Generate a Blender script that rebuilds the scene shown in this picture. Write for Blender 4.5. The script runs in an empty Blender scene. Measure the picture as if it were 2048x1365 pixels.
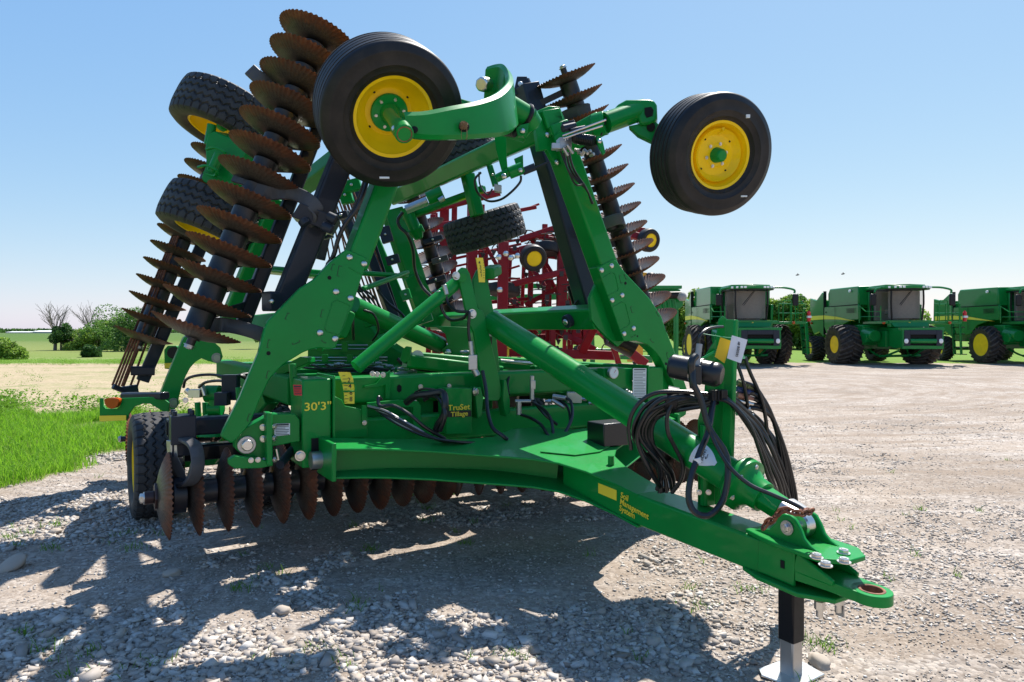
import bpy, bmesh, math, random
import numpy as np
from mathutils import Vector, Matrix

# ------------------------------------------------------------------ camera, sky, sun
SC = bpy.context.scene
COL = SC.collection
FP, CU, HV, CH = 1365.0, 1024.0, 664.0, 1.65      # focal length in photo pixels, centre column, horizon row, eye height
cam = bpy.data.objects.new('camera', bpy.data.cameras.new('camera'))
COL.objects.link(cam)
cam.data.sensor_width = 36.0
cam.data.lens = 36.0 * FP / 2048.0
cam.data.shift_y = -(682.5 - HV) / 2048.0
cam.data.clip_start = 0.05
cam.data.clip_end = 6000
cam.location = (0, 0, CH)
cam.rotation_euler = (math.radians(90), 0, 0)
SC.camera = cam

EXPO = 1.0
SUN_AZ, SUN_EL = math.radians(29.6), math.radians(57.0)     # azimuth from +Y towards +X
w = bpy.data.worlds.new('World'); SC.world = w; w.use_nodes = True
nt = w.node_tree; bg = nt.nodes['Background']
sky = nt.nodes.new('ShaderNodeTexSky'); sky.sky_type = 'NISHITA'; sky.sun_disc = False
sky.sun_elevation = SUN_EL; sky.sun_rotation = SUN_AZ
sky.altitude = 0; sky.air_density = 1.0; sky.dust_density = 0.35; sky.ozone_density = 2.2
sep_ = nt.nodes.new('ShaderNodeSeparateColor'); com_ = nt.nodes.new('ShaderNodeCombineColor'); nt.links.new(sky.outputs[0], sep_.inputs[0])
STR = 0.10; KF = 1.0 / (STR * 2 ** EXPO)                    # summer haze: the blue deepens less towards the zenith than in the clear-air model
for i_, (t_, g_, k_) in enumerate(((0.138, 0.86, 0.93), (0.1485, 0.58, 0.85), (0.1715, 0.20, 0.915))):
    a_ = nt.nodes.new('ShaderNodeMath'); a_.operation = 'MULTIPLY'; a_.inputs[1].default_value = t_
    b_ = nt.nodes.new('ShaderNodeMath'); b_.operation = 'POWER'; b_.inputs[1].default_value = g_
    c_ = nt.nodes.new('ShaderNodeMath'); c_.operation = 'MULTIPLY'; c_.inputs[1].default_value = k_ * KF
    nt.links.new(sep_.outputs[i_], a_.inputs[0]); nt.links.new(a_.outputs[0], b_.inputs[0]); nt.links.new(b_.outputs[0], c_.inputs[0]); nt.links.new(c_.outputs[0], com_.inputs[i_])
nt.links.new(com_.outputs[0], bg.inputs[0]); bg.inputs[1].default_value = STR
sun = bpy.data.objects.new('sun', bpy.data.lights.new('sun', 'SUN')); COL.objects.link(sun)
sun.data.energy = 4.5; sun.data.angle = math.radians(0.5); sun.data.color = (1.0, 0.955, 0.89)
sd = Vector((math.sin(SUN_AZ) * math.cos(SUN_EL), math.cos(SUN_AZ) * math.cos(SUN_EL), math.sin(SUN_EL)))
sun.rotation_euler = sd.to_track_quat('Z', 'Y').to_euler()
sun.location = (0, 0, 30)
SC.view_settings.view_transform = 'Standard'; SC.view_settings.look = 'None'
SC.view_settings.exposure = EXPO; SC.view_settings.gamma = 1.0
SC.cycles.max_bounces = 6; SC.cycles.transparent_max_bounces = 8
SC.cycles.use_denoising = True

# ------------------------------------------------------------------ frames of reference
V = Vector
O = V((-0.057, 5.585, 0)); EA = V((0.856, 0.517, 0)); EL = V((0.517, -0.856, 0)); EZ = V((0, 0, 1))
CP = V((0, 0, CH))
def M(a, l, z): return O + EA * a + EL * l + EZ * z            # across, forward, up (implement's own axes)
def ray(u, v): return V(((u - CU) / FP, 1.0, -(v - HV) / FP))
def D(u, v, d): return CP + ray(u, v) * d
def PL(u, v, p, n):
    r = ray(u, v); return CP + r * ((p - CP).dot(n) / r.dot(n))
def ML(u, v, l): return PL(u, v, M(0, l, 0), EL)               # point of the plane forward = l
def MA(u, v, a): return PL(u, v, M(a, 0, 0), EA)
def MZ(u, v, z): return PL(u, v, V((0, 0, z)), EZ)

# ------------------------------------------------------------------ objects
OFF = {}
def tag(o, label=None, cat=None, group=None, kind=None):
    if label: o['label'] = label
    if cat: o['category'] = cat
    if group: o['group'] = group
    if kind: o['kind'] = kind
    return o
def empty(name, loc, label=None, cat=None, group=None, rz=0, local=False):
    o = bpy.data.objects.new(name, None); COL.objects.link(o); o.location = loc; o.rotation_euler = (0, 0, rz)
    o.empty_display_size = 0.2
    OFF[o.name] = V((0, 0, 0)) if local else V(loc)
    return tag(o, label, cat, group)
def copy_tree(o, parent=None, skip=()):
    c = o.copy(); COL.objects.link(c); c.parent = parent
    OFF[c.name] = OFF.get(o.name, V((0, 0, 0)))
    for ch in list(o.children):
        if ch.name.split('.')[0] in skip: continue
        copy_tree(ch, c)
    return c
def rotm(n, up=V((0, 0, 1))):
    "matrix whose Z column is n and Y column is as near to up as possible"
    n = n.normalized(); x = up.cross(n)
    if x.length < 1e-4: x = V((1, 0, 0)).cross(n)
    x.normalize(); y = n.cross(x)
    return Matrix((x, y, n)).transposed()
def smooth_path(pts, k=6):
    if len(pts) < 3: return pts
    P = [pts[0] * 2 - pts[1]] + list(pts) + [pts[-1] * 2 - pts[-2]]; out = []
    for i in range(1, len(P) - 2):
        a, b, c, d = P[i - 1], P[i], P[i + 1], P[i + 2]
        for j in range(k):
            t = j / k
            out.append(0.5 * ((2 * b) + (c - a) * t + (2 * a - 5 * b + 4 * c - d) * t * t + (3 * b - a - 3 * c + d) * t ** 3))
    out.append(pts[-1]); return out

class MB:
    def __init__(s): s.v = []; s.f = []; s.pcs = []
    def cut(s):
        'what follows becomes an object of its own'
        if s.v: s.pcs.append((s.v, s.f))
        s.v = []; s.f = []; return s
    def add(s, vs, fs):
        n = len(s.v); s.v += [tuple(p) for p in vs]; s.f += [tuple(i + n for i in f) for f in fs]; return s
    def rings(s, R, cap=True, close=False):
        n = len(s.v); m = len(R[0]); vs = [p for r in R for p in r]; fs = []
        k = len(R)
        for i in range(k if close else k - 1):
            j = (i + 1) % k
            for q in range(m): fs.append((i * m + q, i * m + (q + 1) % m, j * m + (q + 1) % m, j * m + q))
        if cap and not close: fs.append(tuple(range(m))[::-1]); fs.append(tuple((k - 1) * m + q for q in range(m)))
        return s.add(vs, fs)
    def box(s, c, x, y, z):
        c, x, y, z = V(c), V(x), V(y), V(z)
        vs = [c + x * i + y * j + z * k for k in (-1, 1) for j in (-1, 1) for i in (-1, 1)]
        return s.add(vs, [(0, 2, 3, 1), (4, 5, 7, 6), (0, 1, 5, 4), (2, 6, 7, 3), (0, 4, 6, 2), (1, 3, 7, 5)])
    def abox(s, x0, x1, y0, y1, z0, z1):
        return s.box(((x0 + x1) / 2, (y0 + y1) / 2, (z0 + z1) / 2), ((x1 - x0) / 2, 0, 0), (0, (y1 - y0) / 2, 0), (0, 0, (z1 - z0) / 2))
    def mbox(s, a0, a1, l0, l1, z0, z1):
        return s.box(M((a0 + a1) / 2, (l0 + l1) / 2, (z0 + z1) / 2), EA * ((a1 - a0) / 2), EL * ((l1 - l0) / 2), EZ * ((z1 - z0) / 2))
    def beam(s, p0, p1, w, h, up=EZ, ch=0.014, w1=None, h1=None):
        p0, p1 = V(p0), V(p1); d = (p1 - p0).normalized(); x = d.cross(V(up)); x.normalize(); y = x.cross(d)
        def sec(p, w, h):
            a, b, c = w / 2, h / 2, min(ch, w / 3, h / 3)
            return [p + x * i + y * j for i, j in ((a - c, -b), (a, -b + c), (a, b - c), (a - c, b), (-a + c, b), (-a, b - c), (-a, -b + c), (-a + c, -b))]
        return s.rings([sec(p0, w, h), sec(p1, w1 or w, h1 or h)])
    def flat(s, pts, w, t, up, k=6):
        "bar of width w (along up) and thickness t swept along pts"
        P = smooth_path([V(p) for p in pts], k); R = []
        for i, p in enumerate(P):
            d = (P[min(i + 1, len(P) - 1)] - P[max(i - 1, 0)]).normalized()
            y = V(up) - d * V(up).dot(d); y.normalize(); x = d.cross(y); c = min(t, w) * 0.2
            R.append([p + x * i_ + y * j_ for i_, j_ in ((t/2-c, -w/2), (t/2, -w/2+c), (t/2, w/2-c), (t/2-c, w/2), (-t/2+c, w/2), (-t/2, w/2-c), (-t/2, -w/2+c), (-t/2+c, -w/2))])
        return s.rings(R)
    def tube(s, pts, r, n=8, k=6, cap=True, smooth=True):
        P = smooth_path([V(p) for p in pts], k) if smooth else [V(p) for p in pts]; R = []; y = None
        for i, p in enumerate(P):
            d = (P[min(i + 1, len(P) - 1)] - P[max(i - 1, 0)])
            if d.length < 1e-9: d = V((0, 0, 1))
            d.normalize()
            if y is None:
                y = V((0.3, 0.2, 1)); 
                if abs(y.normalized().dot(d)) > 0.95: y = V((1, 0.1, 0))
            y = y - d * y.dot(d); y.normalize(); x = d.cross(y)
            rr = r(i / (len(P) - 1)) if callable(r) else r
            R.append([p + (x * math.cos(2 * math.pi * q / n) + y * math.sin(2 * math.pi * q / n)) * rr for q in range(n)])
        return s.rings(R, cap)
    def cyl(s, p0, p1, r, r1=None, n=20):
        p0, p1 = V(p0), V(p1); m = rotm(p1 - p0)
        c = lambda p, rr: [p + m @ V((rr * math.cos(2 * math.pi * q / n), rr * math.sin(2 * math.pi * q / n), 0)) for q in range(n)]
        return s.rings([c(p0, r), c(p1, r if r1 is None else r1)])
    def lathe(s, c, ax, prof, n=32, close=False, cap=True):
        c = V(c); m = rotm(V(ax))
        R = [[c + m @ V((r * math.cos(2 * math.pi * q / n), r * math.sin(2 * math.pi * q / n), t)) for q in range(n)] for t, r in prof]
        return s.rings(R, cap, close)
    def prism(s, pts, t):
        pts = [V(p) for p in pts]; t = V(t); n = len(pts)
        vs = pts + [p + t for p in pts]
        fs = [tuple(range(n)), tuple(range(2 * n - 1, n - 1, -1))] + [(i, i + n, (i + 1) % n + n, (i + 1) % n) for i in range(n)]
        return s.add(vs, fs)
    def ball(s, c, r, n=10, sq=(1, 1, 1)):
        c = V(c); R = []
        for i in range(1, n // 2 + 1):
            t = math.pi * i / (n // 2 + 1)
            R.append([c + V((math.sin(t) * math.cos(2 * math.pi * q / n) * r * sq[0], math.sin(t) * math.sin(2 * math.pi * q / n) * r * sq[1], math.cos(t) * r * sq[2])) for q in range(n)])
        return s.rings(R)
    def build(s, name, mat, parent=None, ang=35, bevel=0.0, seg=2, flatshade=False, label=None):
        if s.pcs:
            s.cut(); P = s.pcs; s.pcs = []
            for v, f in P: s.v, s.f = v, f; o = s.build(name, mat, parent, ang, bevel, seg, flatshade, label)
            return o
        me = bpy.data.meshes.new(name)
        off = OFF.get(parent.name, V((0, 0, 0))) if parent else V((0, 0, 0))
        me.from_pydata([(x - off[0], y - off[1], z - off[2]) for x, y, z in s.v], [], s.f)
        bm = bmesh.new(); bm.from_mesh(me)
        bmesh.ops.remove_doubles(bm, verts=bm.verts, dist=1e-5)
        bmesh.ops.recalc_face_normals(bm, faces=bm.faces); bm.to_mesh(me); bm.free()
        if not flatshade:
            me.polygons.foreach_set('use_smooth', [True] * len(me.polygons)); me.set_sharp_from_angle(angle=math.radians(ang))
        o = bpy.data.objects.new(name, me); COL.objects.link(o)
        if mat: me.materials.append(mat)
        if parent: o.parent = parent; OFF[o.name] = off
        if bevel:
            b = o.modifiers.new('bevel', 'BEVEL'); b.width = bevel; b.segments = seg; b.limit_method = 'ANGLE'; b.angle_limit = math.radians(40); b.harden_normals = False
        if label: o['label'] = label
        return o

def raw_mesh(name, verts, faces_flat, nper, mat, parent=None, smooth=False):
    "fast mesh from numpy arrays: verts (N,3), faces_flat (F,nper)"
    me = bpy.data.meshes.new(name); nf = len(faces_flat)
    me.vertices.add(len(verts)); me.vertices.foreach_set('co', np.asarray(verts, dtype=np.float32).ravel())
    me.loops.add(nf * nper); me.loops.foreach_set('vertex_index', np.asarray(faces_flat, dtype=np.int32).ravel())
    me.polygons.add(nf); me.polygons.foreach_set('loop_start', np.arange(0, nf * nper, nper, dtype=np.int32))
    if smooth: me.polygons.foreach_set('use_smooth', np.ones(nf, dtype=bool))
    me.update(calc_edges=True); me.validate()
    o = bpy.data.objects.new(name, me); COL.objects.link(o); me.materials.append(mat)
    if parent: o.parent = parent
    return o

# ------------------------------------------------------------------ value noise for numpy
_rs = np.random.RandomState(7); _G = _rs.rand(256, 256)
def vnoise(x, y):
    xi = np.floor(x).astype(int); yi = np.floor(y).astype(int); fx = x - xi; fy = y - yi
    fx = fx * fx * (3 - 2 * fx); fy = fy * fy * (3 - 2 * fy)
    g = lambda i, j: _G[(xi + i) % 256, (yi + j) % 256]
    return (g(0, 0) * (1 - fx) + g(1, 0) * fx) * (1 - fy) + (g(0, 1) * (1 - fx) + g(1, 1) * fx) * fy
def fbm(x, y, o=4):
    s = 0; a = 0.5
    for i in range(o): s = s + a * vnoise(x * 2 ** i + 17.3 * i, y * 2 ** i + 5.1 * i); a *= 0.5
    return s / (1 - 0.5 ** o)

# ------------------------------------------------------------------ materials
class NT:
    def __init__(s, name):
        s.m = bpy.data.materials.new(name); s.m.use_nodes = True; s.t = s.m.node_tree; s.b = s.t.nodes['Principled BSDF']
    def n(s, typ, **kw):
        x = s.t.nodes.new(typ)
        for k, v in kw.items():
            if k.startswith('_'): setattr(x, k[1:], v)
            else: x.inputs[k.replace('__', ' ')].default_value = v
        return x
    def l(s, a, b): s.t.links.new(a, b)
    def coord(s, kind='Object', scale=1.0):
        c = s.n('ShaderNodeTexCoord'); mp = s.n('ShaderNodeMapping'); mp.inputs['Scale'].default_value = (scale,) * 3 if not isinstance(scale, tuple) else scale
        s.l(c.outputs[kind], mp.inputs[0]); return mp.outputs[0]
    def noise(s, vec, scale, detail=4, rough=0.55, dist=0):
        x = s.n('ShaderNodeTexNoise', Scale=scale, Detail=detail, Roughness=rough, Distortion=dist); s.l(vec, x.inputs['Vector']); return x.outputs['Fac']
    def ramp(s, fac, stops, interp='LINEAR'):
        x = s.n('ShaderNodeValToRGB'); x.color_ramp.interpolation = interp; e = x.color_ramp.elements
        while len(e) < len(stops): e.new(0.5)
        for i, (p, c) in enumerate(stops): e[i].position = p; e[i].color = (*c, 1) if len(c) == 3 else c
        s.l(fac, x.inputs[0]); return x.outputs[0]
    def mix(s, fac, a, b, blend='MIX'):
        x = s.n('ShaderNodeMix', _data_type='RGBA', _blend_type=blend)
        for i, q in ((0, fac), (6, a), (7, b)):
            if hasattr(q, 'links') or hasattr(q, 'is_linked'): s.l(q, x.inputs[i])
            else: x.inputs[i].default_value = q if i == 0 else (*q, 1)
        return x.outputs[2]
    def math(s, op, a, b=0.0, clamp=False):
        x = s.n('ShaderNodeMath', _operation=op, _use_clamp=clamp)
        for i, q in ((0, a), (1, b)):
            if hasattr(q, 'is_linked'): s.l(q, x.inputs[i])
            else: x.inputs[i].default_value = q
        return x.outputs[0]
    def bump(s, h, strength=0.3, dist=0.01):
        x = s.n('ShaderNodeBump', Strength=strength, Distance=dist); s.l(h, x.inputs['Height']); s.l(x.outputs[0], s.b.inputs['Normal'])
    def col(s, c):
        if hasattr(c, 'is_linked'): s.l(c, s.b.inputs['Base Color'])
        else: s.b.inputs['Base Color'].default_value = (*c, 1)
    def set(s, **kw):
        for k, v in kw.items():
            i = s.b.inputs[k.replace('__', ' ')]
            if hasattr(v, 'is_linked'): s.l(v, i)
            else: i.default_value = v
        return s

def paint(name, c, rough=0.3, coat=0.5, dust=(0.32, 0.27, 0.2), amount=0.12, metal=0.0, scale=1.0):
    t = NT(name); vec = t.coord('Object', scale)
    n1 = t.noise(vec, 3.5, 5, 0.6); n2 = t.noise(vec, 40, 3, 0.6)
    c2 = tuple(x * 0.88 for x in c)
    base = t.mix(t.ramp(n1, [(0.35, (0, 0, 0)), (0.65, (1, 1, 1))]), c, c2)
    geo = t.n('ShaderNodeNewGeometry'); sx = t.n('ShaderNodeSeparateXYZ'); t.l(geo.outputs['Normal'], sx.inputs[0])
    upf = t.math('MULTIPLY', t.math('MAXIMUM', sx.outputs[2], 0.15), t.ramp(t.math('MULTIPLY', n1, n2), [(0.12, (0, 0, 0)), (0.5, (1, 1, 1))]))
    d = t.math('MULTIPLY', upf, amount * 1.1, True)
    t.col(t.mix(d, base, dust)); r = t.math('ADD', t.math('MULTIPLY', n2, 0.12), rough - 0.04); t.set(Roughness=r, Coat__Weight=coat, Coat__Roughness=0.05, Metallic=metal, Specular__IOR__Level=0.16)
    t.bump(n2, 0.04, 0.004)
    return t.m
def plain(name, c, rough=0.5, metal=0.0, bump=0.0, bs=60, var=0.15, spec=None):
    t = NT(name); vec = t.coord('Object'); n1 = t.noise(vec, 9, 4)
    t.col(t.mix(n1, tuple(x * (1 - var) for x in c), tuple(min(1, x * (1 + var)) for x in c))); t.set(Roughness=rough, Metallic=metal)
    if spec is not None: t.set(Specular__IOR__Level=spec)
    if bump: t.bump(t.noise(vec, bs, 3), bump, 0.01)
    return t.m

GREEN = paint('green_paint', (0.001, 0.235, 0.036), 0.32, 0.20, amount=0.06)
GREEN_M = paint('green_paint_matte', (0.001, 0.20, 0.030), 0.6, 0.0, amount=0.03)
GREEN_D = paint('green_machine_paint', (0.001, 0.205, 0.036), 0.28, 0.4, amount=0.05)
NAVY = paint('dark_beam_paint', (0.020, 0.027, 0.042), 0.36, 0.15, amount=0.12)
BLACKP = paint('black_paint', (0.010, 0.010, 0.012), 0.4, 0.2, amount=0.08)
YELLOW = paint('yellow_paint', (0.95, 0.62, 0.004), 0.35, 0.2, amount=0.04)
YEL_DEC = plain('yellow_decal', (0.92, 0.70, 0.04), 0.45, var=0.03)
BLK_DEC = plain('black_decal', (0.008, 0.008, 0.008), 0.4, var=0.03)
WHT_DEC = plain('white_decal', (0.68, 0.69, 0.68), 0.5, var=0.04)
RED_DEC = plain('red_decal', (0.5, 0.02, 0.02), 0.45)
INK = plain('ink', (0.03, 0.03, 0.035), 0.6)
CHROME = plain('zinc_steel', (0.62, 0.60, 0.56), 0.28, 1.0, 0.1, 90)
STEEL = plain('bare_steel', (0.45, 0.44, 0.43), 0.38, 0.9, 0.1, 90)
HOSE = plain('hose_rubber', (0.010, 0.010, 0.011), 0.30, 0, 0.05, 200)
RUBBER_BLK = plain('black_plastic', (0.010, 0.010, 0.012), 0.32, 0, 0.1, 300)
REDP = paint('red_paint', (0.25, 0.009, 0.017), 0.5, 0.1, amount=0.2)
ORANGE = plain('amber_lens', (0.48, 0.075, 0.005), 0.2, 0)
HOLE = plain('dark_opening', (0.003, 0.004, 0.003), 0.9)
WHITEP = plain('white_sheet_metal', (0.7, 0.71, 0.70), 0.5)

def rust_mat(name, spots=1.0):
    t = NT(name); vec = t.coord('Object'); n = t.noise(vec, 22, 6, 0.65); n2 = t.noise(vec, 130, 3)
    c = t.ramp(n, [(0.3, (0.06, 0.020, 0.010)), (0.5, (0.17, 0.055, 0.024)), (0.7, (0.33, 0.13, 0.055))])
    t.col(c); t.set(Roughness=0.72, Metallic=0.1); t.bump(n2, 0.3, 0.004); return t.m
RUST = rust_mat('rust')
def blade_mat():
    t = NT('blade_steel'); c = t.n('ShaderNodeTexCoord'); vec = c.outputs['Object']
    sx = t.n('ShaderNodeSeparateXYZ'); t.l(vec, sx.inputs[0])
    r = t.math('SQRT', t.math('ADD', t.math('POWER', sx.outputs[0], 2.0), t.math('POWER', sx.outputs[1], 2.0)))
    n = t.noise(vec, 16, 6, 0.65); n2 = t.noise(vec, 90, 4)
    rust = t.ramp(n, [(0.25, (0.060, 0.020, 0.011)), (0.5, (0.150, 0.052, 0.026)), (0.75, (0.27, 0.115, 0.058))])
    worn = t.ramp(n2, [(0.3, (0.05, 0.040, 0.033)), (0.7, (0.15, 0.125, 0.10))])
    worn = t.mix(t.ramp(r, [(0.10, (0, 0, 0)), (0.16, (1, 1, 1))]), (0.010, 0.009, 0.009), worn)
    oi = t.n('ShaderNodeObjectInfo'); rnd_ = oi.outputs['Random']; of = t.n('ShaderNodeVectorMath', _operation='ADD'); cv = t.n('ShaderNodeCombineXYZ'); t.l(t.math('MULTIPLY', rnd_, 9.0), cv.inputs[0]); t.l(vec, of.inputs[0]); t.l(cv.outputs[0], of.inputs[1])
    soil = t.ramp(t.noise(of.outputs[0], 7, 5, 0.7), [(0.50, (0, 0, 0)), (0.68, (0.55, 0.55, 0.55))])
    rust = t.mix(soil, rust, (0.10, 0.075, 0.055)); rust = t.mix(t.math('MULTIPLY', rnd_, 0.45), rust, (0.055, 0.022, 0.014))
    rr = t.math('ADD', t.math('SUBTRACT', r, t.math('MULTIPLY', rnd_, 0.03)), t.math('MULTIPLY', t.math('SUBTRACT', n, 0.5), 0.15))
    f = t.ramp(rr, [(0.185, (0, 0, 0)), (0.262, (1, 1, 1))])
    t.col(t.mix(f, worn, rust)); t.set(Roughness=t.math('ADD', t.math('MULTIPLY', f, 0.2), 0.38), Metallic=0.25); t.bump(n2, 0.12, 0.003)
    return t.m
BLADE = blade_mat()
def spool_mat():
    t = NT('gang_spool'); vec = t.coord('Object'); n = t.noise(vec, 8, 7, 0.7)
    t.col(t.ramp(n, [(0.42, (0.012, 0.012, 0.016)), (0.62, (0.030, 0.022, 0.024)), (0.75, (0.09, 0.045, 0.03))])); t.set(Roughness=0.42); t.bump(t.noise(vec, 80, 3), 0.1, 0.004); return t.m
SPOOL = spool_mat()
def rubber_mat(name, c=(0.017, 0.017, 0.018), dust=(0.16, 0.135, 0.11), amt=0.35, rough=0.62):
    t = NT(name); vec = t.coord('Object'); n = t.noise(vec, 5, 6, 0.65); n2 = t.noise(vec, 60, 3)
    f = t.math('MULTIPLY', t.ramp(n, [(0.42, (0, 0, 0)), (0.72, (1, 1, 1))]), amt)
    t.col(t.mix(f, c, dust)); t.set(Roughness=rough, Specular__IOR__Level=0.3); t.bump(n2, 0.08, 0.004); return t.m
TYRE = rubber_mat('tyre_rubber', (0.010, 0.010, 0.011), (0.06, 0.048, 0.04), amt=0.35, rough=0.48)
SPRING = paint('spring_grey_paint', (0.085, 0.085, 0.090), 0.42, 0.1, amount=0.12)
TYRE_G = rubber_mat('tyre_rubber_grey', (0.032, 0.033, 0.036), (0.14, 0.125, 0.11), 0.35, 0.6)
TYRE_AG = rubber_mat('tyre_rubber_dusty', (0.022, 0.020, 0.019), (0.13, 0.10, 0.08), 0.55, 0.75)

# ------------------------------------------------------------------ lettering
def text(s, c, right, up, size, mat, parent, name='lettering', xs=1.0, bold=0.0, align='CENTER', sp=1.0):
    cu = bpy.data.curves.new('t', 'FONT'); cu.body = s; cu.size = size; cu.align_x = align; cu.align_y = 'CENTER'
    cu.offset = bold; cu.space_line = sp; cu.extrude = 0.0004; cu.resolution_u = 3
    tmp = bpy.data.objects.new('t', cu); COL.objects.link(tmp)
    dg = bpy.context.evaluated_depsgraph_get(); me = bpy.data.meshes.new_from_object(tmp.evaluated_get(dg))
    bpy.data.objects.remove(tmp); bpy.data.curves.remove(cu)
    right = V(right).normalized(); up = V(up); up = (up - right * up.dot(right)).normalized(); n = right.cross(up)
    mt = Matrix((right * xs, up, n)).transposed().to_4x4(); mt.translation = V(c) - OFF.get(parent.name, V((0, 0, 0)))
    me.transform(mt); me.materials.clear(); me.materials.append(mat); me.name = name
    o = bpy.data.objects.new(name, me); COL.objects.link(o); o.parent = parent; OFF[o.name] = OFF.get(parent.name, V((0, 0, 0))); return o
_bolts = {}
def bolt(p, n, r, parent, mat=None, kind='hex'):
    key = (kind, round(r, 4))
    if key not in _bolts:
        b = MB()
        if kind == 'hex':
            b.lathe((0, 0, 0), EZ, [(0, r * 1.25), (r * 0.18, r * 1.25)], 20); b.lathe((0, 0, r * 0.18), EZ, [(0, r), (r * 0.55, r), (r * 0.66, r * 0.85)], 6); b.cyl((0, 0, r * 0.6), (0, 0, r * 0.95), r * 0.5, n=10)
        else:
            b.lathe((0, 0, 0), EZ, [(0, r * 1.0), (r * 0.3, r * 0.92), (r * 0.5, r * 0.7), (r * 0.6, r * 0.35)], 18)
        me_o = b.build('bolt', mat or CHROME); _bolts[key] = me_o.data; bpy.data.objects.remove(me_o)
    o = bpy.data.objects.new('bolt', _bolts[key]); COL.objects.link(o); o.parent = parent
    mt = rotm(V(n)).to_4x4(); mt.translation = V(p) - OFF[parent.name]; o.matrix_local = mt; OFF[o.name] = OFF[parent.name]; return o
# ================================================================== ground
def gravel_edge(y):
    "x of the border between the gravel yard (right of it) and the grass / field (left of it) at depth y"
    return np.interp(y, [-50, 0, 6, 8, 10, 14, 20, 30, 36], [-5.2, -5.2, -5.2, -5.35, -5.4, -5.0, -4.0, -2.0, -1.0])
def masks(x, y):
    n = (fbm(x * 0.9, y * 0.9, 4) - 0.5) * 2.0; n2 = (fbm(x * 0.12 + 9, y * 0.12, 3) - 0.5)
    e = gravel_edge(y) + n * 0.9
    gravel = np.clip((x - e) / 0.5 + 0.5, 0, 1) * np.clip((36.0 + n2 * 4 + n * 0.8 - y) / 0.8, 0, 1)
    verge = (1 - gravel) * np.clip((13.2 + n * 2.2 - y - (x + 6) * 0.25) / 1.2, 0, 1) * (y > -1e9)
    green = np.clip((y - 34.5 - n) / 1.0, 0, 1) * np.clip((43 + n - y) / 3.0, 0, 1) + np.clip((y - 60 - n) / 4, 0, 1) * 0.0
    green = np.where(x > -1, np.clip((y - 35 - n) / 1.0, 0, 1), green)
    return gravel, verge, green
def hgt(x, y):
    g, ve, gr = masks(x, y)
    h = (fbm(x * 0.7, y * 0.7, 3) - 0.5) * 0.05 + (fbm(x * 2.6 + 3, y * 2.6, 3) - 0.5) * 0.03
    return h * g + (1 - g) * (h * 1.5 + 0.02) * np.clip(1 - (y - 60) / 100, 0, 1)
t = np.linspace(-1, 1, 521); S = 7.0; Tm = math.asinh(2800 / S)
gx = S * np.sinh(t * Tm); ty = np.linspace(-1, 1, 521); gy = 5.5 + S * np.sinh(ty * Tm)
X, Y = np.meshgrid(gx, gy); Z = hgt(X, Y) * (np.hypot(X, Y) < 300)
Z = Z + np.clip((Y - 60) / 340, 0, 1) * 0.7 * (X < 30)          # the far field rises a little
g, ve, gr = masks(X, Y)
NV = X.size; n1 = len(gx); i = np.arange(n1 - 1); q = np.arange(len(gy) - 1); I, J = np.meshgrid(i, q)
F = np.stack([J * n1 + I, J * n1 + I + 1, (J + 1) * n1 + I + 1, (J + 1) * n1 + I], -1).reshape(-1, 4)
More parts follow.
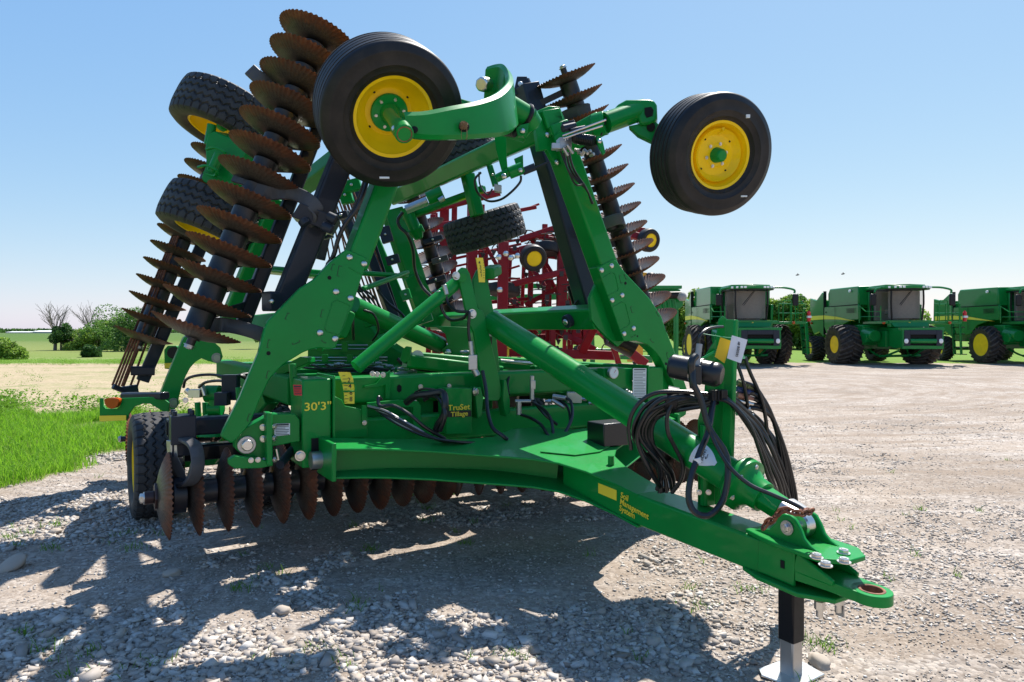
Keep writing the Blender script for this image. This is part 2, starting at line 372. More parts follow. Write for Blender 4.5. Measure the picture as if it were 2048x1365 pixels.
def ground_mat():
    m = NT('ground_soil_gravel_grass'); geo = m.n('ShaderNodeNewGeometry'); pos = geo.outputs['Position']
    def at(nm):
        a = m.n('ShaderNodeAttribute', _attribute_name=nm); return a.outputs['Fac']
    sep = m.n('ShaderNodeSeparateXYZ'); m.l(pos, sep.inputs[0]); flat = m.n('ShaderNodeCombineXYZ'); m.l(sep.outputs[0], flat.inputs[0]); m.l(sep.outputs[1], flat.inputs[1]); P = flat.outputs[0]
    def vor(scale, feat='F1', out='Color', rnd_=1.0):
        v = m.n('ShaderNodeTexVoronoi', Scale=scale, Randomness=rnd_); v.feature = feat; m.l(P, v.inputs['Vector']); return v
    nA = m.noise(P, 0.9, 5, 0.6); nB = m.noise(P, 5.0, 6, 0.7); nC = m.noise(P, 60.0, 3, 0.6)
    dirt = m.ramp(nB, [(0.3, (0.23, 0.18, 0.138)), (0.7, (0.385, 0.325, 0.265))])
    v1 = vor(34); v2 = vor(13); v3 = vor(90)
    st = m.ramp(v1.outputs['Distance'], [(0.0, (1, 1, 1)), (0.6, (0.35, 0.35, 0.35))])
    hs = m.n('ShaderNodeSeparateColor'); m.l(v1.outputs['Color'], hs.inputs[0])
    stone = m.ramp(hs.outputs[0], [(0.0, (0.20, 0.18, 0.165)), (0.5, (0.35, 0.325, 0.30)), (1.0, (0.56, 0.525, 0.485))])
    hs3 = m.n('ShaderNodeSeparateColor'); m.l(v3.outputs['Color'], hs3.inputs[0])
    fine = m.ramp(hs3.outputs[0], [(0.0, (0.21, 0.17, 0.135)), (0.6, (0.38, 0.325, 0.265)), (1.0, (0.58, 0.53, 0.47))])
    dirt = m.mix(m.ramp(nC, [(0.35, (0, 0, 0)), (0.65, (1, 1, 1))]), dirt, fine)
    # more stones with distance from the machine path, swept into streaks
    streak = m.n('ShaderNodeMapping'); streak.inputs['Scale'].default_value = (0.35, 1.4, 1); streak.inputs['Rotation'].default_value = (0, 0, 0.35); m.l(P, streak.inputs[0])
    nS = m.noise(streak.outputs[0], 1.3, 5, 0.6, 0.8)
    sm = m.ramp(m.math('ADD', m.math('MULTIPLY', nS, 0.6), m.math('MULTIPLY', nB, 0.4)), [(0.44, (0, 0, 0)), (0.58, (1, 1, 1))])
    grav = m.mix(m.math('ADD', m.math('MULTIPLY', sm, 0.6), 0.25), dirt, stone)
    big = m.ramp(m.noise(P, 0.45, 6, 0.7), [(0.35, (0.74, 0.695, 0.65)), (0.62, (1.10, 1.085, 1.07))]); grav = m.mix(1.0, grav, big, 'MULTIPLY')
    grav = m.mix(1.0, grav, (0.90, 0.875, 0.85), 'MULTIPLY')
    # wheel ruts of turning machines: arcs round a point of the yard
    rx = m.math('SUBTRACT', sep.outputs[0], 3.0); ry = m.math('MULTIPLY', m.math('SUBTRACT', sep.outputs[1], 22.0), 1.35); rad = m.math('SQRT', m.math('ADD', m.math('MULTIPLY', rx, rx), m.math('MULTIPLY', ry, ry))); ang_ = m.math('ARCTAN2', ry, rx)
    cr = m.n('ShaderNodeCombineXYZ'); m.l(m.math('MULTIPLY', rad, 1.5), cr.inputs[0]); m.l(m.math('MULTIPLY', ang_, 3.0), cr.inputs[1]); nR = m.noise(cr.outputs[0], 1.6, 6, 0.72, 0.3)
    rutm = m.math('MULTIPLY', m.ramp(nR, [(0.49, (0, 0, 0)), (0.60, (1, 1, 1))]), m.ramp(m.math('MULTIPLY', sep.outputs[1], 1 / 40.0), [(0.10, (0, 0, 0)), (0.20, (0.85, 0.85, 0.85))]))
    grav = m.mix(rutm, grav, m.mix(nB, (0.17, 0.125, 0.09), (0.30, 0.24, 0.185)))
    # field and grasses
    nF = m.noise(P, 1.6, 6, 0.7); fs = m.n('ShaderNodeMapping'); fs.inputs['Scale'].default_value = (0.10, 0.5, 1); m.l(P, fs.inputs[0]); nG = m.noise(fs.outputs[0], 1.0, 5, 0.6)
    nH = m.noise(P, 14, 4, 0.7)
    stub = m.ramp(nH, [(0.3, (0.24, 0.185, 0.11)), (0.7, (0.47, 0.38, 0.25))]); weed = m.ramp(nH, [(0.3, (0.06, 0.11, 0.018)), (0.7, (0.17, 0.24, 0.045))])
    field = m.mix(m.ramp(m.math('ADD', m.math('MULTIPLY', nF, 0.45), m.math('MULTIPLY', nG, 0.55)), [(0.50, (0, 0, 0)), (0.66, (0.75, 0.75, 0.75))]), stub, weed)
    far = m.ramp(m.math('MULTIPLY', sep.outputs[1], 1 / 600.0), [(0.07, (0.14, 0.20, 0.035)), (0.10, (0.17, 0.20, 0.05)), (0.17, (0.11, 0.155, 0.035)), (0.20, (0.055, 0.12, 0.012)), (0.55, (0.045, 0.105, 0.014)), (1.0, (0.08, 0.12, 0.05))])
    far = m.mix(0.22, far, m.mix(nH, (0.07, 0.13, 0.018), (0.20, 0.20, 0.08)))
    fsel = m.ramp(m.math('MULTIPLY', m.math('ADD', sep.outputs[1], m.math('MULTIPLY', nF, 6.0)), 1 / 100.0), [(0.425, (0, 0, 0)), (0.46, (1, 1, 1))])
    field = m.mix(fsel, field, far)
    lush = m.ramp(m.math('ADD', m.math('MULTIPLY', nH, 0.6), m.math('MULTIPLY', nF, 0.4)), [(0.3, (0.06, 0.125, 0.012)), (0.7, (0.16, 0.26, 0.03))])
    field = m.mix(at('green'), field, lush)
    field = m.mix(at('verge'), field, m.mix(0.4, lush, (0.10, 0.085, 0.04)))
    edge = m.ramp(m.math('ADD', at('gravel'), m.math('MULTIPLY', m.math('SUBTRACT', nB, 0.5), 0.7)), [(0.42, (0, 0, 0)), (0.58, (1, 1, 1))])
    m.col(m.mix(edge, field, grav)); m.set(Roughness=0.95, Specular__IOR__Level=0.2)
    nC = m.math('ADD', nC, m.math('MULTIPLY', rutm, -0.6)); h1 = m.math('MULTIPLY', m.math('SUBTRACT', 0.6, v1.outputs['Distance']), m.math('ADD', m.math('MULTIPLY', sm, 0.6), 0.4)); h = m.math('ADD', m.math('MULTIPLY', h1, 0.9), m.math('ADD', m.math('MULTIPLY', nC, 0.35), m.math('MULTIPLY', nB, 0.9)))
    m.bump(h, 0.6, 0.018); return m.m
GM = ground_mat()
go = raw_mesh('ground', np.stack([X.ravel(), Y.ravel(), Z.ravel()], 1), F, 4, GM, smooth=True); tag(go, kind='structure')
for nm, a in (('gravel', g), ('verge', ve), ('green', gr)):
    at_ = go.data.attributes.new(nm, 'FLOAT', 'POINT'); at_.data.foreach_set('value', a.ravel().astype(np.float32))

# ---------------------------------------------------------------- loose stones: real geometry
rs = np.random.RandomState(5)
def stone_field():
    N = 620000; y = 2.0 + rs.rand(N) ** 0.75 * 17.0; x = (rs.rand(N) * 2 - 1) * (y * 0.80 + 0.6)
    g_, v_, _ = masks(x, y)
    st = fbm((x * 0.94 + y * 0.34) * 0.55, (y * 0.94 - x * 0.34) * 1.2, 4); loc = fbm(x * 3.1 + 11, y * 3.1, 3)
    dens = np.clip((st * 0.65 + loc * 0.35 - 0.455) / 0.10, 0.14, 1)
    dens = np.where(x > 0.8, dens * 0.45 + 0.22, dens)
    near = np.clip(1.2 - (y - 2) / 11.5, 0.0, 1)
    near = near * np.clip(1.35 - np.clip(x, 0, 9) * 0.16 - np.clip(y - 5, 0, 8) * 0.05 * (x > 0.5), 0.25, 1)
    keep = (rs.rand(N) < dens * near) & (g_ > 0.35); x, y, dens = x[keep], y[keep], dens[keep]; n = len(x)
    s = 0.0042 + 0.0170 * rs.rand(n) ** 3.6 + 0.004 * dens * rs.rand(n); big = rs.rand(n) < np.where((x < 1.0) & (y < 5.5), 0.022, 0.005); s[big] = 0.014 + 0.024 * rs.rand(big.sum()) ** 1.5
    s = np.where(x > 1.2, np.minimum(s, 0.013) * 0.8, s); s = np.where((dens < 0.6) & (s > 0.008), s * 0.5, s); s *= np.where(y > 8, 1.25, 1.0)
    base = np.array([[i, j, k] for i in (-1, 1) for j in (-1, 1) for k in (-1, 1)], float)
    jit = base[None] * (0.45 + 0.80 * rs.rand(n, 8, 3)); sc = np.stack([s * (0.8 + 0.7 * rs.rand(n)), s * (0.6 + 0.5 * rs.rand(n)), s * (0.30 + 0.36 * rs.rand(n))], 1)
    p = jit * sc[:, None]; a = rs.rand(n) * 2 * np.pi; b = (rs.rand(n) - 0.5) * 0.9; c = (rs.rand(n) - 0.5) * 0.7
    def rot(p, i, j, t):
        q = p.copy(); ct, st_ = np.cos(t)[:, None], np.sin(t)[:, None]; q[:, :, i] = p[:, :, i] * ct - p[:, :, j] * st_; q[:, :, j] = p[:, :, i] * st_ + p[:, :, j] * ct; return q
    p = rot(rot(rot(p, 0, 2, b), 1, 2, c), 0, 1, a)
    p += np.stack([x, y, hgt(x, y) + s * 0.22], 1)[:, None]
    f = np.array([(0, 1, 3, 2), (4, 6, 7, 5), (0, 4, 5, 1), (2, 3, 7, 6), (0, 2, 6, 4), (1, 5, 7, 3)])
    F = (np.arange(n)[:, None, None] * 8 + f[None]).reshape(-1, 4); return p.reshape(-1, 3), F, n
def stone_mat():
    m = NT('limestone_chips'); geo = m.n('ShaderNodeNewGeometry'); P = m.coord('Object'); r = geo.outputs['Random Per Island']
    c = m.ramp(r, [(0.0, (0.20, 0.175, 0.155)), (0.2, (0.32, 0.285, 0.255)), (0.45, (0.41, 0.375, 0.34)), (0.6, (0.38, 0.32, 0.26)), (0.8, (0.48, 0.45, 0.41)), (1.0, (0.60, 0.57, 0.53))])
    c = m.mix(m.math('MULTIPLY', m.noise(P, 30, 4, 0.6), 0.5), c, (0.36, 0.30, 0.24)); m.col(c); m.set(Roughness=0.9, Specular__IOR__Level=0.25); m.bump(m.noise(P, 160, 3), 0.25, 0.004); return m.m
pv, pf, ns = stone_field(); so = raw_mesh('gravel', pv, pf, 4, stone_mat()); tag(so, kind='stuff')
# a few single rocks one could pick up
ROCKM = bpy.data.materials['limestone_chips']
def rock(u, v, r, lab, seed):
    p = MZ(u, v, 0.0); rn = random.Random(seed); bm = bmesh.new(); bmesh.ops.create_icosphere(bm, subdivisions=3, radius=1)
    for vv in bm.verts:
        c_ = vv.co; k = 1 + 0.28 * (vnoise(np.array([c_.x * 1.7 + seed * 3.1 + 40]), np.array([c_.y * 1.7 + c_.z * 2.3 + 40]))[0] - 0.5) * 2; vv.co = V((c_.x * k * r * 1.2, c_.y * k * r * 0.9, c_.z * k * r * 0.6))
    me = bpy.data.meshes.new('rock'); bm.to_mesh(me); bm.free(); me.materials.append(ROCKM); me.polygons.foreach_set('use_smooth', [True] * len(me.polygons)); o = bpy.data.objects.new('rock', me); COL.objects.link(o)
    o.location = p + V((0, 0, r * 0.25)); o.rotation_euler = (rn.random() * 0.4, rn.random() * 0.4, rn.random() * 6); tag(o, lab, 'rock')
rock(22, 1138, 0.085, 'pale rock at the left edge, largest by the grass', 1); rock(1296, 1132, 0.032, 'small grey rock on the gravel below the drawbar tongue', 2); rock(182, 1230, 0.042, 'flat grey rock in the shade at lower left', 3); rock(564, 1225, 0.055, 'broad grey rock on the gravel bank below the front blades', 4); rock(1640, 1330, 0.05, 'pale rock just right of the jack foot', 5); rock(108, 1068, 0.05, 'pale rock near the grass edge, behind the largest one', 6); rock(345, 1150, 0.05, 'low slab of grey rock in the harrow shadow', 7)

# ---------------------------------------------------------------- grass
def blades(name, N, xy, h0, h1, wdt, mat, lean=0.5, seed=1):
    r = np.random.RandomState(seed); x, y = xy; n = len(x); a = r.rand(n) * 2 * np.pi; h = h0 + (h1 - h0) * r.rand(n) ** 1.6; ln = h * lean * (0.3 + r.rand(n)); la = r.rand(n) * 2 * np.pi
    z = hgt(x, y) - 0.005; wx, wy = np.cos(a) * wdt, np.sin(a) * wdt; lx, ly = np.cos(la) * ln, np.sin(la) * ln
    v = np.stack([np.stack([x - wx, y - wy, z], 1), np.stack([x + wx, y + wy, z], 1), np.stack([x + wx * 0.7 + lx * 0.35, y + wy * 0.7 + ly * 0.35, z + h * 0.6], 1), np.stack([x - wx * 0.7 + lx * 0.35, y - wy * 0.7 + ly * 0.35, z + h * 0.6], 1), np.stack([x + lx, y + ly, z + h * 0.95], 1)], 1).reshape(-1, 3)
    b0 = np.arange(n)[:, None] * 5; F = np.concatenate([b0 + np.array([[0, 1, 2]]), b0 + np.array([[0, 2, 3]]), b0 + np.array([[3, 2, 4]])]).reshape(-1, 3)
    return raw_mesh(name, v, F, 3, mat)
def leaf_mat(name, lo, hi, transl=0.35, dry=None, sp=0.3):
    m = NT(name); geo = m.n('ShaderNodeNewGeometry'); r = geo.outputs['Random Per Island']; st = [(0.0, lo), (1.0, hi)]
    if dry: st = [(0.0, lo), (0.85, hi), (0.93, dry), (1.0, dry)]
    P = m.coord('Object'); c = m.mix(m.math('MULTIPLY', m.noise(P, 0.9, 3), 0.5), m.ramp(r, st), tuple(x * 0.75 for x in lo)); m.col(c); m.set(Roughness=0.6, Specular__IOR__Level=sp)
    tr = m.n('ShaderNodeBsdfTranslucent'); m.l(m.mix(0.5, c, tuple(min(1, x * 1.4) for x in hi)), tr.inputs[0]); mx = m.n('ShaderNodeMixShader'); mx.inputs[0].default_value = transl
    m.l(m.b.outputs[0], mx.inputs[1]); m.l(tr.outputs[0], mx.inputs[2]); m.l(mx.outputs[0], m.t.nodes['Material Output'].inputs[0]); return m.m
GRASS = leaf_mat('grass_blades', (0.085, 0.22, 0.008), (0.25, 0.50, 0.03), 0.5, (0.30, 0.26, 0.10))
r_ = np.random.RandomState(3); N = 300000; yy = 5.6 + r_.rand(N) * 9.5; xx = -4.5 - r_.rand(N) * 10.5
g_, v_, _ = masks(xx, yy); cl = fbm(xx * 2.2, yy * 2.2, 3); k_ = (v_ > 0.25 + r_.rand(N) * 0.4) & (xx > -yy * 0.86 - 0.5) & (cl > 0.28 + 0.25 * r_.rand(N)); xx, yy = xx[k_], yy[k_]
o = blades('grass', 0, (xx, yy), 0.05, 0.20, 0.0042, GRASS, 0.6, 3); tag(o, kind='stuff')
# ragged weeds over the stubble and along the grass edge
WEED = leaf_mat('weed_leaves', (0.07, 0.17, 0.012), (0.17, 0.33, 0.03), 0.35, sp=0.08)
def weed_clumps(n, fx, spread, hh, per, seed, name='weeds', wdt=0.008):
    r = np.random.RandomState(seed); cx, cy = fx(r, n); s = hh[0] + (hh[1] - hh[0]) * r.rand(n); X_, Y_ = [], []
    xx = np.repeat(cx, per) + r.randn(n * per) * np.repeat(s, per) * spread; yy = np.repeat(cy, per) + r.randn(n * per) * np.repeat(s, per) * spread
    rr = np.random.RandomState(seed + 1); v = []; m_ = len(xx); S = np.repeat(s, per)
    z = hgt(xx, yy) + rr.rand(m_) * S; a = rr.rand(m_) * 6.28; L = S * (0.10 + 0.16 * rr.rand(m_)) + wdt; tilt = (rr.rand(m_) - 0.2) * 1.2
    dx, dy, dz = np.cos(a) * np.cos(tilt) * L, np.sin(a) * np.cos(tilt) * L, np.sin(tilt) * L; px, py = -np.sin(a) * L * 0.35, np.cos(a) * L * 0.35
    v = np.stack([np.stack([xx, yy, z], 1), np.stack([xx + dx * .5 + px, yy + dy * .5 + py, z + dz * .6], 1), np.stack([xx + dx, yy + dy, z + dz], 1), np.stack([xx + dx * .5 - px, yy + dy * .5 - py, z + dz * .6], 1)], 1).reshape(-1, 3)
    F = (np.arange(m_)[:, None] * 4 + np.array([[0, 1, 2, 3]])); o = raw_mesh(name, v, F, 4, WEED); tag(o, kind='stuff'); return o
def edge_fx(r, n): y = 12.3 + r.rand(n) * 3.5; x = -y * (0.43 + 0.38 * r.rand(n)); return x, y
weed_clumps(46, edge_fx, 0.5, (0.14, 0.36), 110, 21)
def field_fx(r, n): y = 14 + r.rand(n) ** 1.3 * 22; x = -y * (0.30 + 0.50 * r.rand(n)); return x, y
weed_clumps(60, field_fx, 0.6, (0.08, 0.22), 50, 33)
def verge_fx(r, n): y = 6.2 + r.rand(n) * 5; x = gravel_edge(y) - 0.15 - r.rand(n) ** 2 * 2.5; return x, y
weed_clumps(150, verge_fx, 0.55, (0.06, 0.17), 40, 41, wdt=0.006)
def far_fx(r, n): y = 33 + r.rand(n) * 5; x = -y * (0.35 + 0.46 * r.rand(n)); return x, y
weed_clumps(420, far_fx, 0.9, (0.10, 0.25), 40, 51)
# sparse sprouts in the gravel
GR2 = leaf_mat('sprout_grass', (0.06, 0.16, 0.012), (0.17, 0.33, 0.03), 0.4)
px = [(845, 1010), (540, 1140), (505, 1165), (850, 1045), (1010, 1315), (790, 1000), (265, 1098), (100, 1100), (215, 1085), (85, 1300), (180, 1310), (290, 1340), (530, 1320), (690, 1330), (1440, 1080), (1420, 1060), (1500, 1180), (1630, 1285), (1560, 1150), (640, 1300), (715, 1225), (1395, 1215), (860, 1020), (240, 1070), (560, 1150), (480, 1180), (820, 995), (1380, 1180), (715, 1210), (40, 1270), (740, 1100), (930, 1090), (20, 1080), (55, 1070), (110, 1055), (35, 1095), (1650, 1290), (150, 1350)]
sx, sy = [], []; rr = np.random.RandomState(8)
for (u, v) in px:
    p = MZ(u, v, 0); k = rr.randint(14, 46); sp_ = 0.02 + 0.03 * rr.rand(); sx += list(p.x + rr.randn(k) * sp_ * 1.4); sy += list(p.y + rr.randn(k) * sp_)
for k in range(60):
    y_ = 3 + rr.rand() * 6; x_ = (rr.rand() * 1.5 - 0.75) * y_; m_ = rr.randint(5, 14); sx += list(x_ + rr.randn(m_) * 0.02); sy += list(y_ + rr.randn(m_) * 0.02)
sx, sy = np.array(sx), np.array(sy); kp = masks(sx, sy)[0] > 0.1
o = blades('grass_sprouts', 0, (sx[kp], sy[kp]), 0.025, 0.085, 0.0028, GR2, 0.9, 9); tag(o, kind='stuff')

# ---------------------------------------------------------------- trees, bushes, far things
BARK = plain('bark', (0.13, 0.10, 0.075), 0.9, 0, 0.5, 8)
BARK_P = plain('bark_pale', (0.17, 0.145, 0.125), 0.9, 0, 0.5, 8)
LEAVES = [leaf_mat('leaves_dark', (0.030, 0.085, 0.018), (0.075, 0.17, 0.035), 0.3), leaf_mat('leaves_mid', (0.055, 0.14, 0.022), (0.13, 0.26, 0.045), 0.35), leaf_mat('leaves_light', (0.11, 0.21, 0.025), (0.25, 0.38, 0.06), 0.4)]
def crown_mesh(r, c, R, n, leaf, lobes=16, zs=1.0):
    cs = []; 
    for k in range(lobes):
        t = r.rand() * 6.28; q = r.rand() ** 0.5 * 0.62; zz = (r.rand() * 1.5 - 0.65); w_ = math.sqrt(max(0.1, 1 - (zz * 0.8) ** 2)); cs.append((c[0] + math.cos(t) * q * R * w_, c[1] + math.sin(t) * q * R * w_, c[2] + zz * R * zs * 0.72, R * (0.18 + 0.26 * r.rand())))
    cs = np.array(cs); w = cs[:, 3] ** 2; idx = r.choice(len(cs), n, p=w / w.sum()); d = r.randn(n, 3); d /= np.linalg.norm(d, axis=1)[:, None]
    rad = cs[idx, 3] * (0.65 + 0.5 * r.rand(n) ** 0.6); p = cs[idx, :3] + d * rad[:, None] * np.array([1, 1, 0.85])
    a = r.randn(n, 3); a /= np.linalg.norm(a, axis=1)[:, None]; bb = np.cross(a, r.randn(n, 3)); bb /= np.linalg.norm(bb, axis=1)[:, None] + 1e-9; L = leaf * (0.6 + 0.8 * r.rand(n))[:, None]
    v = np.stack([p - a * L, p + bb * L * 0.5, p + a * L, p - bb * L * 0.5], 1).reshape(-1, 3); F = np.arange(n)[:, None] * 4 + np.array([[0, 1, 2, 3]]); return v, F
def limbs(b, r, base, top, R, rad, n=7):
    b.tube([base, base.lerp(top, 0.5) + V((r.uniform(-.1, .1), r.uniform(-.1, .1), 0)) * R * 0.3, top], lambda t: rad * (1 - 0.65 * t), 8, 4)
    for k in range(n):
        f = 0.35 + 0.6 * k / n; s = base.lerp(top, f); t = k * 2.4 + r.random(); e = s + V((math.cos(t) * R * 0.6, math.sin(t) * R * 0.6, R * (0.25 + 0.5 * r.random()))); b.tube([s, s.lerp(e, 0.5) + V((0, 0, R * 0.08)), e], lambda q: rad * 0.42 * (1 - 0.8 * q) + 0.01, 5, 3)
def tree(x, y, H_, R, kind, label, seed, name='broadleaf_tree', cat='tree', n=3600, leaf=0.16, trunk=0.32, grp=None, zs=1.0):
    H_ *= 1.0; rt_ = empty(name, (x, y, 0), label, cat, grp, local=True); rr = random.Random(seed); r = np.random.RandomState(seed)
    cz = H_ - R * zs * 0.98; b = MB(); limbs(b, rr, V((0, 0, -0.1)), V((0, 0, cz + R * 0.2)), R, H_ * 0.022 + 0.03); b.build('trunk', BARK, rt_)
    v, F = crown_mesh(r, (0, 0, cz), R, n, leaf, 18, zs); o = raw_mesh('crown', v, F, 4, LEAVES[kind], rt_); return rt_
def bare_tree(x, y, H_, label, seed, spread=0.42):
    rt_ = empty('dead_tree', (x, y, 0), label, 'dead tree', None, local=True); rr = random.Random(seed); b = MB(); b.tube([V((0, 0, -0.1)), V((0.05, 0, H_ * 0.3)), V((0, 0, H_ * 0.42))], lambda t: 0.15 * (1 - 0.35 * t), 8, 4); b.build('trunk', BARK_P, rt_)
    b = MB()
    def br(p, d, L_, r0, lev):
        e = p + d * L_; b.tube([p, p.lerp(e, 0.5) + V((rr.uniform(-.05, .05), rr.uniform(-.05, .05), rr.uniform(-.02, .05))) * L_, e], lambda t: max(0.009, r0 * (1 - 0.6 * t)), 5, 2)
        if lev:
            for k in range(4): f = 0.35 + 0.2 * k; nd = (d + V((rr.uniform(-.6, .6), rr.uniform(-.6, .6), rr.uniform(-.15, .35)))).normalized(); br(p + d * L_ * min(1, f), nd, L_ * 0.62, r0 * 0.5, lev - 1)
    for k in range(7):
        t = k * 0.9 + rr.random() * 0.4; d = V((math.cos(t) * spread, math.sin(t) * spread, 1)).normalized(); br(V((0, 0, H_ * (0.26 + 0.02 * k))), d, H_ * 0.38, 0.055, 2)
    b.build('branches', BARK_P, rt_); return rt_
def tx(u, d): return (u - CU) / FP * d
T_ = [(122, 60, 2.4, 1.0, 0, 'small dark round-topped tree next to the dead tree', 1), (165, 60, 1.8, 1.35, 2, 'light green bush joined to the row, left of the tall trees', 2), (200, 61, 2.6, 1.5, 1, 'mid green tree in the middle of the hedge row', 3), (150, 61.5, 1.6, 1.1, 0, 'low dark bush at the foot of the dead tree', 14), (222, 63, 2.8, 1.3, 2, 'yellow green tree between two darker ones of the row', 4), (252, 58, 3.7, 2.0, 1, 'tallest tree of the left row, beside the rear disc gang', 5), (282, 58, 3.6, 1.8, 0, 'dark tree seen behind the rear disc gang', 6), (12, 40, 1.25, 1.0, 2, 'pale green bush cut off by the left edge', 7), (183, 44, 0.78, 0.62, 0, 'small dark bush alone in the open field', 8), (520, 64, 2.9, 1.4, 1, 'green tree glimpsed behind the left hinge plate', 9)]
for (u, d, H_, R, k, lab, s) in T_:
    sh = H_ < 2.0; dd = d; s_ = 1.0
    hh = (CH + (0 if True else 0)); tree(tx(u, dd), dd, H_ * (1.12 if u > 100 and u != 183 else 1.1), R * (1.4 if 150 <= u <= 290 and u != 183 else 1.15), k, lab, s, 'bush' if sh else 'broadleaf_tree', 'bush' if sh else 'tree', 4200, 0.10, grp='trees and bushes of the left field')
bare_tree(tx(110, 60), 60, 4.3, 'leafless pale tree standing at the left end of the row', 3); bare_tree(tx(178, 66), 66, 4.4, 'leafless treetop rising behind the bushes of the row', 5)
for k in range(17):
    u = 1262 + k * 33 + (k * 53 % 17); d = 58 + (k * 37 % 13); rr = random.Random(k + 60); H_ = (6.4 if k in (1, 4) else 4.6) + rr.random() * 1.3
    if k > 11: H_ -= 1.4
    tree(tx(u, d), d, H_, 2.1 + rr.random() * 0.8, (1, 2, 1, 2, 2)[k % 5], 'green tree of the hedge behind the combines, %s' % ('above the header', 'tall one above the header', 'tall one left of the first combine', 'beside the first combine', 'rising over the first combine roof line', 'behind the first combine cab', 'behind the first combine mirror', 'behind the first combine platform rail', 'right of the first combine ladder', 'between the first and middle combine', 'behind the middle combine tank', 'behind the middle combine cab', 'right of the middle combine cab', 'behind the middle combine rail', 'behind the last combine hood', 'behind the last combine tank', 'behind the last combine wheel')[k], 100 + k, n=7500, leaf=0.17, zs=(1.25 if H_ > 5.5 else 1.0) * H_ / 4.9, grp='trees behind the combines')
# far horizon: tree line and long white sheds
def far_line(name, u0, u1, d, h0, h1, seed, mat):
    r = np.random.RandomState(seed); n = 9000; u = u0 + (u1 - u0) * r.rand(n); x = (u - CU) / FP * d; hmax = h0 + (h1 - h0) * fbm(x * 0.03, np.full(n, seed * 1.0), 4); z = 0.5 + r.rand(n) * hmax
    y = d + r.randn(n) * 4; a = r.randn(n, 3); a /= np.linalg.norm(a, axis=1)[:, None]; b_ = r.randn(n, 3); L = 0.8 + r.rand(n)[:, None] * 0.8; p = np.stack([x, y, z], 1)
    v = np.stack([p - a * L, p + b_ * L * .4, p + a * L, p - b_ * L * .4], 1).reshape(-1, 3); o = raw_mesh(name, v, np.arange(n)[:, None] * 4 + np.array([[0, 1, 2, 3]]), 4, mat); tag(o, kind='stuff')
far_line('distant_treeline', -700, 620, 560, 1.5, 4.5, 2, LEAVES[0]); far_line('distant_treeline', 600, 2700, 300, 1.2, 5, 4, LEAVES[1])
for (u0, u1, d, h, lab) in ((66, 116, 430, 1.6, 'long white shed on the horizon, nearest the dead tree'), (12, 60, 430, 1.0, 'long low cream shed on the horizon at far left')):
    bt = empty('long_shed', V((tx(u0, d), d, 0)), lab, 'building'); b = MB(); b.abox(tx(u0, d), tx(u1, d), d, d + 12, 0.5, 0.9 + h * 0.5); b.build('wall', plain('shed_wall', (.55, .55, .52), .6), bt)
    b = MB(); b.prism([(tx(u0, d) - .3, d - .5, 0.9 + h * .5), (tx(u0, d) - .3, d + 6, 0.9 + h), (tx(u0, d) - .3, d + 12.5, 0.9 + h * .5)], (tx(u1, d) - tx(u0, d) + .6, 0, 0)); b.build('roof', WHITEP, bt)

# ================================================================== the folded disk harrow
HAR = empty('disk_harrow', M(0, -1.6, 0), 'big green folded disk harrow with rusty fluted blades, its wings raised over the gravel', 'disk harrow')
EAL = (EA * -0.36 + EZ * 0.93)                      # outward axis of the folded right wing
HOSE_G = plain('hose_grey', (0.22, 0.22, 0.22), 0.35)
def hose(pts, r=0.0135, jit=0.0, name='hose', mat=None, k=7):
    b = MB(); rnd = random.Random(len(pts) * 31 + int(pts[0][0]))
    P = [D(u, v, d) + V((rnd.uniform(-1, 1), rnd.uniform(-1, 1), rnd.uniform(-1, 1))) * jit for u, v, d in pts]
    b.tube(P, r, 9, k); return b.build(name, mat or HOSE, HAR)

# ---------------------------------------------------------------- tyres and wheels (axis = local Z, outer face +Z)
def tyre_rib(R=0.47, W=0.36, ri=0.245):
    h = W / 2; p = [(-h * 0.62, ri), (-h * 0.80, ri + 0.02), (-h * 0.885, ri + 0.045), (-h * 0.91, ri + 0.046), (-h * 0.915, ri + 0.052), (-h * 0.99, ri + 0.085), (-h * 1.012, ri + 0.088), (-h * 1.012, ri + 0.093), (-h, ri + 0.098), (-h, ri + 0.13), (-h * 0.97, R - 0.062), (-h * 0.975, R - 0.058), (-h * 0.95, R - 0.052), (-h * 0.85, R - 0.018), (-h * 0.78, R - 0.006)]
    xs = []
    for k in range(5):
        c = -h * 0.60 + k * h * 0.30
        xs += [(c - 0.010, R - 0.002), (c - 0.006, R - 0.013), (c + 0.006, R - 0.013), (c + 0.010, R - 0.002 if k != 2 else R)]
    p += xs + [(-a, b) for a, b in p[::-1]]
    p[0] = (-h * 0.62, ri)
    b = MB(); b.lathe((0, 0, 0), EZ, p + [(h * 0.5, ri + 0.0), (-h * 0.5, ri + 0.0)], 96, close=True)
    for q in range(0):
        t = 2 * math.pi * q / 40
        for s in (-1, 1):
            c = V((math.cos(t), math.sin(t), 0)); tt = V((-math.sin(t), math.cos(t), 0))
            b.box(c * (R - 0.036) + EZ * (s * h * 0.925), tt * 0.0016 + c * 0.0004, c * 0.026, EZ * 0.006 * s + c * -0.002)
    return b
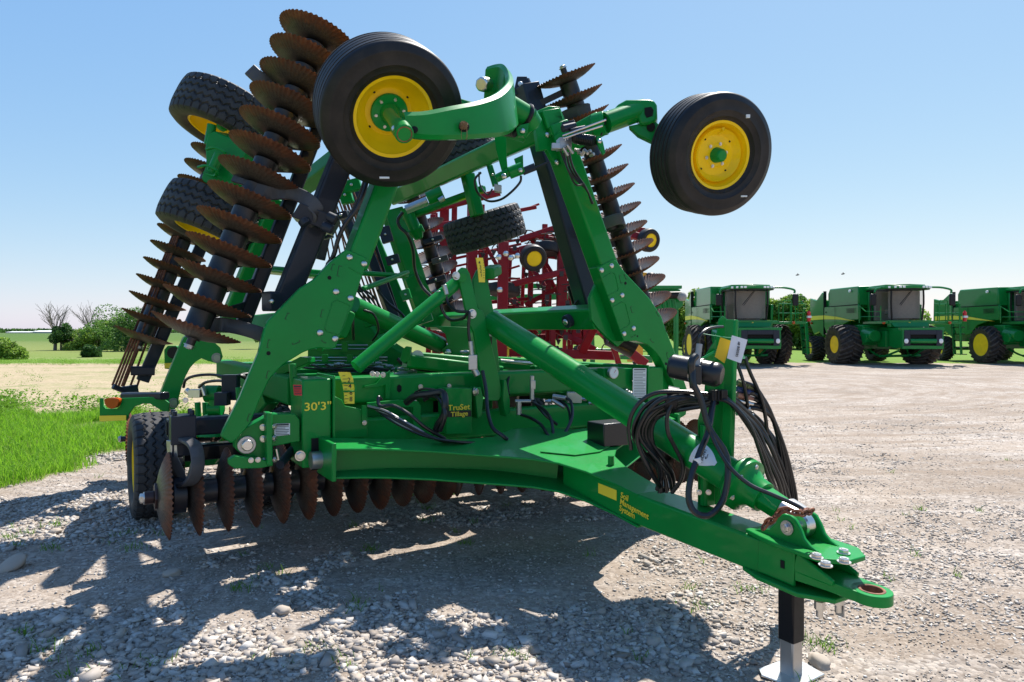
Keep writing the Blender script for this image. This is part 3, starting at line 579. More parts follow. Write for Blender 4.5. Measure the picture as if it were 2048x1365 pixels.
def tyre_zig(R=0.47, W=0.39, ri=0.275, NA=384, NX=44):
    h = W / 2; prof = []
    for i in range(NX + 1):
        x = -h * 0.88 + i * (h * 1.76) / NX; e = abs(x) / (h * 0.88); prof.append((x, R - 0.016 * e ** 3))
    th = np.arange(NA) * 2 * np.pi / NA; v = []; P = NA / 24
    tri = np.abs(((th * 36 / (2 * np.pi)) % 1) - 0.5) * 2            # 36 waves
    wob = (tri - 0.5) * 0.030
    for x, r in prof:
        rr = np.full(NA, r)
        for gx in (-0.105, -0.037, 0.037, 0.105):
            rr -= 0.013 * (np.abs(x - gx - wob) < 0.0085)
        if abs(x) > 0.125: rr -= 0.013 * ((((th * 36 / (2 * np.pi)) + (0.0 if x > 0 else 0.5)) % 1) < 0.13)
        v.append(np.stack([rr * np.cos(th), rr * np.sin(th), np.full(NA, x)], 1))
    side = [(h * 0.97, R - 0.045), (h * 1.0, ri + 0.09), (h * 0.96, ri + 0.045), (h * 0.82, ri + 0.012), (h * 0.6, ri)]
    for x, r in side: v.append(np.stack([r * np.cos(th), r * np.sin(th), np.full(NA, x)], 1))
    pre = []
    for x, r in side[::-1]: pre.append(np.stack([r * np.cos(th), r * np.sin(th), np.full(NA, -x)], 1))
    v = np.concatenate(pre + v); n = len(v) // NA; i = np.arange(n)[:, None]; q = np.arange(NA)[None, :]; j = (i + 1) % n
    F = np.stack(np.broadcast_arrays(i * NA + q, i * NA + (q + 1) % NA, j * NA + (q + 1) % NA, j * NA + q), -1).reshape(-1, 4)
    return v, F
_tz = None; _tr = None; _rim = {}
def rim_parts(ri, W, dish, deep):
    "deep-dished yellow rim; dish = z of the centre disc"
    b = MB(); h = W / 2 * 0.74
    b.lathe((0, 0, 0), EZ, [(h, ri + 0.022), (h + 0.006, ri + 0.016), (h, ri - 0.004), (h * 0.80, ri - 0.010), (h * 0.55, ri - 0.035), (dish + 0.05, ri - 0.045), (dish + 0.016, ri - 0.07), (dish, ri - 0.09), (dish + 0.004, 0.10), (dish + 0.018, 0.085),
        (dish + 0.018, 0.0), (dish - 0.012, 0.0), (dish - 0.012, ri - 0.09), (dish, ri - 0.052), (-h * 0.55, ri - 0.045), (-h * 0.8, ri - 0.016), (-h, ri - 0.006), (-h - 0.006, ri + 0.014), (-h, ri + 0.022), (-h * 0.8, ri + 0.004), (0, ri - 0.02), (h * 0.8, ri + 0.004)], 72, close=True)
    return b
WHEELS = {}
def wheel(kind, c, n, parent, up=EZ, label=None):
    """kind: rib_hub (arm side, hub towards +n), rib_out (dish), zig"""
    if kind not in WHEELS:
        r = {}
        if kind.startswith('rib'): r['tyre'] = ('m', tyre_rib().build('tyre', TYRE, ang=50))
        else:
            vv, F = tyre_zig(); o = raw_mesh('tyre', vv, F, 4, TYRE_G, smooth=True); o.data.set_sharp_from_angle(angle=math.radians(40)); r['tyre'] = ('m', o)
        dish = {'rib_hub': 0.0, 'rib_out': 0.065, 'zig': 0.02}[kind]
        r['rim'] = ('m', rim_parts(0.245 if kind != 'zig' else 0.275, 0.36 if kind != 'zig' else 0.42, dish, 0).build('rim', YELLOW, ang=40))
        hb = MB(); hb.lathe((0, 0, 0), EZ, [(dish + 0.019, 0.0), (dish + 0.019, 0.125 if kind == 'rib_hub' else 0.06), (dish + 0.034, 0.12 if kind == 'rib_hub' else 0.058), (dish + 0.04, 0.07 if kind == 'rib_hub' else 0.055), (dish + 0.085, 0.05), (dish + 0.10, 0.035), (dish + 0.102, 0)], 28)
        r['hub'] = ('m', hb.build('hub', GREEN, ang=40))
        for k, (t, o) in r.items(): r[k] = o.data; bpy.data.objects.remove(o)
        WHEELS[kind] = (r, dish)
    r, dish = WHEELS[kind]
    g = bpy.data.objects.new('wheel', r['tyre']); COL.objects.link(g); g.parent = parent
    mt = rotm(V(n), up).to_4x4(); mt.translation = V(c) - OFF[parent.name]; g.matrix_local = mt
    if label: g['label'] = label
    for k in ('rim', 'hub'):
        o = bpy.data.objects.new(k, r[k]); COL.objects.link(o); o.parent = g
    OFF[g.name] = V((0, 0, 0))
    for q in range(6):
        t = math.pi * 2 * q / 6 + 0.3; rr = 0.092 if kind != 'rib_out' else 0.088
        if kind == 'zig': continue
        z = dish + (0.034 if kind == 'rib_hub' else 0.018)
        bolt((rr * math.cos(t), rr * math.sin(t), z), EZ, 0.011, g)
    if kind == 'rib_out':
        vb = MB(); vb.tube([(0.0, 0.16, 0.07), (0.01, 0.185, 0.09), (0.0, 0.20, 0.12)], 0.012); vb.build('valve', YELLOW, g)
    if kind != 'zig':
        hm = MB()
        for q in range(4):
            t = math.pi * 2 * q / 4 + 0.8; c0 = V((0.158 * math.cos(t), 0.158 * math.sin(t), dish))
            hm.cyl(c0 + EZ * 0.001, c0 + EZ * 0.006, 0.008, n=12)
        hm.build('vent_holes', HOLE, g)
    return g

# ---------------------------------------------------------------- blades and gangs
def blade_mesh(R=0.30, N=200, flutes=50):
    b = MB(); rs = [0.03, 0.09, 0.15, 0.19, 0.23, 0.265, R]; top = []; bot = []
    for r in rs:
        T = []; Bt = []
        for q in range(N):
            t = 2 * math.pi * q / N; f = max(0, (r - 0.15) / 0.15)
            z = 0.080 * (1 - (r / R) ** 2) + 0.0065 * f * math.sin(flutes * t + 7 * f)
            rr = r * (1 + (0.010 * math.sin(flutes * t + 8.2) if r == R else 0))
            T.append(V((rr * math.cos(t), rr * math.sin(t), z + 0.0025 * (1.1 - f)))); Bt.append(V((rr * math.cos(t), rr * math.sin(t), z - 0.0025 * (1.1 - f))))
        top.append(T); bot.append(Bt)
    b.rings(top + bot[::-1], close=True); return b.build('disc_blade', BLADE, ang=60)
_bm = blade_mesh(); BLM = _bm.data; bpy.data.objects.remove(_bm)
def gang(c0, c1, n, parent, n_ax=None, flip=1, r=0.088, arms=None, label=None, rs=1.0):
    "n blades from c0 to c1; the shaft of spools is the part, its blades the sub-parts"
    c0, c1 = V(c0), V(c1); d = (c1 - c0) / (n - 1); ax = d.normalized(); b = MB(); e = 0.10
    L = (c1 - c0).length
    prof = [(-e, 0.0), (-e, 0.03), (-e + 0.05, 0.03), (-e + 0.05, 0.055), (-0.02, 0.055), (-0.02, 0.09)]
    s = d.length
    for i in range(n - 1):
        p = i * s; prof += [(p + 0.008, 0.095), (p + 0.022, 0.095), (p + 0.035, r), (p + s - 0.035, r), (p + s - 0.022, 0.095), (p + s - 0.008, 0.095)]
    prof += [(L + 0.02, 0.09), (L + 0.02, 0.05), (L + e - 0.04, 0.05), (L + e - 0.04, 0.03), (L + e, 0.03), (L + e, 0)]
    b.lathe(c0, ax, prof, 28)
    g = b.build('gang_shaft', SPOOL, parent, ang=45, label=label)
    up = V((0, 0, 1)) if abs(ax.z) < 0.8 else V(EL)
    for i in range(n):
        o = bpy.data.objects.new('disc_blade', BLM); COL.objects.link(o); o.parent = g
        a = i * 1.7; m = rotm(ax * flip, V((math.cos(a), math.sin(a) * 0.6, math.sin(a * 0.7) + 0.3)))
        mt = m.to_4x4() @ Matrix.Scale(rs, 4); mt.translation = c0 + d * i - ax * flip * 0.03 - OFF[g.name]; o.matrix_local = mt; OFF[o.name] = OFF[g.name]
    for s_, cc in ((-1, c0), (1, c1)):
        bolt(cc + ax * s_ * 0.10, ax * s_, 0.032, g, STEEL)
    return g

# ---------------------------------------------------------------- centre frame
b = MB()
b.mbox(-1.46, -1.66, -0.24, 0.10, 0.72, 1.325); b.build('frame_post', GREEN, HAR, bevel=0.012)
b = MB(); b.mbox(1.46, 1.66, -0.24, 0.10, 0.72, 1.325); b.build('frame_post', GREEN, HAR, bevel=0.012)
for s in (-1, 1):
    b = MB(); b.mbox(s * 1.44, s * 1.455, -0.30, 0.125, 0.66, 1.345); b.build('post_flange', GREEN, HAR, bevel=0.004)
    b = MB(); b.beam(M(s * 1.60, -0.24, 1.22), M(s * 1.60, -3.75, 1.22), 0.16, 0.21); b.build('side_rail', GREEN_M, HAR, bevel=0.008)
b = MB(); b.beam(M(-1.44, -0.22, 1.215), M(1.44, -0.22, 1.215), 0.18, 0.20); b.build('front_tube', GREEN, HAR, bevel=0.008)
b = MB(); b.beam(M(-1.44, -0.12, 0.90), M(1.44, -0.12, 0.90), 0.10, 0.22); b.build('lower_front_tube', GREEN, HAR, bevel=0.008)
b = MB(); b.mbox(-1.44, -0.55, -0.21, -0.20, 0.98, 1.13); b.build('frame_plate', GREEN_M, HAR); b = MB(); b.mbox(0.75, 1.44, -0.21, -0.20, 0.98, 1.13); b.build('frame_plate', GREEN_M, HAR)
b = MB(); b.beam(M(-1.52, -3.5, 1.2), M(1.52, -3.5, 1.2), 0.2, 0.2); b.build('rear_tube', GREEN, HAR, bevel=0.008)
b = MB(); b.beam(M(-1.52, -1.9, 1.2), M(1.52, -1.9, 1.2), 0.2, 0.2); b.build('middle_tube', GREEN, HAR, bevel=0.008)
for a in (-0.55, 0.55):
    b = MB(); b.beam(M(a, -0.3, 1.20), M(a, -3.5, 1.20), 0.12, 0.16); b.build('inner_rail', GREEN, HAR, bevel=0.008)
for l_ in (-0.75, -1.25, -2.45, -2.95):  # extra members, added to deepen the shadow on the ground below
    b = MB(); b.beam(M(-1.5, l_, 1.10), M(1.5, l_, 1.10), 0.16, 0.12); b.build('cross_member', GREEN_M, HAR, bevel=0.006)
for a_ in (-1.1, 0.0, 1.1):  # low rails, likewise added to shade the ground under the frame
    b = MB(); b.beam(M(a_, -0.4, 1.02), M(a_, -3.4, 1.02), 0.22, 0.10); b.build('inner_rail', GREEN_M, HAR, bevel=0.006)
for a_, l_ in ((-0.9, -0.75), (-0.2, -0.9), (0.7, -0.8), (-1.2, -2.6), (-0.4, -2.5), (0.9, -2.6)):  # dark hangers, beam and shaft added to darken the bright gap behind the blades
    b = MB(); b.beam(M(a_, l_, 1.05), M(a_ + 0.05, l_ - 0.2, 0.55), 0.14, 0.10); b.build('gang_hanger', BLACKP, HAR, bevel=0.004)
b = MB(); b.beam(M(-2.3, -0.85, 0.74), M(1.9, -0.85, 0.74), 0.12, 0.12); b.build('gang_beam', BLACKP, HAR, bevel=0.004)
b = MB(); b.beam(M(-1.9, -1.35, 0.62), M(1.9, -1.35, 0.62), 0.20, 0.16); b.build('rockshaft', BLACKP, HAR, bevel=0.004)
# gusset plates in front of the lower tube
b = MB(); b.prism([ML(*p, 0.0) for p in ((669, 793), (684, 800), (690, 812), (724, 819), (735, 819), (735, 874), (669, 879))], EL * -0.02); b.build('gusset_plate', GREEN, HAR, bevel=0.004)
b = MB(); b.prism([ML(*p, -0.10) for p in ((776, 745), (780, 741), (781, 799), (771, 799), (771, 770), (757, 775), (728, 777), (730, 772), (752, 768), (766, 752))], EL * -0.012); b.build('gusset_plate', GREEN, HAR, bevel=0.003)
for p in ((745, 748), (754, 749), (766, 750), (829, 805)): bolt(ML(*p, -0.09), EL, 0.017, HAR)
b = MB(); b.prism([ML(*p, 0.01) for p in ((735, 806), (800, 800), (836, 803), (842, 812), (842, 868), (828, 868), (826, 815), (735, 812))], EL * -0.03); b.build('hose_bracket', GREEN, HAR, bevel=0.003)
b = MB(); b.prism([ML(*p, 0.012) for p in ((724, 812), (733, 812), (733, 848), (724, 848))], EL * -0.01); b.build('hose_bracket', GREEN, HAR); bolt(ML(729, 846, 0.012), EL, 0.014, HAR)
b = MB(); b.prism([ML(*p, -0.128) for p in ((794, 773), (798, 769), (803, 773), (803, 782), (798, 786), (794, 782))], EL * 0.002); b.build('slot', HOLE, HAR)
# lettered cover
b = MB(); b.prism([ML(*p, 0.06) for p in ((892, 777), (944, 777), (944, 868), (893, 869))], EL * -0.15); cov = b.build('cover_plate', GREEN, HAR, bevel=0.004)
P0 = ML(896, 826, 0.063); b = MB(); b.prism([ML(*p, 0.064) for p in ((895, 822.5), (943, 821), (943, 833.5), (895, 835))], EL * -0.003); b.build('decal', BLK_DEC, HAR)
text('TruSet', ML(918, 815.5, 0.066), EA, EZ, 0.060, YEL_DEC, cov, bold=0.0009, xs=1.15)
text('Tillage', ML(919, 828.5, 0.066), EA, EZ, 0.050, YEL_DEC, cov, bold=0.0008, xs=1.15)
for u, v in ((841, 774), (898, 773)): bolt(ML(u, v, -0.12), EL, 0.016, HAR)
bolt(ML(950, 784, 0.05), EL + EA * 0.6, 0.028, HAR)
b = MB(); b.mbox(-1.60, -1.52, 0.101, 0.104, 0.70, 0.92); b.build('slot', HOLE, HAR)
text("30'3\"", M(-1.555, 0.103, 1.135), EA, EZ, 0.078, YEL_DEC, HAR, bold=0.0008, xs=1.2)
# depth scale
def scale_strip(px, l, nums, hgt):
    pts = [ML(*p, l) for p in px]; b = MB(); b.prism(pts, EL * -0.008); o = b.build('depth_scale', YEL_DEC, HAR)
    for s, u, v in nums: text(s, ML(u, v, l + 0.004), EA, EZ, hgt, INK, o, bold=0.0002)
    return o
o = scale_strip([(677, 745), (700, 745), (706, 757), (709, 775), (709, 808), (689, 808), (688, 785), (684, 765)], 0.03, [('2', 698, 761), ('4', 700, 773), ('6', 702, 786), ('8', 702, 799)], 0.047)
b = MB()
for k in range(9):
    p = ML(686 + min(k * 1.0, 4), 752 + k * 6.6, 0.032); b.box(p + EA * (0.006 + 0.004 * (k % 2)), EA * (0.009 + 0.006 * (k % 2)), EL * 0.001, EZ * 0.0016); b.cut()
b.build('scale_mark', INK, o)
b = MB(); b.beam(ML(684, 767, 0.045), ML(710, 767, 0.045), 0.006, 0.01); b.beam(ML(686, 783, 0.045), ML(711, 783, 0.045), 0.006, 0.01); b.beam(ML(710, 767, 0.045), ML(711, 783, 0.045), 0.006, 0.01); b.build('scale_pointer', GREEN, HAR)
o = scale_strip([(952, 516), (966, 516), (970, 540), (970, 565), (958, 565), (956, 540)], -0.05, [('4', 959, 526), ('3', 961, 535), ('2', 962, 543), ('1', 963, 551)], 0.038)
b = MB()
for k in range(8):
    p = ML(966, 521 + k * 5.0, -0.047); b.box(p + EA * 0.008, EA * 0.007, EL * 0.001, EZ * 0.0012); b.cut()
b.build('scale_mark', INK, o)
# mast and its lever plates
def plate(px, l, t, name='plate', mat=None, bev=0.005, par=None, fn=ML):
    b = MB(); b.prism([fn(u, v, l) for u, v in px], EL * -t if fn is ML else EA * t); return b.build(name, mat or GREEN, par or HAR, bevel=bev)
mast = plate([(917, 553), (918, 541), (925, 535), (934, 537), (940, 548), (956, 618), (966, 622), (972, 640), (1003, 775), (1004, 792), (997, 802), (975, 802), (968, 790), (948, 665), (940, 650), (934, 630)], 0.03, 0.03, 'mast_plate')
plate([(946, 560), (955, 540), (975, 558), (987, 620), (1004, 775), (1008, 796), (996, 800), (984, 780), (968, 650), (950, 600)], -0.16, 0.03, 'mast_plate')
b = MB(); b.cyl(ML(925, 556, 0.06), ML(925, 556, -0.22), 0.035); b.build('pin', GREEN, HAR)
b = MB(); b.beam(ML(975, 548, -0.1), ML(990, 540, -0.25), 0.12, 0.09, EZ); b.build('mast_stop', GREEN, HAR, bevel=0.006)
bolt(ML(912, 552, 0.06), EL, 0.026, HAR); bolt(ML(944, 628, 0.045), EL, 0.030, HAR)
for px in (((951, 775), (962, 775), (967, 796), (964, 832), (955, 838), (952, 800)), ((1008, 760), (1013, 762), (1020, 800), (1020, 828), (1012, 834), (1006, 800))):
    plate(px, 0.06, 0.10, 'mast_foot')
# stickers
def sticker(px, l, lines, mat=WHT_DEC, name='sticker', head=None, fn=ML):
    b = MB(); b.prism([fn(u, v, l) for u, v in px], (EL if fn is ML else EA) * -0.0015); o = b.build(name, mat, HAR)
    (u0, v0), (u1, v1), (u2, v2), (u3, v3) = px; bb = MB(); rnd = random.Random(int(u0 + v0))
    N = EL if fn is ML else EA
    for k in range(lines):
        f = (k + 0.8) / (lines + 0.6); a = 0.08; c = 0.92 - 0.25 * rnd.random() * (k % 3 == 2)
        q = lambda g, f=f: fn(u0 + (u1 - u0) * g + (u3 - u0) * f, v0 + (v1 - v0) * g + (v3 - v0) * f, l + 0.001)
        bb.beam(q(a), q(c), 0.0010, 0.0038 if k else 0.009, EZ)
    if lines: bb.build('fine_print', INK, o)
    return o
sticker(((958, 656), (982, 656), (983, 673), (960, 672)), 0.022, 3); sticker(((961, 674), (984, 674), (984, 690), (962, 689)), 0.022, 4, BLK_DEC)
sticker(((967, 722), (983, 722), (985, 741), (969, 741)), 0.022, 3)
o = sticker(((548, 848), (580, 847), (580, 870), (549, 873)), 0.075, 7); text('IMPORTANT', ML(564, 849.6, 0.078), EA, EZ, 0.016, INK, o)
sticker(((586, 770), (603, 770), (604, 792), (588, 791)), 0.103, 4, RED_DEC)
sticker(((1266, 737), (1293, 737), (1292, 796), (1266, 796)), 0.112, 18)
b = MB(); pg = ML(1228, 746, 0.12); b.cyl(pg, pg + EL * -0.03, 0.052, n=24); g_ = b.build('pressure_gauge', STEEL, HAR)
b = MB(); b.cyl(pg + EL * 0.002, pg, 0.045, n=24); b.build('dial', WHT_DEC, g_); b = MB(); b.beam(pg + EL * 0.004, pg + EL * 0.004 + EA * 0.02 + EZ * 0.025, 0.002, 0.004, EL); b.build('needle', RED_DEC, g_)
plate([(1208, 737), (1265, 737), (1265, 792), (1208, 792)], 0.06, 0.1, 'gauge_panel')

# ---------------------------------------------------------------- left hinge bracket
plate([(490, 857), (528, 836), (541, 828), (590, 828), (600, 840), (600, 884), (583, 886), (565, 890), (546, 893), (546, 928), (541, 930), (524, 925), (500, 916), (482, 908), (471, 898), (469, 880), (476, 868)], 0.07, 0.10, 'hinge_bracket', bev=0.006)
plate([(533, 826), (545, 826), (545, 931), (534, 931)], 0.17, 0.10, 'bracket_flange')
plate([(457, 920), (470, 912), (512, 917), (546, 925), (546, 932), (521, 937), (470, 938), (458, 930)], 0.15, 0.06, 'bracket_foot')
pp = ML(493, 890, 0.075); b = MB(); b.cyl(pp - EL * 0.02, pp + EL * 0.016, 0.058, n=28); b.build('pin_washer', STEEL, HAR, bevel=0.003)
b = MB(); b.cyl(pp - EL * 0.02, pp + EL * 0.045, 0.036, n=28); b.build('hinge_pin', CHROME, HAR, bevel=0.006)
for u, v in ((526, 855), (526, 878), (528, 922)): bolt(ML(u, v, 0.085), EL - EA * 0.7, 0.018, HAR)
for u, v in ((548, 854), (548, 877), (549, 920)): bolt(ML(u, v, 0.085), EL + EA * 0.7, 0.016, HAR)
for u, v in ((502, 921), (516, 920), (371, 731 + 70)): bolt(ML(u, v, 0.16 if v > 900 else 0.08), EL, 0.014, HAR)
bolt(ML(600, 912, 0.14), EL, 0.028, HAR)
b = MB(); b.cyl(ML(552, 898, 0.05), ML(556, 920, 0.05), 0.016); b.build('pin', CHROME, HAR)
# wing-lock strut behind
b = MB(); b.cyl(ML(585, 900, -0.2), ML(560, 930, 0.0), 0.03); b.build('lock_strut', NAVY, HAR)

# right hinge area (behind)
plate([(1290, 735), (1333, 735), (1345, 760), (1372, 780), (1376, 800), (1372, 830), (1340, 850), (1290, 850)], 0.05, 0.1, 'hinge_bracket')

# ---------------------------------------------------------------- wing plates and tubes
def wing_plate(px, l, bolts, recess, th=0.13):
    o = plate(px, l, th, 'hinge_plate', bev=0.007)
    for u, v in bolts: bolt(ML(u, v, l), EL, 0.024, HAR, kind='dome')
    for r in recess: 
        b = MB(); q = [ML(u, v, l + 0.0015) for u, v in r]; n = len(q)
        for i in range(n - 1): b.beam(q[i], q[i + 1], 0.0045, 0.006, EL, ch=0.001)
        b.build('pressed_panel', GREEN, HAR)
    return o
wing_plate([(442, 873), (447, 860), (480, 794), (500, 745), (517, 706), (530, 655), (536, 642), (560, 618), (600, 577), (627, 560), (660, 525), (688, 503), (695, 499), (733, 516), (735, 522), (722, 560), (706, 612), (689, 650), (671, 697), (657, 698), (639, 696), (622, 699), (605, 706), (587, 717), (567, 729), (551, 745), (539, 759), (527, 784), (517, 806), (509, 826), (500, 848), (487, 864), (466, 886), (461, 886)],
    0.13, ((672, 584), (701, 597), (640, 666), (670, 678), (699, 515), (728, 528)),
    [[(697, 535), (722, 549), (724, 552)], [(655, 664), (649, 657), (665, 606), (674, 600), (700, 612), (689, 650), (679, 670), (655, 664)]], 0.055)
wing_plate([(1195, 535), (1227, 519), (1233, 522), (1250, 545), (1300, 598), (1323, 633), (1330, 655), (1351, 708), (1364, 748), (1378, 790), (1365, 806), (1358, 800), (1352, 782), (1341, 757), (1331, 738), (1322, 718), (1311, 704), (1295, 689), (1273, 682), (1248, 683), (1240, 662), (1216, 594)],
    0.13, ((1203, 541), (1223, 532), (1224, 601), (1244, 591), (1248, 668), (1267, 657)),
    [[(1208, 555), (1224, 545), (1230, 548), (1237, 578), (1235, 583), (1216, 592)], [(1227, 614), (1244, 604), (1251, 608), (1260, 645), (1257, 651), (1240, 662)]])
def dots(px, l, r=0.014, kind='cyl'):
    for u, v in px:
        b = MB(); p = ML(u, v, l + 0.001); b.cyl(p, p - EL * 0.004, r, n=14); b.build('hole', HOLE, HAR)
dots(((659, 556), (537, 707), (1251, 567), (1332, 728)), 0.13); dots(((1275, 673), (1262, 705)), 0.13, 0.008)
for (u, v, du, dv) in ((666, 528, -4, 12), (678, 532, -4, 20), (576, 626, -6, 12), (644, 620, -3, 14), (537, 680, -3, 15), (586, 690, 14, -6), (643, 682, 8, 5), (536, 742, -4, 14), (498, 828, -4, 14), (1238, 551, 4, 16), (1248, 549, 4, 10), (1261, 614, 3, 12), (1312, 624, 5, 9), (1330, 655, 3, 10), (1300, 680, 7, 6), (1333, 706, 2, 12), (1263, 675, 8, -4)):
    b = MB(); f = lambda q, w: ML(q, w, 0.131)
    b.beam(f(u, v), f(u + du, v + dv), 0.003, 0.003, EL, ch=0.0005); b.beam(f(u, v), f(u + dv * 0.3, v - du * 0.3), 0.003, 0.003, EL, ch=0.0005); b.beam(f(u + du, v + dv), f(u + du + dv * 0.25, v + dv - du * 0.25), 0.003, 0.003, EL, ch=0.0005)
    b.build('stamped_mark', BLK_DEC, HAR)
def wtube(p0, p1, w, h, up=EL, name='wing_tube', mat=None, bev=0.01):
    b = MB(); b.beam(p0, p1, w, h, up); return b.build(name, mat or GREEN, HAR, bevel=bev)
LT = ML(838, 180, 0.0)
wtube(ML(706, 535, 0.02), ML(836, 185, 0.02), 0.165, 0.20)                      # left front
wtube(ML(1216, 560, 0.02), ML(1106, 250, 0.02), 0.20, 0.20)                     # right front
RTOP = M(0.445, 0.05, 3.40); RT2 = M(0.445, -3.55, 3.40)
RIN = M(0.96, 0.0, 1.785)
wtube(RTOP + EL * 0.05, RT2, 0.17, 0.19, EAL)  # right outer longitudinal
wtube(RIN, RIN + EL * -3.5, 0.16, 0.20, EAL)                                    # right inner longitudinal
LTOP = ML(836, 205, 0.0)
wtube(LTOP + EL * 0.1, LTOP + EL * -3.6, 0.18, 0.22, EA * 0.36 + EZ * 0.93, mat=GREEN_M)     # left outer longitudinal
LIN = M(-1.36, 0.0, 1.72); wtube(LIN, LIN + EL * -3.5, 0.16, 0.20, EA * 0.36 + EZ * 0.93, mat=GREEN_M)
# corner casting of the right inner joint
plate([(1180, 596), (1196, 560), (1216, 594), (1240, 662), (1248, 683), (1236, 694), (1215, 676), (1195, 656), (1183, 640)], 0.02, 0.04, 'corner_plate')
pw = ML(1136, 642, 0.02); pw = PL(1137, 642, RIN + (EA * 0.93 + EZ * 0.36) * -0.10, EA * 0.93 + EZ * 0.36)
b = MB(); nn = -(EA * 0.93 + EZ * 0.36); b.cyl(pw - nn * 0.02, pw + nn * 0.035, 0.062, n=24); b.build('pivot_washer', NAVY, HAR, bevel=0.004); bolt(pw + nn * 0.035, nn, 0.03, HAR, kind='dome')
# rear wing tubes
for (a, c, d0, d1, w) in (((783, 420), (855, 640), 8.9, 9.1, 0.26), ((735, 470), (806, 640), 9.6, 9.5, 0.24), ((560, 395), (455, 650), 6.1, 6.5, 0.16)):
    wtube(D(*a, d0), D(*c, d1), w, 0.2)
b = MB(); b.prism([D(u, v, 8.75) for u, v in ((811, 560), (835, 545), (848, 560), (876, 606), (905, 640), (905, 655), (845, 655), (836, 628))], EL * -0.1); b.build('hinge_plate', GREEN, HAR, bevel=0.006)
wtube(D(808, 436, 8.4), D(968, 378, 7.6), 0.08, 0.08, EZ, 'tie_bar')
wtube(D(935, 350, 7.5), D(955, 432, 7.5), 0.13, 0.13, EL, 'wheel_leg')
wtube(D(535, 540, 6.8), D(660, 552, 6.0), 0.07, 0.10, EL, 'tie_bar'); wtube(D(725, 547, 6.9), D(812, 553, 7.4), 0.05, 0.09, EL, 'tie_bar'); wtube(D(722, 580, 6.6), D(812, 546, 7.4), 0.05, 0.10, EL, 'tie_bar')
# rear-left arm with its pin
b = MB(); b.prism([D(u, v, 7.0) for u, v in ((318, 795), (342, 735), (367, 676), (380, 664), (395, 676), (408, 682), (430, 686), (441, 696), (446, 714), (441, 724), (433, 727), (415, 722), (403, 717), (390, 725), (380, 737), (372, 752), (364, 772), (358, 795), (356, 812), (345, 824), (332, 808))], EL * -0.14); b.build('hinge_plate', GREEN, HAR, bevel=0.006)
for u, v in ((433, 716), (347, 806)):
    p = D(u, v, 7.0); b = MB(); b.cyl(p, p + EL * 0.02, 0.05, n=22); b.build('pin_washer', STEEL, HAR); b = MB(); b.cyl(p, p + EL * 0.035, 0.03, n=22); b.build('pin', CHROME, HAR)
# top corner joint of the right wing
b = MB(); b.prism([ML(*p, 0.06) for p in ((1073, 262), (1074, 226), (1079, 220), (1098, 212), (1120, 214), (1130, 240), (1140, 256), (1158, 300), (1146, 330), (1112, 330), (1104, 318), (1094, 300), (1078, 302))], EL * -0.05); b.build('corner_plate', GREEN, HAR, bevel=0.005)
plate([(1085, 222), (1119, 216), (1126, 240), (1096, 258)], 0.10, 0.03, 'corner_box')
for u, v in ((1095, 270), (1114, 325)): bolt(ML(u, v, 0.062), EL, 0.026, HAR, kind='dome')
CR = V((1, 0, 0))
wtube(ML(1118, 292, 0.10), D(1205, 246, 5.55), 0.15, 0.17, EZ, 'caster_beam')
b = MB(); b.cyl(D(1188, 252, 5.52), D(1212, 246, 5.48), 0.095, n=28); b.build('caster_collar', GREEN, HAR, bevel=0.004)
b = MB(); b.cyl(D(1210, 246.5, 5.48), D(1288, 219, 5.62), 0.085, n=28); b.build('caster_tube', GREEN, HAR)
b = MB(); b.tube([D(1209, 247, 5.48) + V((0.09 * math.cos(t) * 0.3, 0.05 * math.sin(t), 0.098 * math.cos(t))) for t in [i * math.pi / 8 for i in range(17)]], 0.006, 6, 2); b.build('seal_ring', BLACKP, HAR)
# right bracket wrapping the caster tube
b = MB(); b.flat([D(1228, 216, 5.1), D(1240, 209, 5.1), D(1275, 206, 5.2), D(1300, 212, 5.45), D(1306, 228, 5.75), D(1295, 246, 5.9), D(1250, 262, 5.8), D(1290, 282, 5.55), D(1335, 305, 5.4)], 0.17, 0.06, V((-0.3, 0.1, 1)), 5)
b = MB(); b.prism([D(u, v, 5.52) for u, v in ((1228, 230), (1228, 216), (1236, 208), (1252, 199), (1296, 198), (1309, 201), (1314, 210), (1315, 236), (1310, 245), (1298, 249), (1280, 250), (1274, 232), (1266, 222), (1252, 219), (1240, 222))], V((0.05, 0.24, 0.0))); b.build('caster_bracket', GREEN, HAR, bevel=0.022, seg=3)
b = MB(); b.prism([D(u, v, 5.515) for u, v in ((1289, 216), (1302, 214), (1307, 220), (1305, 232), (1293, 236), (1289, 228))], V((0.01, 0.02, 0))); b.build('slot', HOLE, HAR)
b = MB(); b.prism([D(u, v, 5.56) for u, v in ((1256, 252), (1285, 246), (1308, 240), (1322, 252), (1330, 268), (1345, 292), (1330, 300), (1304, 284), (1275, 270))], V((0.02, 0.1, 0))); b.build('caster_arm', GREEN, HAR, bevel=0.012)
b = MB(); b.cyl(D(1302, 255, 5.55), D(1302, 255, 5.54), 0.035, n=18); b.build('hole', WHITEP if False else HOLE, HAR)
b = MB(); b.cyl(D(1330, 285, 5.55), D(1405, 300, 5.62), 0.04, n=16); b.build('spindle', GREEN, HAR)
wheel('rib_out', D(1421, 310, 5.42), V((0.30, -0.915, -0.27)), HAR)
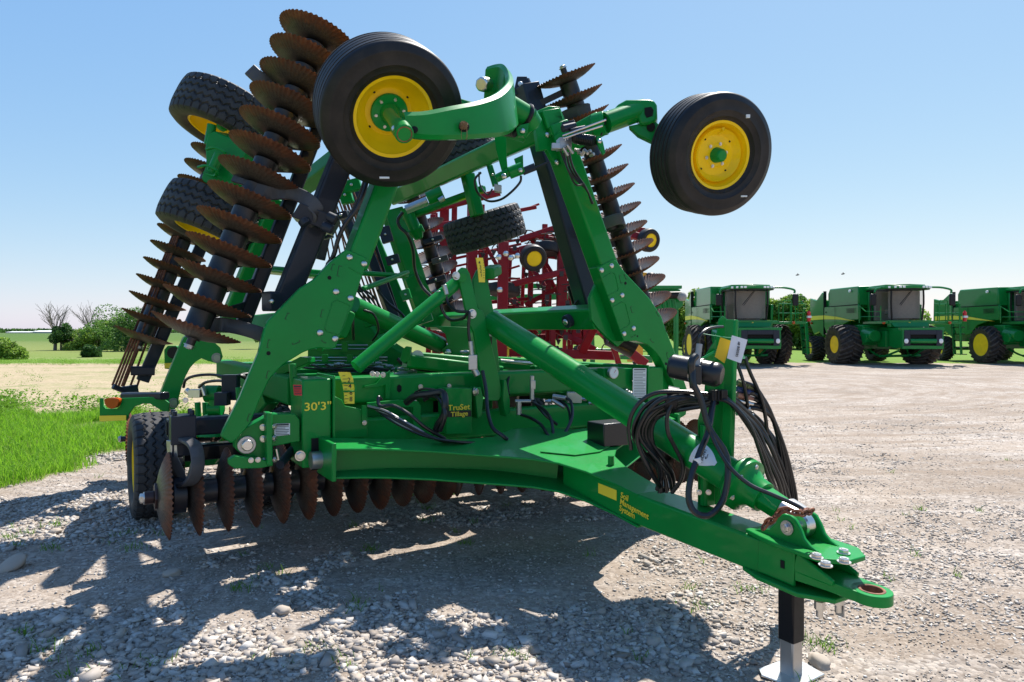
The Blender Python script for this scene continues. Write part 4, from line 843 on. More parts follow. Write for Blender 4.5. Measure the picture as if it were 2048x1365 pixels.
# right wing: spring, lever, valve block, small hoses
def coil(p0, p1, R, turns, wr, mat, parent, name='spring_cover'):
    p0, p1 = V(p0), V(p1); m = rotm(p1 - p0); L = (p1 - p0).length; b = MB()
    b.cyl(p0, p1, R * 0.93, n=18)
    n = turns * 12; b.tube([p0 + m @ V((R * math.cos(i * math.pi / 6), R * math.sin(i * math.pi / 6), L * i / n)) for i in range(n + 1)], wr, 5, 1, smooth=False)
    return b.build(name, mat, parent)
coil(D(1148, 276, 5.3), D(1190, 284, 5.2), 0.04, 12, 0.005, RUBBER_BLK, HAR)
coil(D(985, 258, 5.1), D(1030, 265, 5.0), 0.035, 12, 0.005, RUBBER_BLK, HAR)
b = MB(); b.prism([D(u, v, 5.2) for u, v in ((1191, 274), (1200, 272), (1206, 284), (1211, 306), (1206, 310), (1196, 292))], V((0, 0.03, 0))); b.build('lever', GREEN, HAR, bevel=0.004)
b = MB(); b.prism([D(u, v, 4.95) for u, v in ((1032, 258), (1040, 250), (1058, 246), (1056, 262), (1048, 272), (1036, 272))], V((0, 0.06, 0))); b.build('lever', GREEN, HAR, bevel=0.004)
bolt(D(1045, 262, 4.93), V((0, -1, 0)), 0.02, HAR, kind='dome'); bolt(D(1199, 283, 5.18), V((0, -1, 0)), 0.018, HAR, kind='dome')
b = MB(); b.box(D(1128, 288, 5.35), V((0.05, 0.02, 0.012)), V((-0.01, 0.04, 0)), V((0, 0, 0.045))); b.box(D(1112, 294, 5.32), V((0.035, 0, 0)), V((0, 0.03, 0)), V((0, 0, 0.022))); b.cyl(D(1126, 295, 5.28), D(1136, 312, 5.3), 0.012); b.cyl(D(1134, 290, 5.28), D(1146, 308, 5.3), 0.012)
for k in range(6): b.cyl(D(1150 + k * 6, 300 + (k % 3) * 6, 5.35), D(1158 + k * 6, 302 + (k % 2) * 6, 5.32), 0.014)
b.build('valve_block', STEEL, HAR, bevel=0.003)
b = MB(); b.cyl(D(1125, 258, 5.3), D(1150, 252, 5.35), 0.03); b.cyl(D(1140, 262, 5.3), D(1170, 256, 5.35), 0.02); b.box(D(1136, 252, 5.4), V((0.05, 0, 0.01)), V((0, 0.03, 0)), V((0, 0, 0.03))); b.build('valve', NAVY, HAR, bevel=0.004)
b = MB(); b.cyl(D(1125, 272, 5.25), D(1212, 240, 5.25), 0.007, n=8); b.cyl(D(1128, 277, 5.25), D(1205, 252, 5.25), 0.007, n=8); b.build('linkage_rod', CHROME, HAR)

for (u, v, d, w_) in ((769, 356, 4.02, 0.028), (1496, 233, 5.05, 0.014), (1488, 393, 5.06, 0.022)):
    b = MB(); b.box(D(u, v, d), V((w_, 0, 0)), V((0, 0.006, 0)), V((0, 0, 0.005 if w_ > .015 else .012))); b.build('chalk_mark', WHT_DEC, HAR)
# ---------------------------------------------------------------- left front caster wheel
wheel('rib_hub', D(777, 224, 4.48), V((0.42, -0.80, -0.56)), HAR)
hubc = D(789, 240, 4.12)
b = MB(); b.cyl(D(778, 228, 4.24), D(806, 266, 3.98), 0.038, 0.046, n=24); b.build('spindle', GREEN, HAR, bevel=0.004)
pe = D(809, 269, 3.96); nd = V((0.1, -0.95, -0.35)).normalized()
b = MB(); b.cyl(D(800, 255, 4.06), pe, 0.060, 0.056, n=28); b.build('caster_arm_end', GREEN, HAR, bevel=0.006)
b = MB(); b.lathe(pe, (pe - D(800, 255, 4.06)), [(0.0, 0.046), (0.002, 0.046), (0.002, 0.040), (0.0, 0.040)], 28, close=True); b.build('end_ring', RUST, HAR)
bolt(D(788, 257, 3.98), V((-0.6, -0.7, 0)), 0.013, HAR)
def arm_sec(pts):
    "tapering box arm: list of (u, v, depth, height, thickness)"
    P = smooth_path([D(u, v, d) for u, v, d, h, t in pts], 8); H = smooth_path([V((h, t, 0)) for u, v, d, h, t in pts], 8); R = []
    for i, p in enumerate(P):
        d = (P[min(i + 1, len(P) - 1)] - P[max(i - 1, 0)]).normalized(); up = V((-0.12, -0.2, 1)); y = (up - d * up.dot(d)).normalized(); x = d.cross(y); h, t = H[i].x / 2, H[i].y / 2; c = 0.025
        R.append([p + x * i_ + y * j_ for i_, j_ in ((t - c, -h), (t, -h + c), (t, h - c), (t - c, h), (-t + c, h), (-t, h - c), (-t, -h + c), (-t + c, -h))])
    b = MB(); b.rings(R); return b
ca = arm_sec([(806, 250, 4.06, 0.14, 0.09), (850, 252, 4.12, 0.165, 0.09), (905, 247, 4.22, 0.20, 0.09), (960, 240, 4.36, 0.23, 0.08), (1000, 230, 4.52, 0.27, 0.07), (1022, 212, 4.74, 0.31, 0.06), (1020, 197, 4.98, 0.35, 0.055), (1000, 182, 5.14, 0.38, 0.05), (972, 180, 5.2, 0.33, 0.05)]).build('caster_arm', GREEN, HAR, ang=40, bevel=0.0)
b = MB(); b.cyl(D(1012, 210, 4.95), D(1056, 236, 5.05), 0.085, n=28); b.build('caster_tube', GREEN, HAR)
b = MB(); b.lathe(D(1050, 232, 5.03), D(1056, 236, 5.05) - D(1012, 210, 4.95), [(-0.01, 0.088), (0.0, 0.096), (0.012, 0.096), (0.022, 0.088)], 28, close=False); b.build('seal_ring', BLACKP, HAR)
b = MB(); b.cyl(D(1052, 234, 5.05), D(1062, 250, 5.1), 0.09, n=24); b.cyl(D(1060, 245, 5.1), D(1050, 268, 5.2), 0.07, 0.03, n=20); b.build('caster_collar', GREEN, HAR)
wtube(D(1055, 262, 5.25), LTOP + EL * 0.12 + EZ * -0.03, 0.14, 0.16, EZ, 'caster_beam')
b = MB(); b.cyl(D(975, 170, 5.10), D(962, 169, 5.02), 0.06, 0.055, n=8); b.build('caster_nut', CHROME, HAR, bevel=0.012)
p = D(928, 254, 4.20); b = MB(); b.ball(p, 0.034, 12, (1, 0.5, 1)); b.build('nest_hole', HOLE, HAR)
b = MB(); rnd = random.Random(3)
for k in range(46):
    t = rnd.random() * 6.28; q = p + V((math.cos(t) * 0.026, -0.022 - rnd.random() * 0.012, math.sin(t) * 0.026)); t2 = t + 1.5 + rnd.random() * 2.5
    e = p + V((math.cos(t2) * 0.026, -0.026 - rnd.random() * 0.012, math.sin(t2) * 0.026)); b.tube([q, (q + e) / 2 + V((0, -0.008, 0)), e], 0.0014, 4, 2)
for x in (-0.012, 0.016, 0.02): b.tube([p + V((x, -0.03, -0.02)), p + V((x * 1.2, -0.035, -0.06)), p + V((x * 0.8, -0.03, -0.09))], 0.0012, 4, 2)
b.build('straw_nest', plain('straw', (0.22, 0.13, 0.06), 0.9), HAR)
p = D(829, 260, 4.035); b = MB(); b.ball(p, 0.022, 12, (1, 0.5, 1)); b.build('hole', HOLE, HAR)
# small cylinders hanging under the outer tube
b = MB(); b.prism([D(u, v, 5.6) for u, v in ((988, 272), (1012, 267), (1013, 310), (1016, 345), (1006, 351), (1000, 330), (992, 300))], V((0, 0.03, 0))); b.build('bracket', GREEN, HAR, bevel=0.003)
b = MB(); b.prism([D(u, v, 5.9) for u, v in ((1028, 318), (1046, 310), (1047, 340), (1036, 342))], V((0, 0.03, 0))); b.build('bracket', GREEN, HAR, bevel=0.003)
b = MB(); b.cyl(D(992, 358, 5.6), D(1018, 345, 5.6), 0.035); b.cyl(D(1018, 347, 5.6), D(1046, 336, 5.6), 0.05); b.build('small_cylinder', GREEN, HAR, bevel=0.004)
b = MB(); b.beam(D(1045, 344, 5.6), D(1070, 334, 5.6), 0.05, 0.06); b.cyl(D(1070, 336, 5.6), D(1098, 324, 5.6), 0.008); b.build('cylinder_clevis', NAVY, HAR)
b = MB(); b.box(D(996, 378, 5.6), V((0.03, 0, -0.006)), V((0, 0.03, 0)), V((0, 0, 0.03))); b.build('valve', STEEL, HAR, bevel=0.004)
bolt(D(1008, 353, 5.55), V((0, -1, 0)), 0.024, HAR, kind='dome'); bolt(D(1041, 341, 5.55), V((0, -1, 0)), 0.02, HAR, kind='dome')
b = MB(); b.tube([D(1042, 352, 5.6), D(1040, 365, 5.6), D(1022, 385, 5.6), D(1000, 400, 5.65), D(975, 402, 5.7), D(955, 385, 5.7), D(950, 360, 5.7), D(962, 345, 5.7)], 0.010, 8); b.tube([D(985, 378, 5.6), D(975, 390, 5.62), D(960, 370, 5.7), D(958, 345, 5.7)], 0.007, 8); b.build('hose', HOSE, HAR)
# cylinder below the tube on the left side
b = MB(); b.cyl(D(855, 398, 7.6), D(885, 385, 7.6), 0.075); b.build('small_cylinder', GREEN, HAR); b = MB(); b.cyl(D(812, 420, 7.6), D(855, 402, 7.6), 0.05); b.cyl(D(878, 402, 7.5), D(888, 396, 7.5), 0.03); b.build('cylinder_head', STEEL, HAR)
b = MB(); b.cyl(D(812, 418, 8.2), D(832, 462, 8.2), 0.075); b.cyl(D(820, 468, 8.2), D(846, 456, 8.2), 0.05); b.cyl(D(832, 462, 8.2), D(838, 478, 8.2), 0.10, 0.05); b.build('hydraulic_motor', GREEN, HAR)

# ---------------------------------------------------------------- gang beams, scraper bars, springs
def nbeam(p0, p1, w, name='gang_beam', up=EL, h=None):
    b = MB(); b.beam(p0, p1, w, h or w, up, ch=0.012); return b.build(name, NAVY, HAR, bevel=0.006)
nbeam(D(566, 612, 4.95), D(752, 150, 5.15), 0.16)
nbeam(D(532, 603, 4.85), D(568, 604, 4.95), 0.14, 'beam_bracket'); bolt(D(543, 603, 4.78), V((-0.1, -1, 0)), 0.018, HAR, kind='dome')
nbeam(D(478, 668, 5.15), D(640, 245, 5.35), 0.105, 'scraper_bar')
nbeam(D(1186, 640, 6.95), D(1052, 172, 6.65), 0.20)
b = MB(); b.box(D(1040, 176, 6.7), V((0.05, 0, 0.0)), V((0, 0.06, 0)), V((0.02, 0, 0.09))); b.build('beam_bracket', NAVY, HAR, bevel=0.005)
b = MB(); b.cyl(D(1048, 163, 6.7), D(1052, 172, 6.7), 0.06); b.build('beam_cap', NAVY, HAR); bolt(D(1041, 168, 6.6), V((0, -1, 0)), 0.02, HAR)
LG0 = D(635, 82, 5.12); LG1 = D(391, 663, 4.72)
gL = gang(LG0, LG1, 13, HAR, flip=1)
RG0 = D(1133, 158, 6.60); RG1 = D(1300, 645, 7.22)
gR = gang(RG0, RG1, 14, HAR, flip=1)
rl0 = D(286 + 13.4 * 11, 675 - 32.6 * 11, 7.9); rl1 = D(286, 675, 7.5)
gang(rl0, rl1, 12, HAR, flip=1)
gang(D(826, 395, 9.0), D(910, 650, 9.8), 10, HAR, flip=1)
nbeam(D(285, 762, 7.6), D(430, 430, 7.9), 0.13)
nbeam(D(790, 640, 9.2), D(700, 370, 9.0), 0.14)
# scrapers between the blades of the left wing
d_ = (LG1 - LG0) / 12; s0 = D(628, 275, 5.33); s1 = D(482, 658, 5.16)
b = MB()
for k in range(4, 12):
    p = LG0 + d_ * (k + 0.5); q = s0 + (s1 - s0) * ((k - 4 + 0.5) / 8.6)
    b.beam(q, p + (q - p) * 0.22, 0.012, 0.055, d_.normalized(), ch=0.002); b.cut()
b.build('scraper', NAVY, HAR)
b = MB(); dR = (RG1 - RG0) / 13; e0 = D(1064, 215, 6.66); e1 = D(1182, 625, 6.95)
for k in range(0, 12):
    p = RG0 + dR * (k + 0.5); q = e0 + (e1 - e0) * (k / 11.6)
    b.beam(q + EL * 0.05, p, 0.014, 0.06, dR.normalized(), ch=0.002); b.cut()
b.build('scraper', NAVY, HAR)
def cspring(pts, wid=0.10, th=0.030, up=None, name='c_spring'):
    b = MB(); b.flat([D(*p) for p in pts], wid, th, up or (LG1 - LG0).normalized(), 7)
    o = b.build(name, SPRING, HAR, ang=45); return o
cspring([(470, 352, 4.9), (500, 362, 4.85), (530, 385, 4.85), (560, 386, 4.9), (590, 388, 4.9), (618, 402, 4.85), (634, 422, 4.85), (626, 442, 4.9), (612, 436, 5.0)])
b = MB(); b.box(D(634, 440, 4.95), V((0.13, 0.03, -0.05)), V((-0.02, 0.11, 0)), V((0.03, 0, 0.05))); b.cyl(D(655, 432, 4.8), D(672, 440, 4.8), 0.035); b.cyl(D(645, 452, 4.8), D(665, 460, 4.8), 0.035); b.cyl(D(605, 440, 4.8), D(612, 450, 4.8), 0.04); b.build('spring_clamp', NAVY, HAR, bevel=0.006)
cspring([(378, 632, 4.75), (400, 640, 4.72), (425, 650, 4.75), (445, 650, 4.8), (480, 656, 4.8), (520, 668, 4.85), (540, 676, 4.9)])
cspring([(500, 140, 5.05), (525, 160, 5.05), (560, 165, 5.1), (620, 200, 5.1)])
for (u, v) in ((1160, 221), (1226, 440)):
    b = MB(); b.flat([D(u - 44, v + 20, 6.7), D(u - 20, v + 8, 6.6), D(u + 12, v - 2, 6.55), D(u + 20, v + 2, 6.6), D(u + 14, v + 10, 6.75), D(u - 10, v + 16, 6.9)], 0.11, 0.03, (RG1 - RG0).normalized(), 6); b.build('c_spring', SPRING, HAR, ang=45)
    b = MB(); c = D(u - 6, v + 10, 6.85); b.cyl(c - dR.normalized() * 0.04, c + dR.normalized() * 0.04, 0.115, n=24); b.build('bearing', SPOOL, HAR)
for (u, v) in ((471, 356), (376, 628), (1185, 310)): pass
# basket rods of the left rear and of the rear right
def rods(p0, p1, off, n, r=0.012, name='basket_bar'):
    for k in range(n):
        b = MB(); o_ = off * (k - (n - 1) / 2) / max(1, n - 1); b.tube([p0 + o_ * 0.6, p1 + o_], r, 6, 1); b.build(name, RUST, HAR)
rods(D(352, 470, 7.6), D(234, 772, 7.4), V((0.16, -0.1, 0.0)), 4); rods(D(340, 560, 7.8), D(258, 780, 7.6), V((0.10, 0.1, 0)), 3)
b = MB(); b.cyl(D(226, 773, 7.4), D(250, 783, 7.5), 0.03); b.beam(D(262, 742, 7.5), D(310, 742, 7.6), 0.10, 0.10); b.beam(D(245, 785, 7.5), D(275, 780, 7.6), 0.10, 0.12); b.build('basket_hanger', NAVY, HAR, bevel=0.005)
rods(D(688, 370, 9.6), D(788, 640, 9.6), V((0.25, 0.2, 0)), 5, 0.014); rods(D(640, 330, 9.8), D(700, 640, 9.8), V((0.25, 0.2, 0)), 4, 0.012)

# brackets, baskets and springs seen through the folded wings
for k in range(8):
    b = MB(); o_ = V((0.045 * (k - 3.5), 0.03 * (k % 3), 0)); b.tube([D(664, 335, 8.6) + o_, D(772, 645, 8.8) + o_ * 1.1], 0.012, 6, 1); b.build('basket_bar', RUST, HAR)
for (u0, v0, u1, v1, d, w_) in ((668, 395, 640, 520, 7.6, .10), (722, 470, 795, 655, 8.2, .12), (690, 425, 716, 500, 7.4, .09), (636, 455, 596, 560, 7.9, .09)):
    nbeam(D(u0, v0, d), D(u1, v1, d), w_)
for (u, v, d, sx_, sz_, mt_) in ((705, 372, 6.2, .07, .05, GREEN), (692, 392, 6.3, .05, .07, GREEN), (684, 432, 6.0, .05, .03, NAVY), (730, 395, 6.4, .04, .06, NAVY), (655, 470, 5.6, .035, .03, NAVY), (742, 440, 7.0, .05, .05, GREEN), (772, 470, 8.0, .06, .09, NAVY), (786, 520, 8.0, .07, .05, NAVY), (812, 590, 8.0, .05, .06, GREEN), (880, 520, 8.8, .10, .035, SPRING), (866, 480, 9.0, .12, .03, NAVY), (872, 560, 9.0, .12, .03, NAVY), (888, 600, 9.0, .12, .03, NAVY), (1152, 588, 7.2, .07, .10, BLACKP), (1172, 600, 7.0, .09, .06, NAVY), (1160, 612, 7.0, .10, .03, GREEN), (985, 352, 7.0, .03, .10, GREEN), (718, 610, 6.4, .05, .04, NAVY), (748, 640, 6.6, .09, .05, GREEN), (776, 655, 6.8, .10, .04, GREEN), (820, 660, 6.8, .07, .06, GREEN), (846, 640, 7.6, .10, .04, GREEN)):
    b = MB(); b.box(D(u, v, d), V((sx_, sx_ * 0.3, sx_ * 0.35)), V((0, 0.04, 0)), V((-sz_ * 0.3, 0, sz_))); b.build('bracket', mt_, HAR, bevel=0.006); bolt(D(u, v, d) + V((0, -0.05, 0)), V((0, -1, 0)), 0.014, HAR, kind='dome')
for i in range(4): hose([(700 + i * 9, 560 + i * 6, 6.6), (728 + i * 8, 600, 6.6), (760 + i * 5, 632 + i * 4, 6.7), (800, 648 + i * 6, 6.8), (850, 655 + i * 4, 6.8)], 0.010)
hose([(668, 512, 5.2), (650, 540, 5.3), (655, 570, 5.5), (690, 600, 5.8)], 0.012); hose([(1150, 575, 7.0), (1162, 592, 6.9), (1150, 610, 6.9), (1172, 618, 6.9)], 0.012)
# ---------------------------------------------------------------- rear wing wheels, transport wheels
axL = EA * 0.40 + EZ * 0.92; axR = -EA * 0.34 + EZ * 0.94
wheel('zig', D(452, 238, 6.45), -axL, HAR, EL); wheel('zig', D(427, 440, 6.4), -axL, HAR, EL)
wheel('zig', D(969, 458, 8.0), axR, HAR, EL); wheel('zig', D(915, 308, 8.0), axR, HAR, EL)
b = MB(); b.cyl(D(1200, 640, 8.9), D(1240, 672, 8.8), 0.13); b.cyl(D(1225, 665, 8.8), D(1272, 690, 8.8), 0.19); b.build('wheel_hub_cover', BLACKP, HAR)
b = MB(); b.cyl(D(424, 250, 6.1), D(417, 290, 6.1), 0.04); b.build('spindle', GREEN, HAR)
b = MB(); b.prism([D(u, v, 6.05) for u, v in ((410, 292), (416, 268), (428, 262), (470, 282), (492, 306), (466, 372), (454, 388), (406, 364), (402, 356), (412, 330))], V((0.1, 0.16, 0.02))); b.build('wheel_arm', GREEN, HAR, bevel=0.01)
b = MB(); b.cyl(D(440, 308, 5.95), D(424, 345, 5.95), 0.045)
for v_ in (0, 36):
    b.flat([D(413 - v_ * 0.45, 299 + v_, 5.95), D(430 - v_ * 0.45, 296 + v_, 5.9), D(449 - v_ * 0.45, 305 + v_, 5.9), D(446 - v_ * 0.45, 316 + v_, 5.95), D(425 - v_ * 0.45, 310 + v_, 6.0)], 0.02, 0.03, EZ)
b.build('depth_stop', GREEN, HAR)
wheel('zig', D(310, 929, 6.15), -EA * 0.99 + EL * 0.04, HAR); wheel('zig', M(-1.46, -1.98, 0.48), -EA, HAR)
wheel('zig', M(1.46, -1.98, 0.48), EA, HAR); wheel('zig', M(2.35, -1.98, 0.48), EA, HAR)
for s in (-1, 1):
    b = MB(); b.beam(M(s * 1.25, -1.98, 0.48), M(s * 2.25, -1.98, 0.48), 0.10, 0.10); b.beam(M(s * 1.9, -1.98, 0.5), M(s * 1.6, -1.2, 1.1), 0.14, 0.14); b.build('axle_arm', GREEN, HAR, bevel=0.006)

# ---------------------------------------------------------------- centre gangs
def disc_pos(k):
    d0 = 4.85 * (1 + 0.0205 * (k - 1)); u = (388 + 67.0 * (k - 1)) / (1 + 0.0205 * (k - 1))
    return V(((u - CU) / FP * d0, d0, 0.507))
gF = gang(disc_pos(0), disc_pos(11), 12, HAR, flip=-1)
gang(V((-0.47, 6.05, 0.50)), V((1.82, 6.62, 0.50)), 13, HAR, flip=1)
gang(M(-2.54, -3.75, 0.48), M(-0.1, -3.45, 0.48), 13, HAR, flip=1); gang(M(0.1, -3.45, 0.50), M(2.6, -3.85, 0.50), 14, HAR, flip=-1)
nbeam(D(334, 856, 5.0), D(334, 856, 5.0) + (disc_pos(11) - disc_pos(0)), 0.13)
b = MB(); q = D(333.2, 856.5, 4.985); b.box(q, EA * 0.004, EL * 0.047, EZ * 0.047); b.build('tube_end', HOLE, HAR)
nbeam(D(395, 898, 5.15), D(395, 898, 5.15) + (disc_pos(9) - disc_pos(0)), 0.05, 'scraper_bar')
gd = (disc_pos(11) - disc_pos(0)).normalized()
for dk in (0.0, 1.45):
    o_ = gd * dk
    b = MB(); b.flat([D(*p) + o_ for p in ((352, 876, 4.9), (372, 880, 4.75), (390, 893, 4.66), (396, 925, 4.62), (390, 952, 4.62), (376, 968, 4.66), (362, 968, 4.75), (352, 955, 4.85))], 0.085, 0.028, gd, 7); b.build('c_spring', SPRING, HAR, ang=45)
    b = MB(); b.box(D(365, 858, 4.84) + o_, gd * 0.08, EL * 0.09, EZ * 0.10); b.box(D(365, 885, 4.84) + o_, gd * 0.07, EL * 0.05, EZ * 0.09)
    for i in (-1, 1):
        for j in (-1, 1): b.cyl(D(365, 835, 4.84) + o_ + gd * 0.055 * i + EL * 0.06 * j, D(365, 820, 4.84) + o_ + gd * 0.055 * i + EL * 0.06 * j, 0.018, n=8)
    b.build('spring_clamp', NAVY, HAR, bevel=0.006)
    b = MB(); b.prism([D(u, v, 4.8) + o_ for u, v in ((332, 881), (346, 880), (348, 912), (362, 940), (368, 968), (352, 960), (336, 935))], gd * 0.02 + EL * 0.05); b.build('bearing_hanger', STEEL if dk == 0 else NAVY, HAR, bevel=0.003)
    b = MB(); cc = disc_pos(0.5 + dk / 0.186) ; b.cyl(cc - gd * 0.04, cc + gd * 0.04, 0.13, n=24); b.build('bearing', SPOOL, HAR)
b = MB(); c0 = disc_pos(0) - gd * 0.03; b.cyl(c0, c0 - gd * 0.03, 0.095, n=8); b.cyl(c0 - gd * 0.03, c0 - gd * 0.09, 0.045, n=16); b.build('end_flange', plain('oiled_steel', (0.05, 0.025, 0.022), 0.4, 0.4), HAR, bevel=0.004)
bolt(c0 - gd * 0.09, -gd, 0.034, HAR)

# ---------------------------------------------------------------- drawbar
def zt(l, top=0.945):
    return top - 0.147 * l if l < 1.75 else top - 0.257 - 0.042 * (l - 1.75)
TP, TN = M(0, 0, 0.945), (EZ + EL * 0.147).normalized()
TQ, TM = M(0, 1.75, 0.688), (EZ + EL * 0.042).normalized()
BP = M(0, 0, 0.745)
def TPL(u, v): return PL(u, v, TP, TN)
def BPL(u, v): return PL(u, v, BP, TN)
outer = [(-1.52, 0.40), (-1.35, 0.445), (-1.20, 0.50), (-0.935, 0.625), (-0.69, 0.775), (-0.50, 0.885), (-0.36, 0.975), (-0.24, 1.10), (-0.165, 1.30), (-0.125, 1.55), (-0.120, 1.74)]
inner = [(-1.52, 0.14), (-1.165, 0.27), (-0.85, 0.37), (-0.55, 0.44), (-0.36, 0.44), (-0.22, 0.36), (-0.12, 0.30)]
def drawbar_plate(z0, t, cut=1.0):
    pts = outer + [(-a, l) for a, l in outer[::-1]] + [(-a, l) for a, l in inner] + inner[::-1]
    b = MB(); b.prism([M(a, l, zt(l, z0)) for a, l in pts], EZ * t); return b
db = drawbar_plate(0.945, -0.014).build('drawbar', GREEN, HAR, bevel=0.004)
drawbar_plate(0.745, 0.014).build('drawbar_floor', GREEN, HAR, bevel=0.004)
for s in (-1, 1):
    web = [(s * 1.52, 0.27), (s * 1.15, 0.33), (s * 0.8, 0.44), (s * 0.45, 0.60), (s * 0.10, 0.90)]
    b = MB(); P = [M(a, l, (zt(l, 0.945) + zt(l, 0.745)) / 2) for a, l in web]; b.flat(P, 0.188, 0.014, EZ, 4); b.build('drawbar_web', GREEN, HAR)
    b = MB(); b.mbox(s * 1.52, s * 1.55, 0.06, 0.42, 0.675, 0.925); b.build('drawbar_end', GREEN, HAR, bevel=0.006)
    b = MB(); b.cyl(M(s * 1.55, 0.16, 0.78), M(s * 1.62, 0.16, 0.78), 0.06); b.build('drawbar_pin', STEEL, HAR)
b = MB(); b.prism([BPL(906, 939), BPL(957, 940), BPL(957, 940) + EZ * 0.188, BPL(906, 939) + EZ * 0.188], EL * -0.02); b.build('drawbar_rib', GREEN, HAR)
b = MB(); b.prism([PL(u, v, M(0, 0, 0.95), TN) for u, v in ((1080, 905), (1120, 880), (1160, 862), (1215, 868), (1245, 860), (1262, 870), (1200, 905), (1150, 912))], EZ * 0.006) ; b.build('wear_plate', GREEN, HAR)
# tongue
tl0, tl1 = 1.0, 2.60
b = MB()
b.rings([[M(a, l, zt(l) - 0.004 + z) for a, z in ((-w_ + .01, -h_), (w_ - .01, -h_), (w_, -h_ + .01), (w_, -.01), (w_ - .01, 0), (-w_ + .01, 0), (-w_, -.01), (-w_, -h_ + .01))] for l, w_, h_ in ((1.0, .13, .195), (1.5, .12, .19), (1.68, .118, .185), (1.82, .116, .18), (2.61, .108, .172))]); tongue = b.build('tongue', GREEN, HAR, bevel=0.004)
# decal and lettering on the left face
b = MB(); b.prism([MA(u, v, -0.1225) for u, v in ((1183, 961), (1233, 981), (1233, 1002), (1184, 981))], EA * 0.0008); b.build('decal', YEL_DEC, tongue)
rt = (MA(1290, 1020, -0.12) - MA(1242, 1000, -0.12)).normalized()
tp = M(0, 0.0, 0); side_r = EL - EZ * 0.147
text('Soil\nManagement\nSystem', MA(1240, 1003, -0.1225), side_r, EZ, 0.050, YEL_DEC, tongue, bold=0.0008, align='LEFT', sp=0.82)
# hose hole
hc = PL(1336, 972, TQ + EZ * 0.002, TM); b = MB(); b.lathe(hc, TN, [(-0.002, 0.055), (0.004, 0.07), (0.012, 0.066), (0.010, 0.052)], 28); b.build('hose_grommet', BLACKP, HAR)
b = MB(); pk = TPL(1222, 930); b.cyl(pk, pk + EZ * 0.06, 0.022, 0.02); b.build('tongue_stub', GREEN, HAR)
b = MB(); b.box(PL(1218, 866, M(0, 0, 1.02), TN), EA * 0.13, EL * 0.10, EZ * 0.085); b.build('manual_box', RUBBER_BLK, HAR, bevel=0.008)

# ---------------------------------------------------------------- hitch head
def H(a, l, dz=0): return M(a, l, zt(l) + dz)
b = MB(); b.prism([H(-0.108, 2.52), H(-0.135, 2.62), H(-0.150, 2.72), H(-0.145, 2.955), H(-0.05, 3.03), H(0.07, 3.03), H(0.145, 2.95), H(0.150, 2.72), H(0.135, 2.62), H(0.108, 2.52)], EZ * 0.022); hh = b.build('hitch_head', GREEN, HAR, bevel=0.005)
b = MB(); b.prism([H(-0.108, 2.50, -0.19), H(-0.15, 2.62, -0.19), H(-0.15, 2.84, -0.19), H(-0.06, 2.97, -0.19), H(0.06, 2.97, -0.19), H(0.15, 2.84, -0.19), H(0.15, 2.62, -0.19), H(0.108, 2.50, -0.19)], EZ * 0.022); b.build('hitch_floor', GREEN, HAR, bevel=0.005)
b = MB(); b.beam(H(-0.105, 2.60, -0.084), H(-0.105, 2.80, -0.084), 0.018, 0.165); b.cut(); b.beam(H(0.105, 2.60, -0.084), H(0.105, 2.90, -0.084), 0.018, 0.165); b.build('hitch_cheek', GREEN, HAR, bevel=0.003)
# clevis tongue and ring
b = MB(); cR, hR = 0.082, 0.043; cl = 3.10; N = 36; yt, yb = -0.088, -0.135
ringT = [H(cR * math.sin(t), cl + cR * math.cos(t), yt) for t in [2 * math.pi * i / N for i in range(N)]]; ringB = [p + EZ * (yb - yt) for p in ringT]
inT = [H(hR * math.sin(t), cl + hR * math.cos(t), yt) for t in [2 * math.pi * i / N for i in range(N)]]; inB = [p + EZ * (yb - yt) for p in inT]
n0 = 0; b.rings([ringT, ringB, inB, inT], close=True); ring = b.build('hitch_ring', GREEN, HAR, bevel=0.003)
b = MB(); b.prism([H(-0.11, 2.80, yt), H(-0.085, 2.95, yt), H(-0.080, 3.085, yt), H(-0.045, 3.06, yt), H(0.0, cl - 0.046, yt), H(0.045, 3.06, yt), H(0.080, 3.085, yt), H(0.085, 2.95, yt), H(0.11, 2.80, yt)], EZ * (yb - yt)); b.build('hitch_tongue', GREEN, HAR, bevel=0.003)
b = MB(); b.beam(H(-0.10, 2.80, -0.05), H(-0.09, 2.98, -0.088), 0.02, 0.10, h1=0.03); b.cut(); b.beam(H(0.10, 2.80, -0.05), H(0.09, 2.98, -0.088), 0.02, 0.10, h1=0.03); b.build('hitch_gusset', GREEN, HAR, bevel=0.003)
b = MB(); b.lathe(H(0, cl, yt + 0.001), TM, [(0.0, 0.043), (0.002, 0.046), (0.001, 0.054), (-0.002, 0.056)], 36, cap=False); b.lathe(H(0, cl, yt - 0.0235), TM, [(0.024, 0.0425), (-0.0255, 0.0415), (-0.0255, 0.0435), (0.024, 0.0445)], 36, close=True); b.build('worn_edge', RUST, HAR)
for u, v in ((1651, 1132), (1688, 1125), (1633, 1116), (1687, 1107)):
    bolt(PL(u, v, TQ + EZ * 0.024, TM), TM, 0.023, HAR)
for a, l in ((-0.07, 2.90), (0.05, 2.91)):
    b = MB(); b.cyl(H(a, l, -0.20), H(a, l, -0.235), 0.024, n=6); b.cyl(H(a, l, -0.235), H(a, l, -0.27), 0.015); b.build('bolt', CHROME, HAR)
b = MB(); b.box(H(0.08, 2.90, -0.25), EA * 0.004, EL * 0.022, EZ * 0.05); b.build('latch_plate', STEEL, HAR, bevel=0.003)
ear = [(2.50, 0.0), (2.57, 0.03), (2.64, 0.05), (2.675, 0.09), (2.69, 0.125), (2.72, 0.145), (2.755, 0.148), (2.785, 0.135), (2.81, 0.10), (2.83, 0.06), (2.86, 0.038), (2.90, 0.022)]
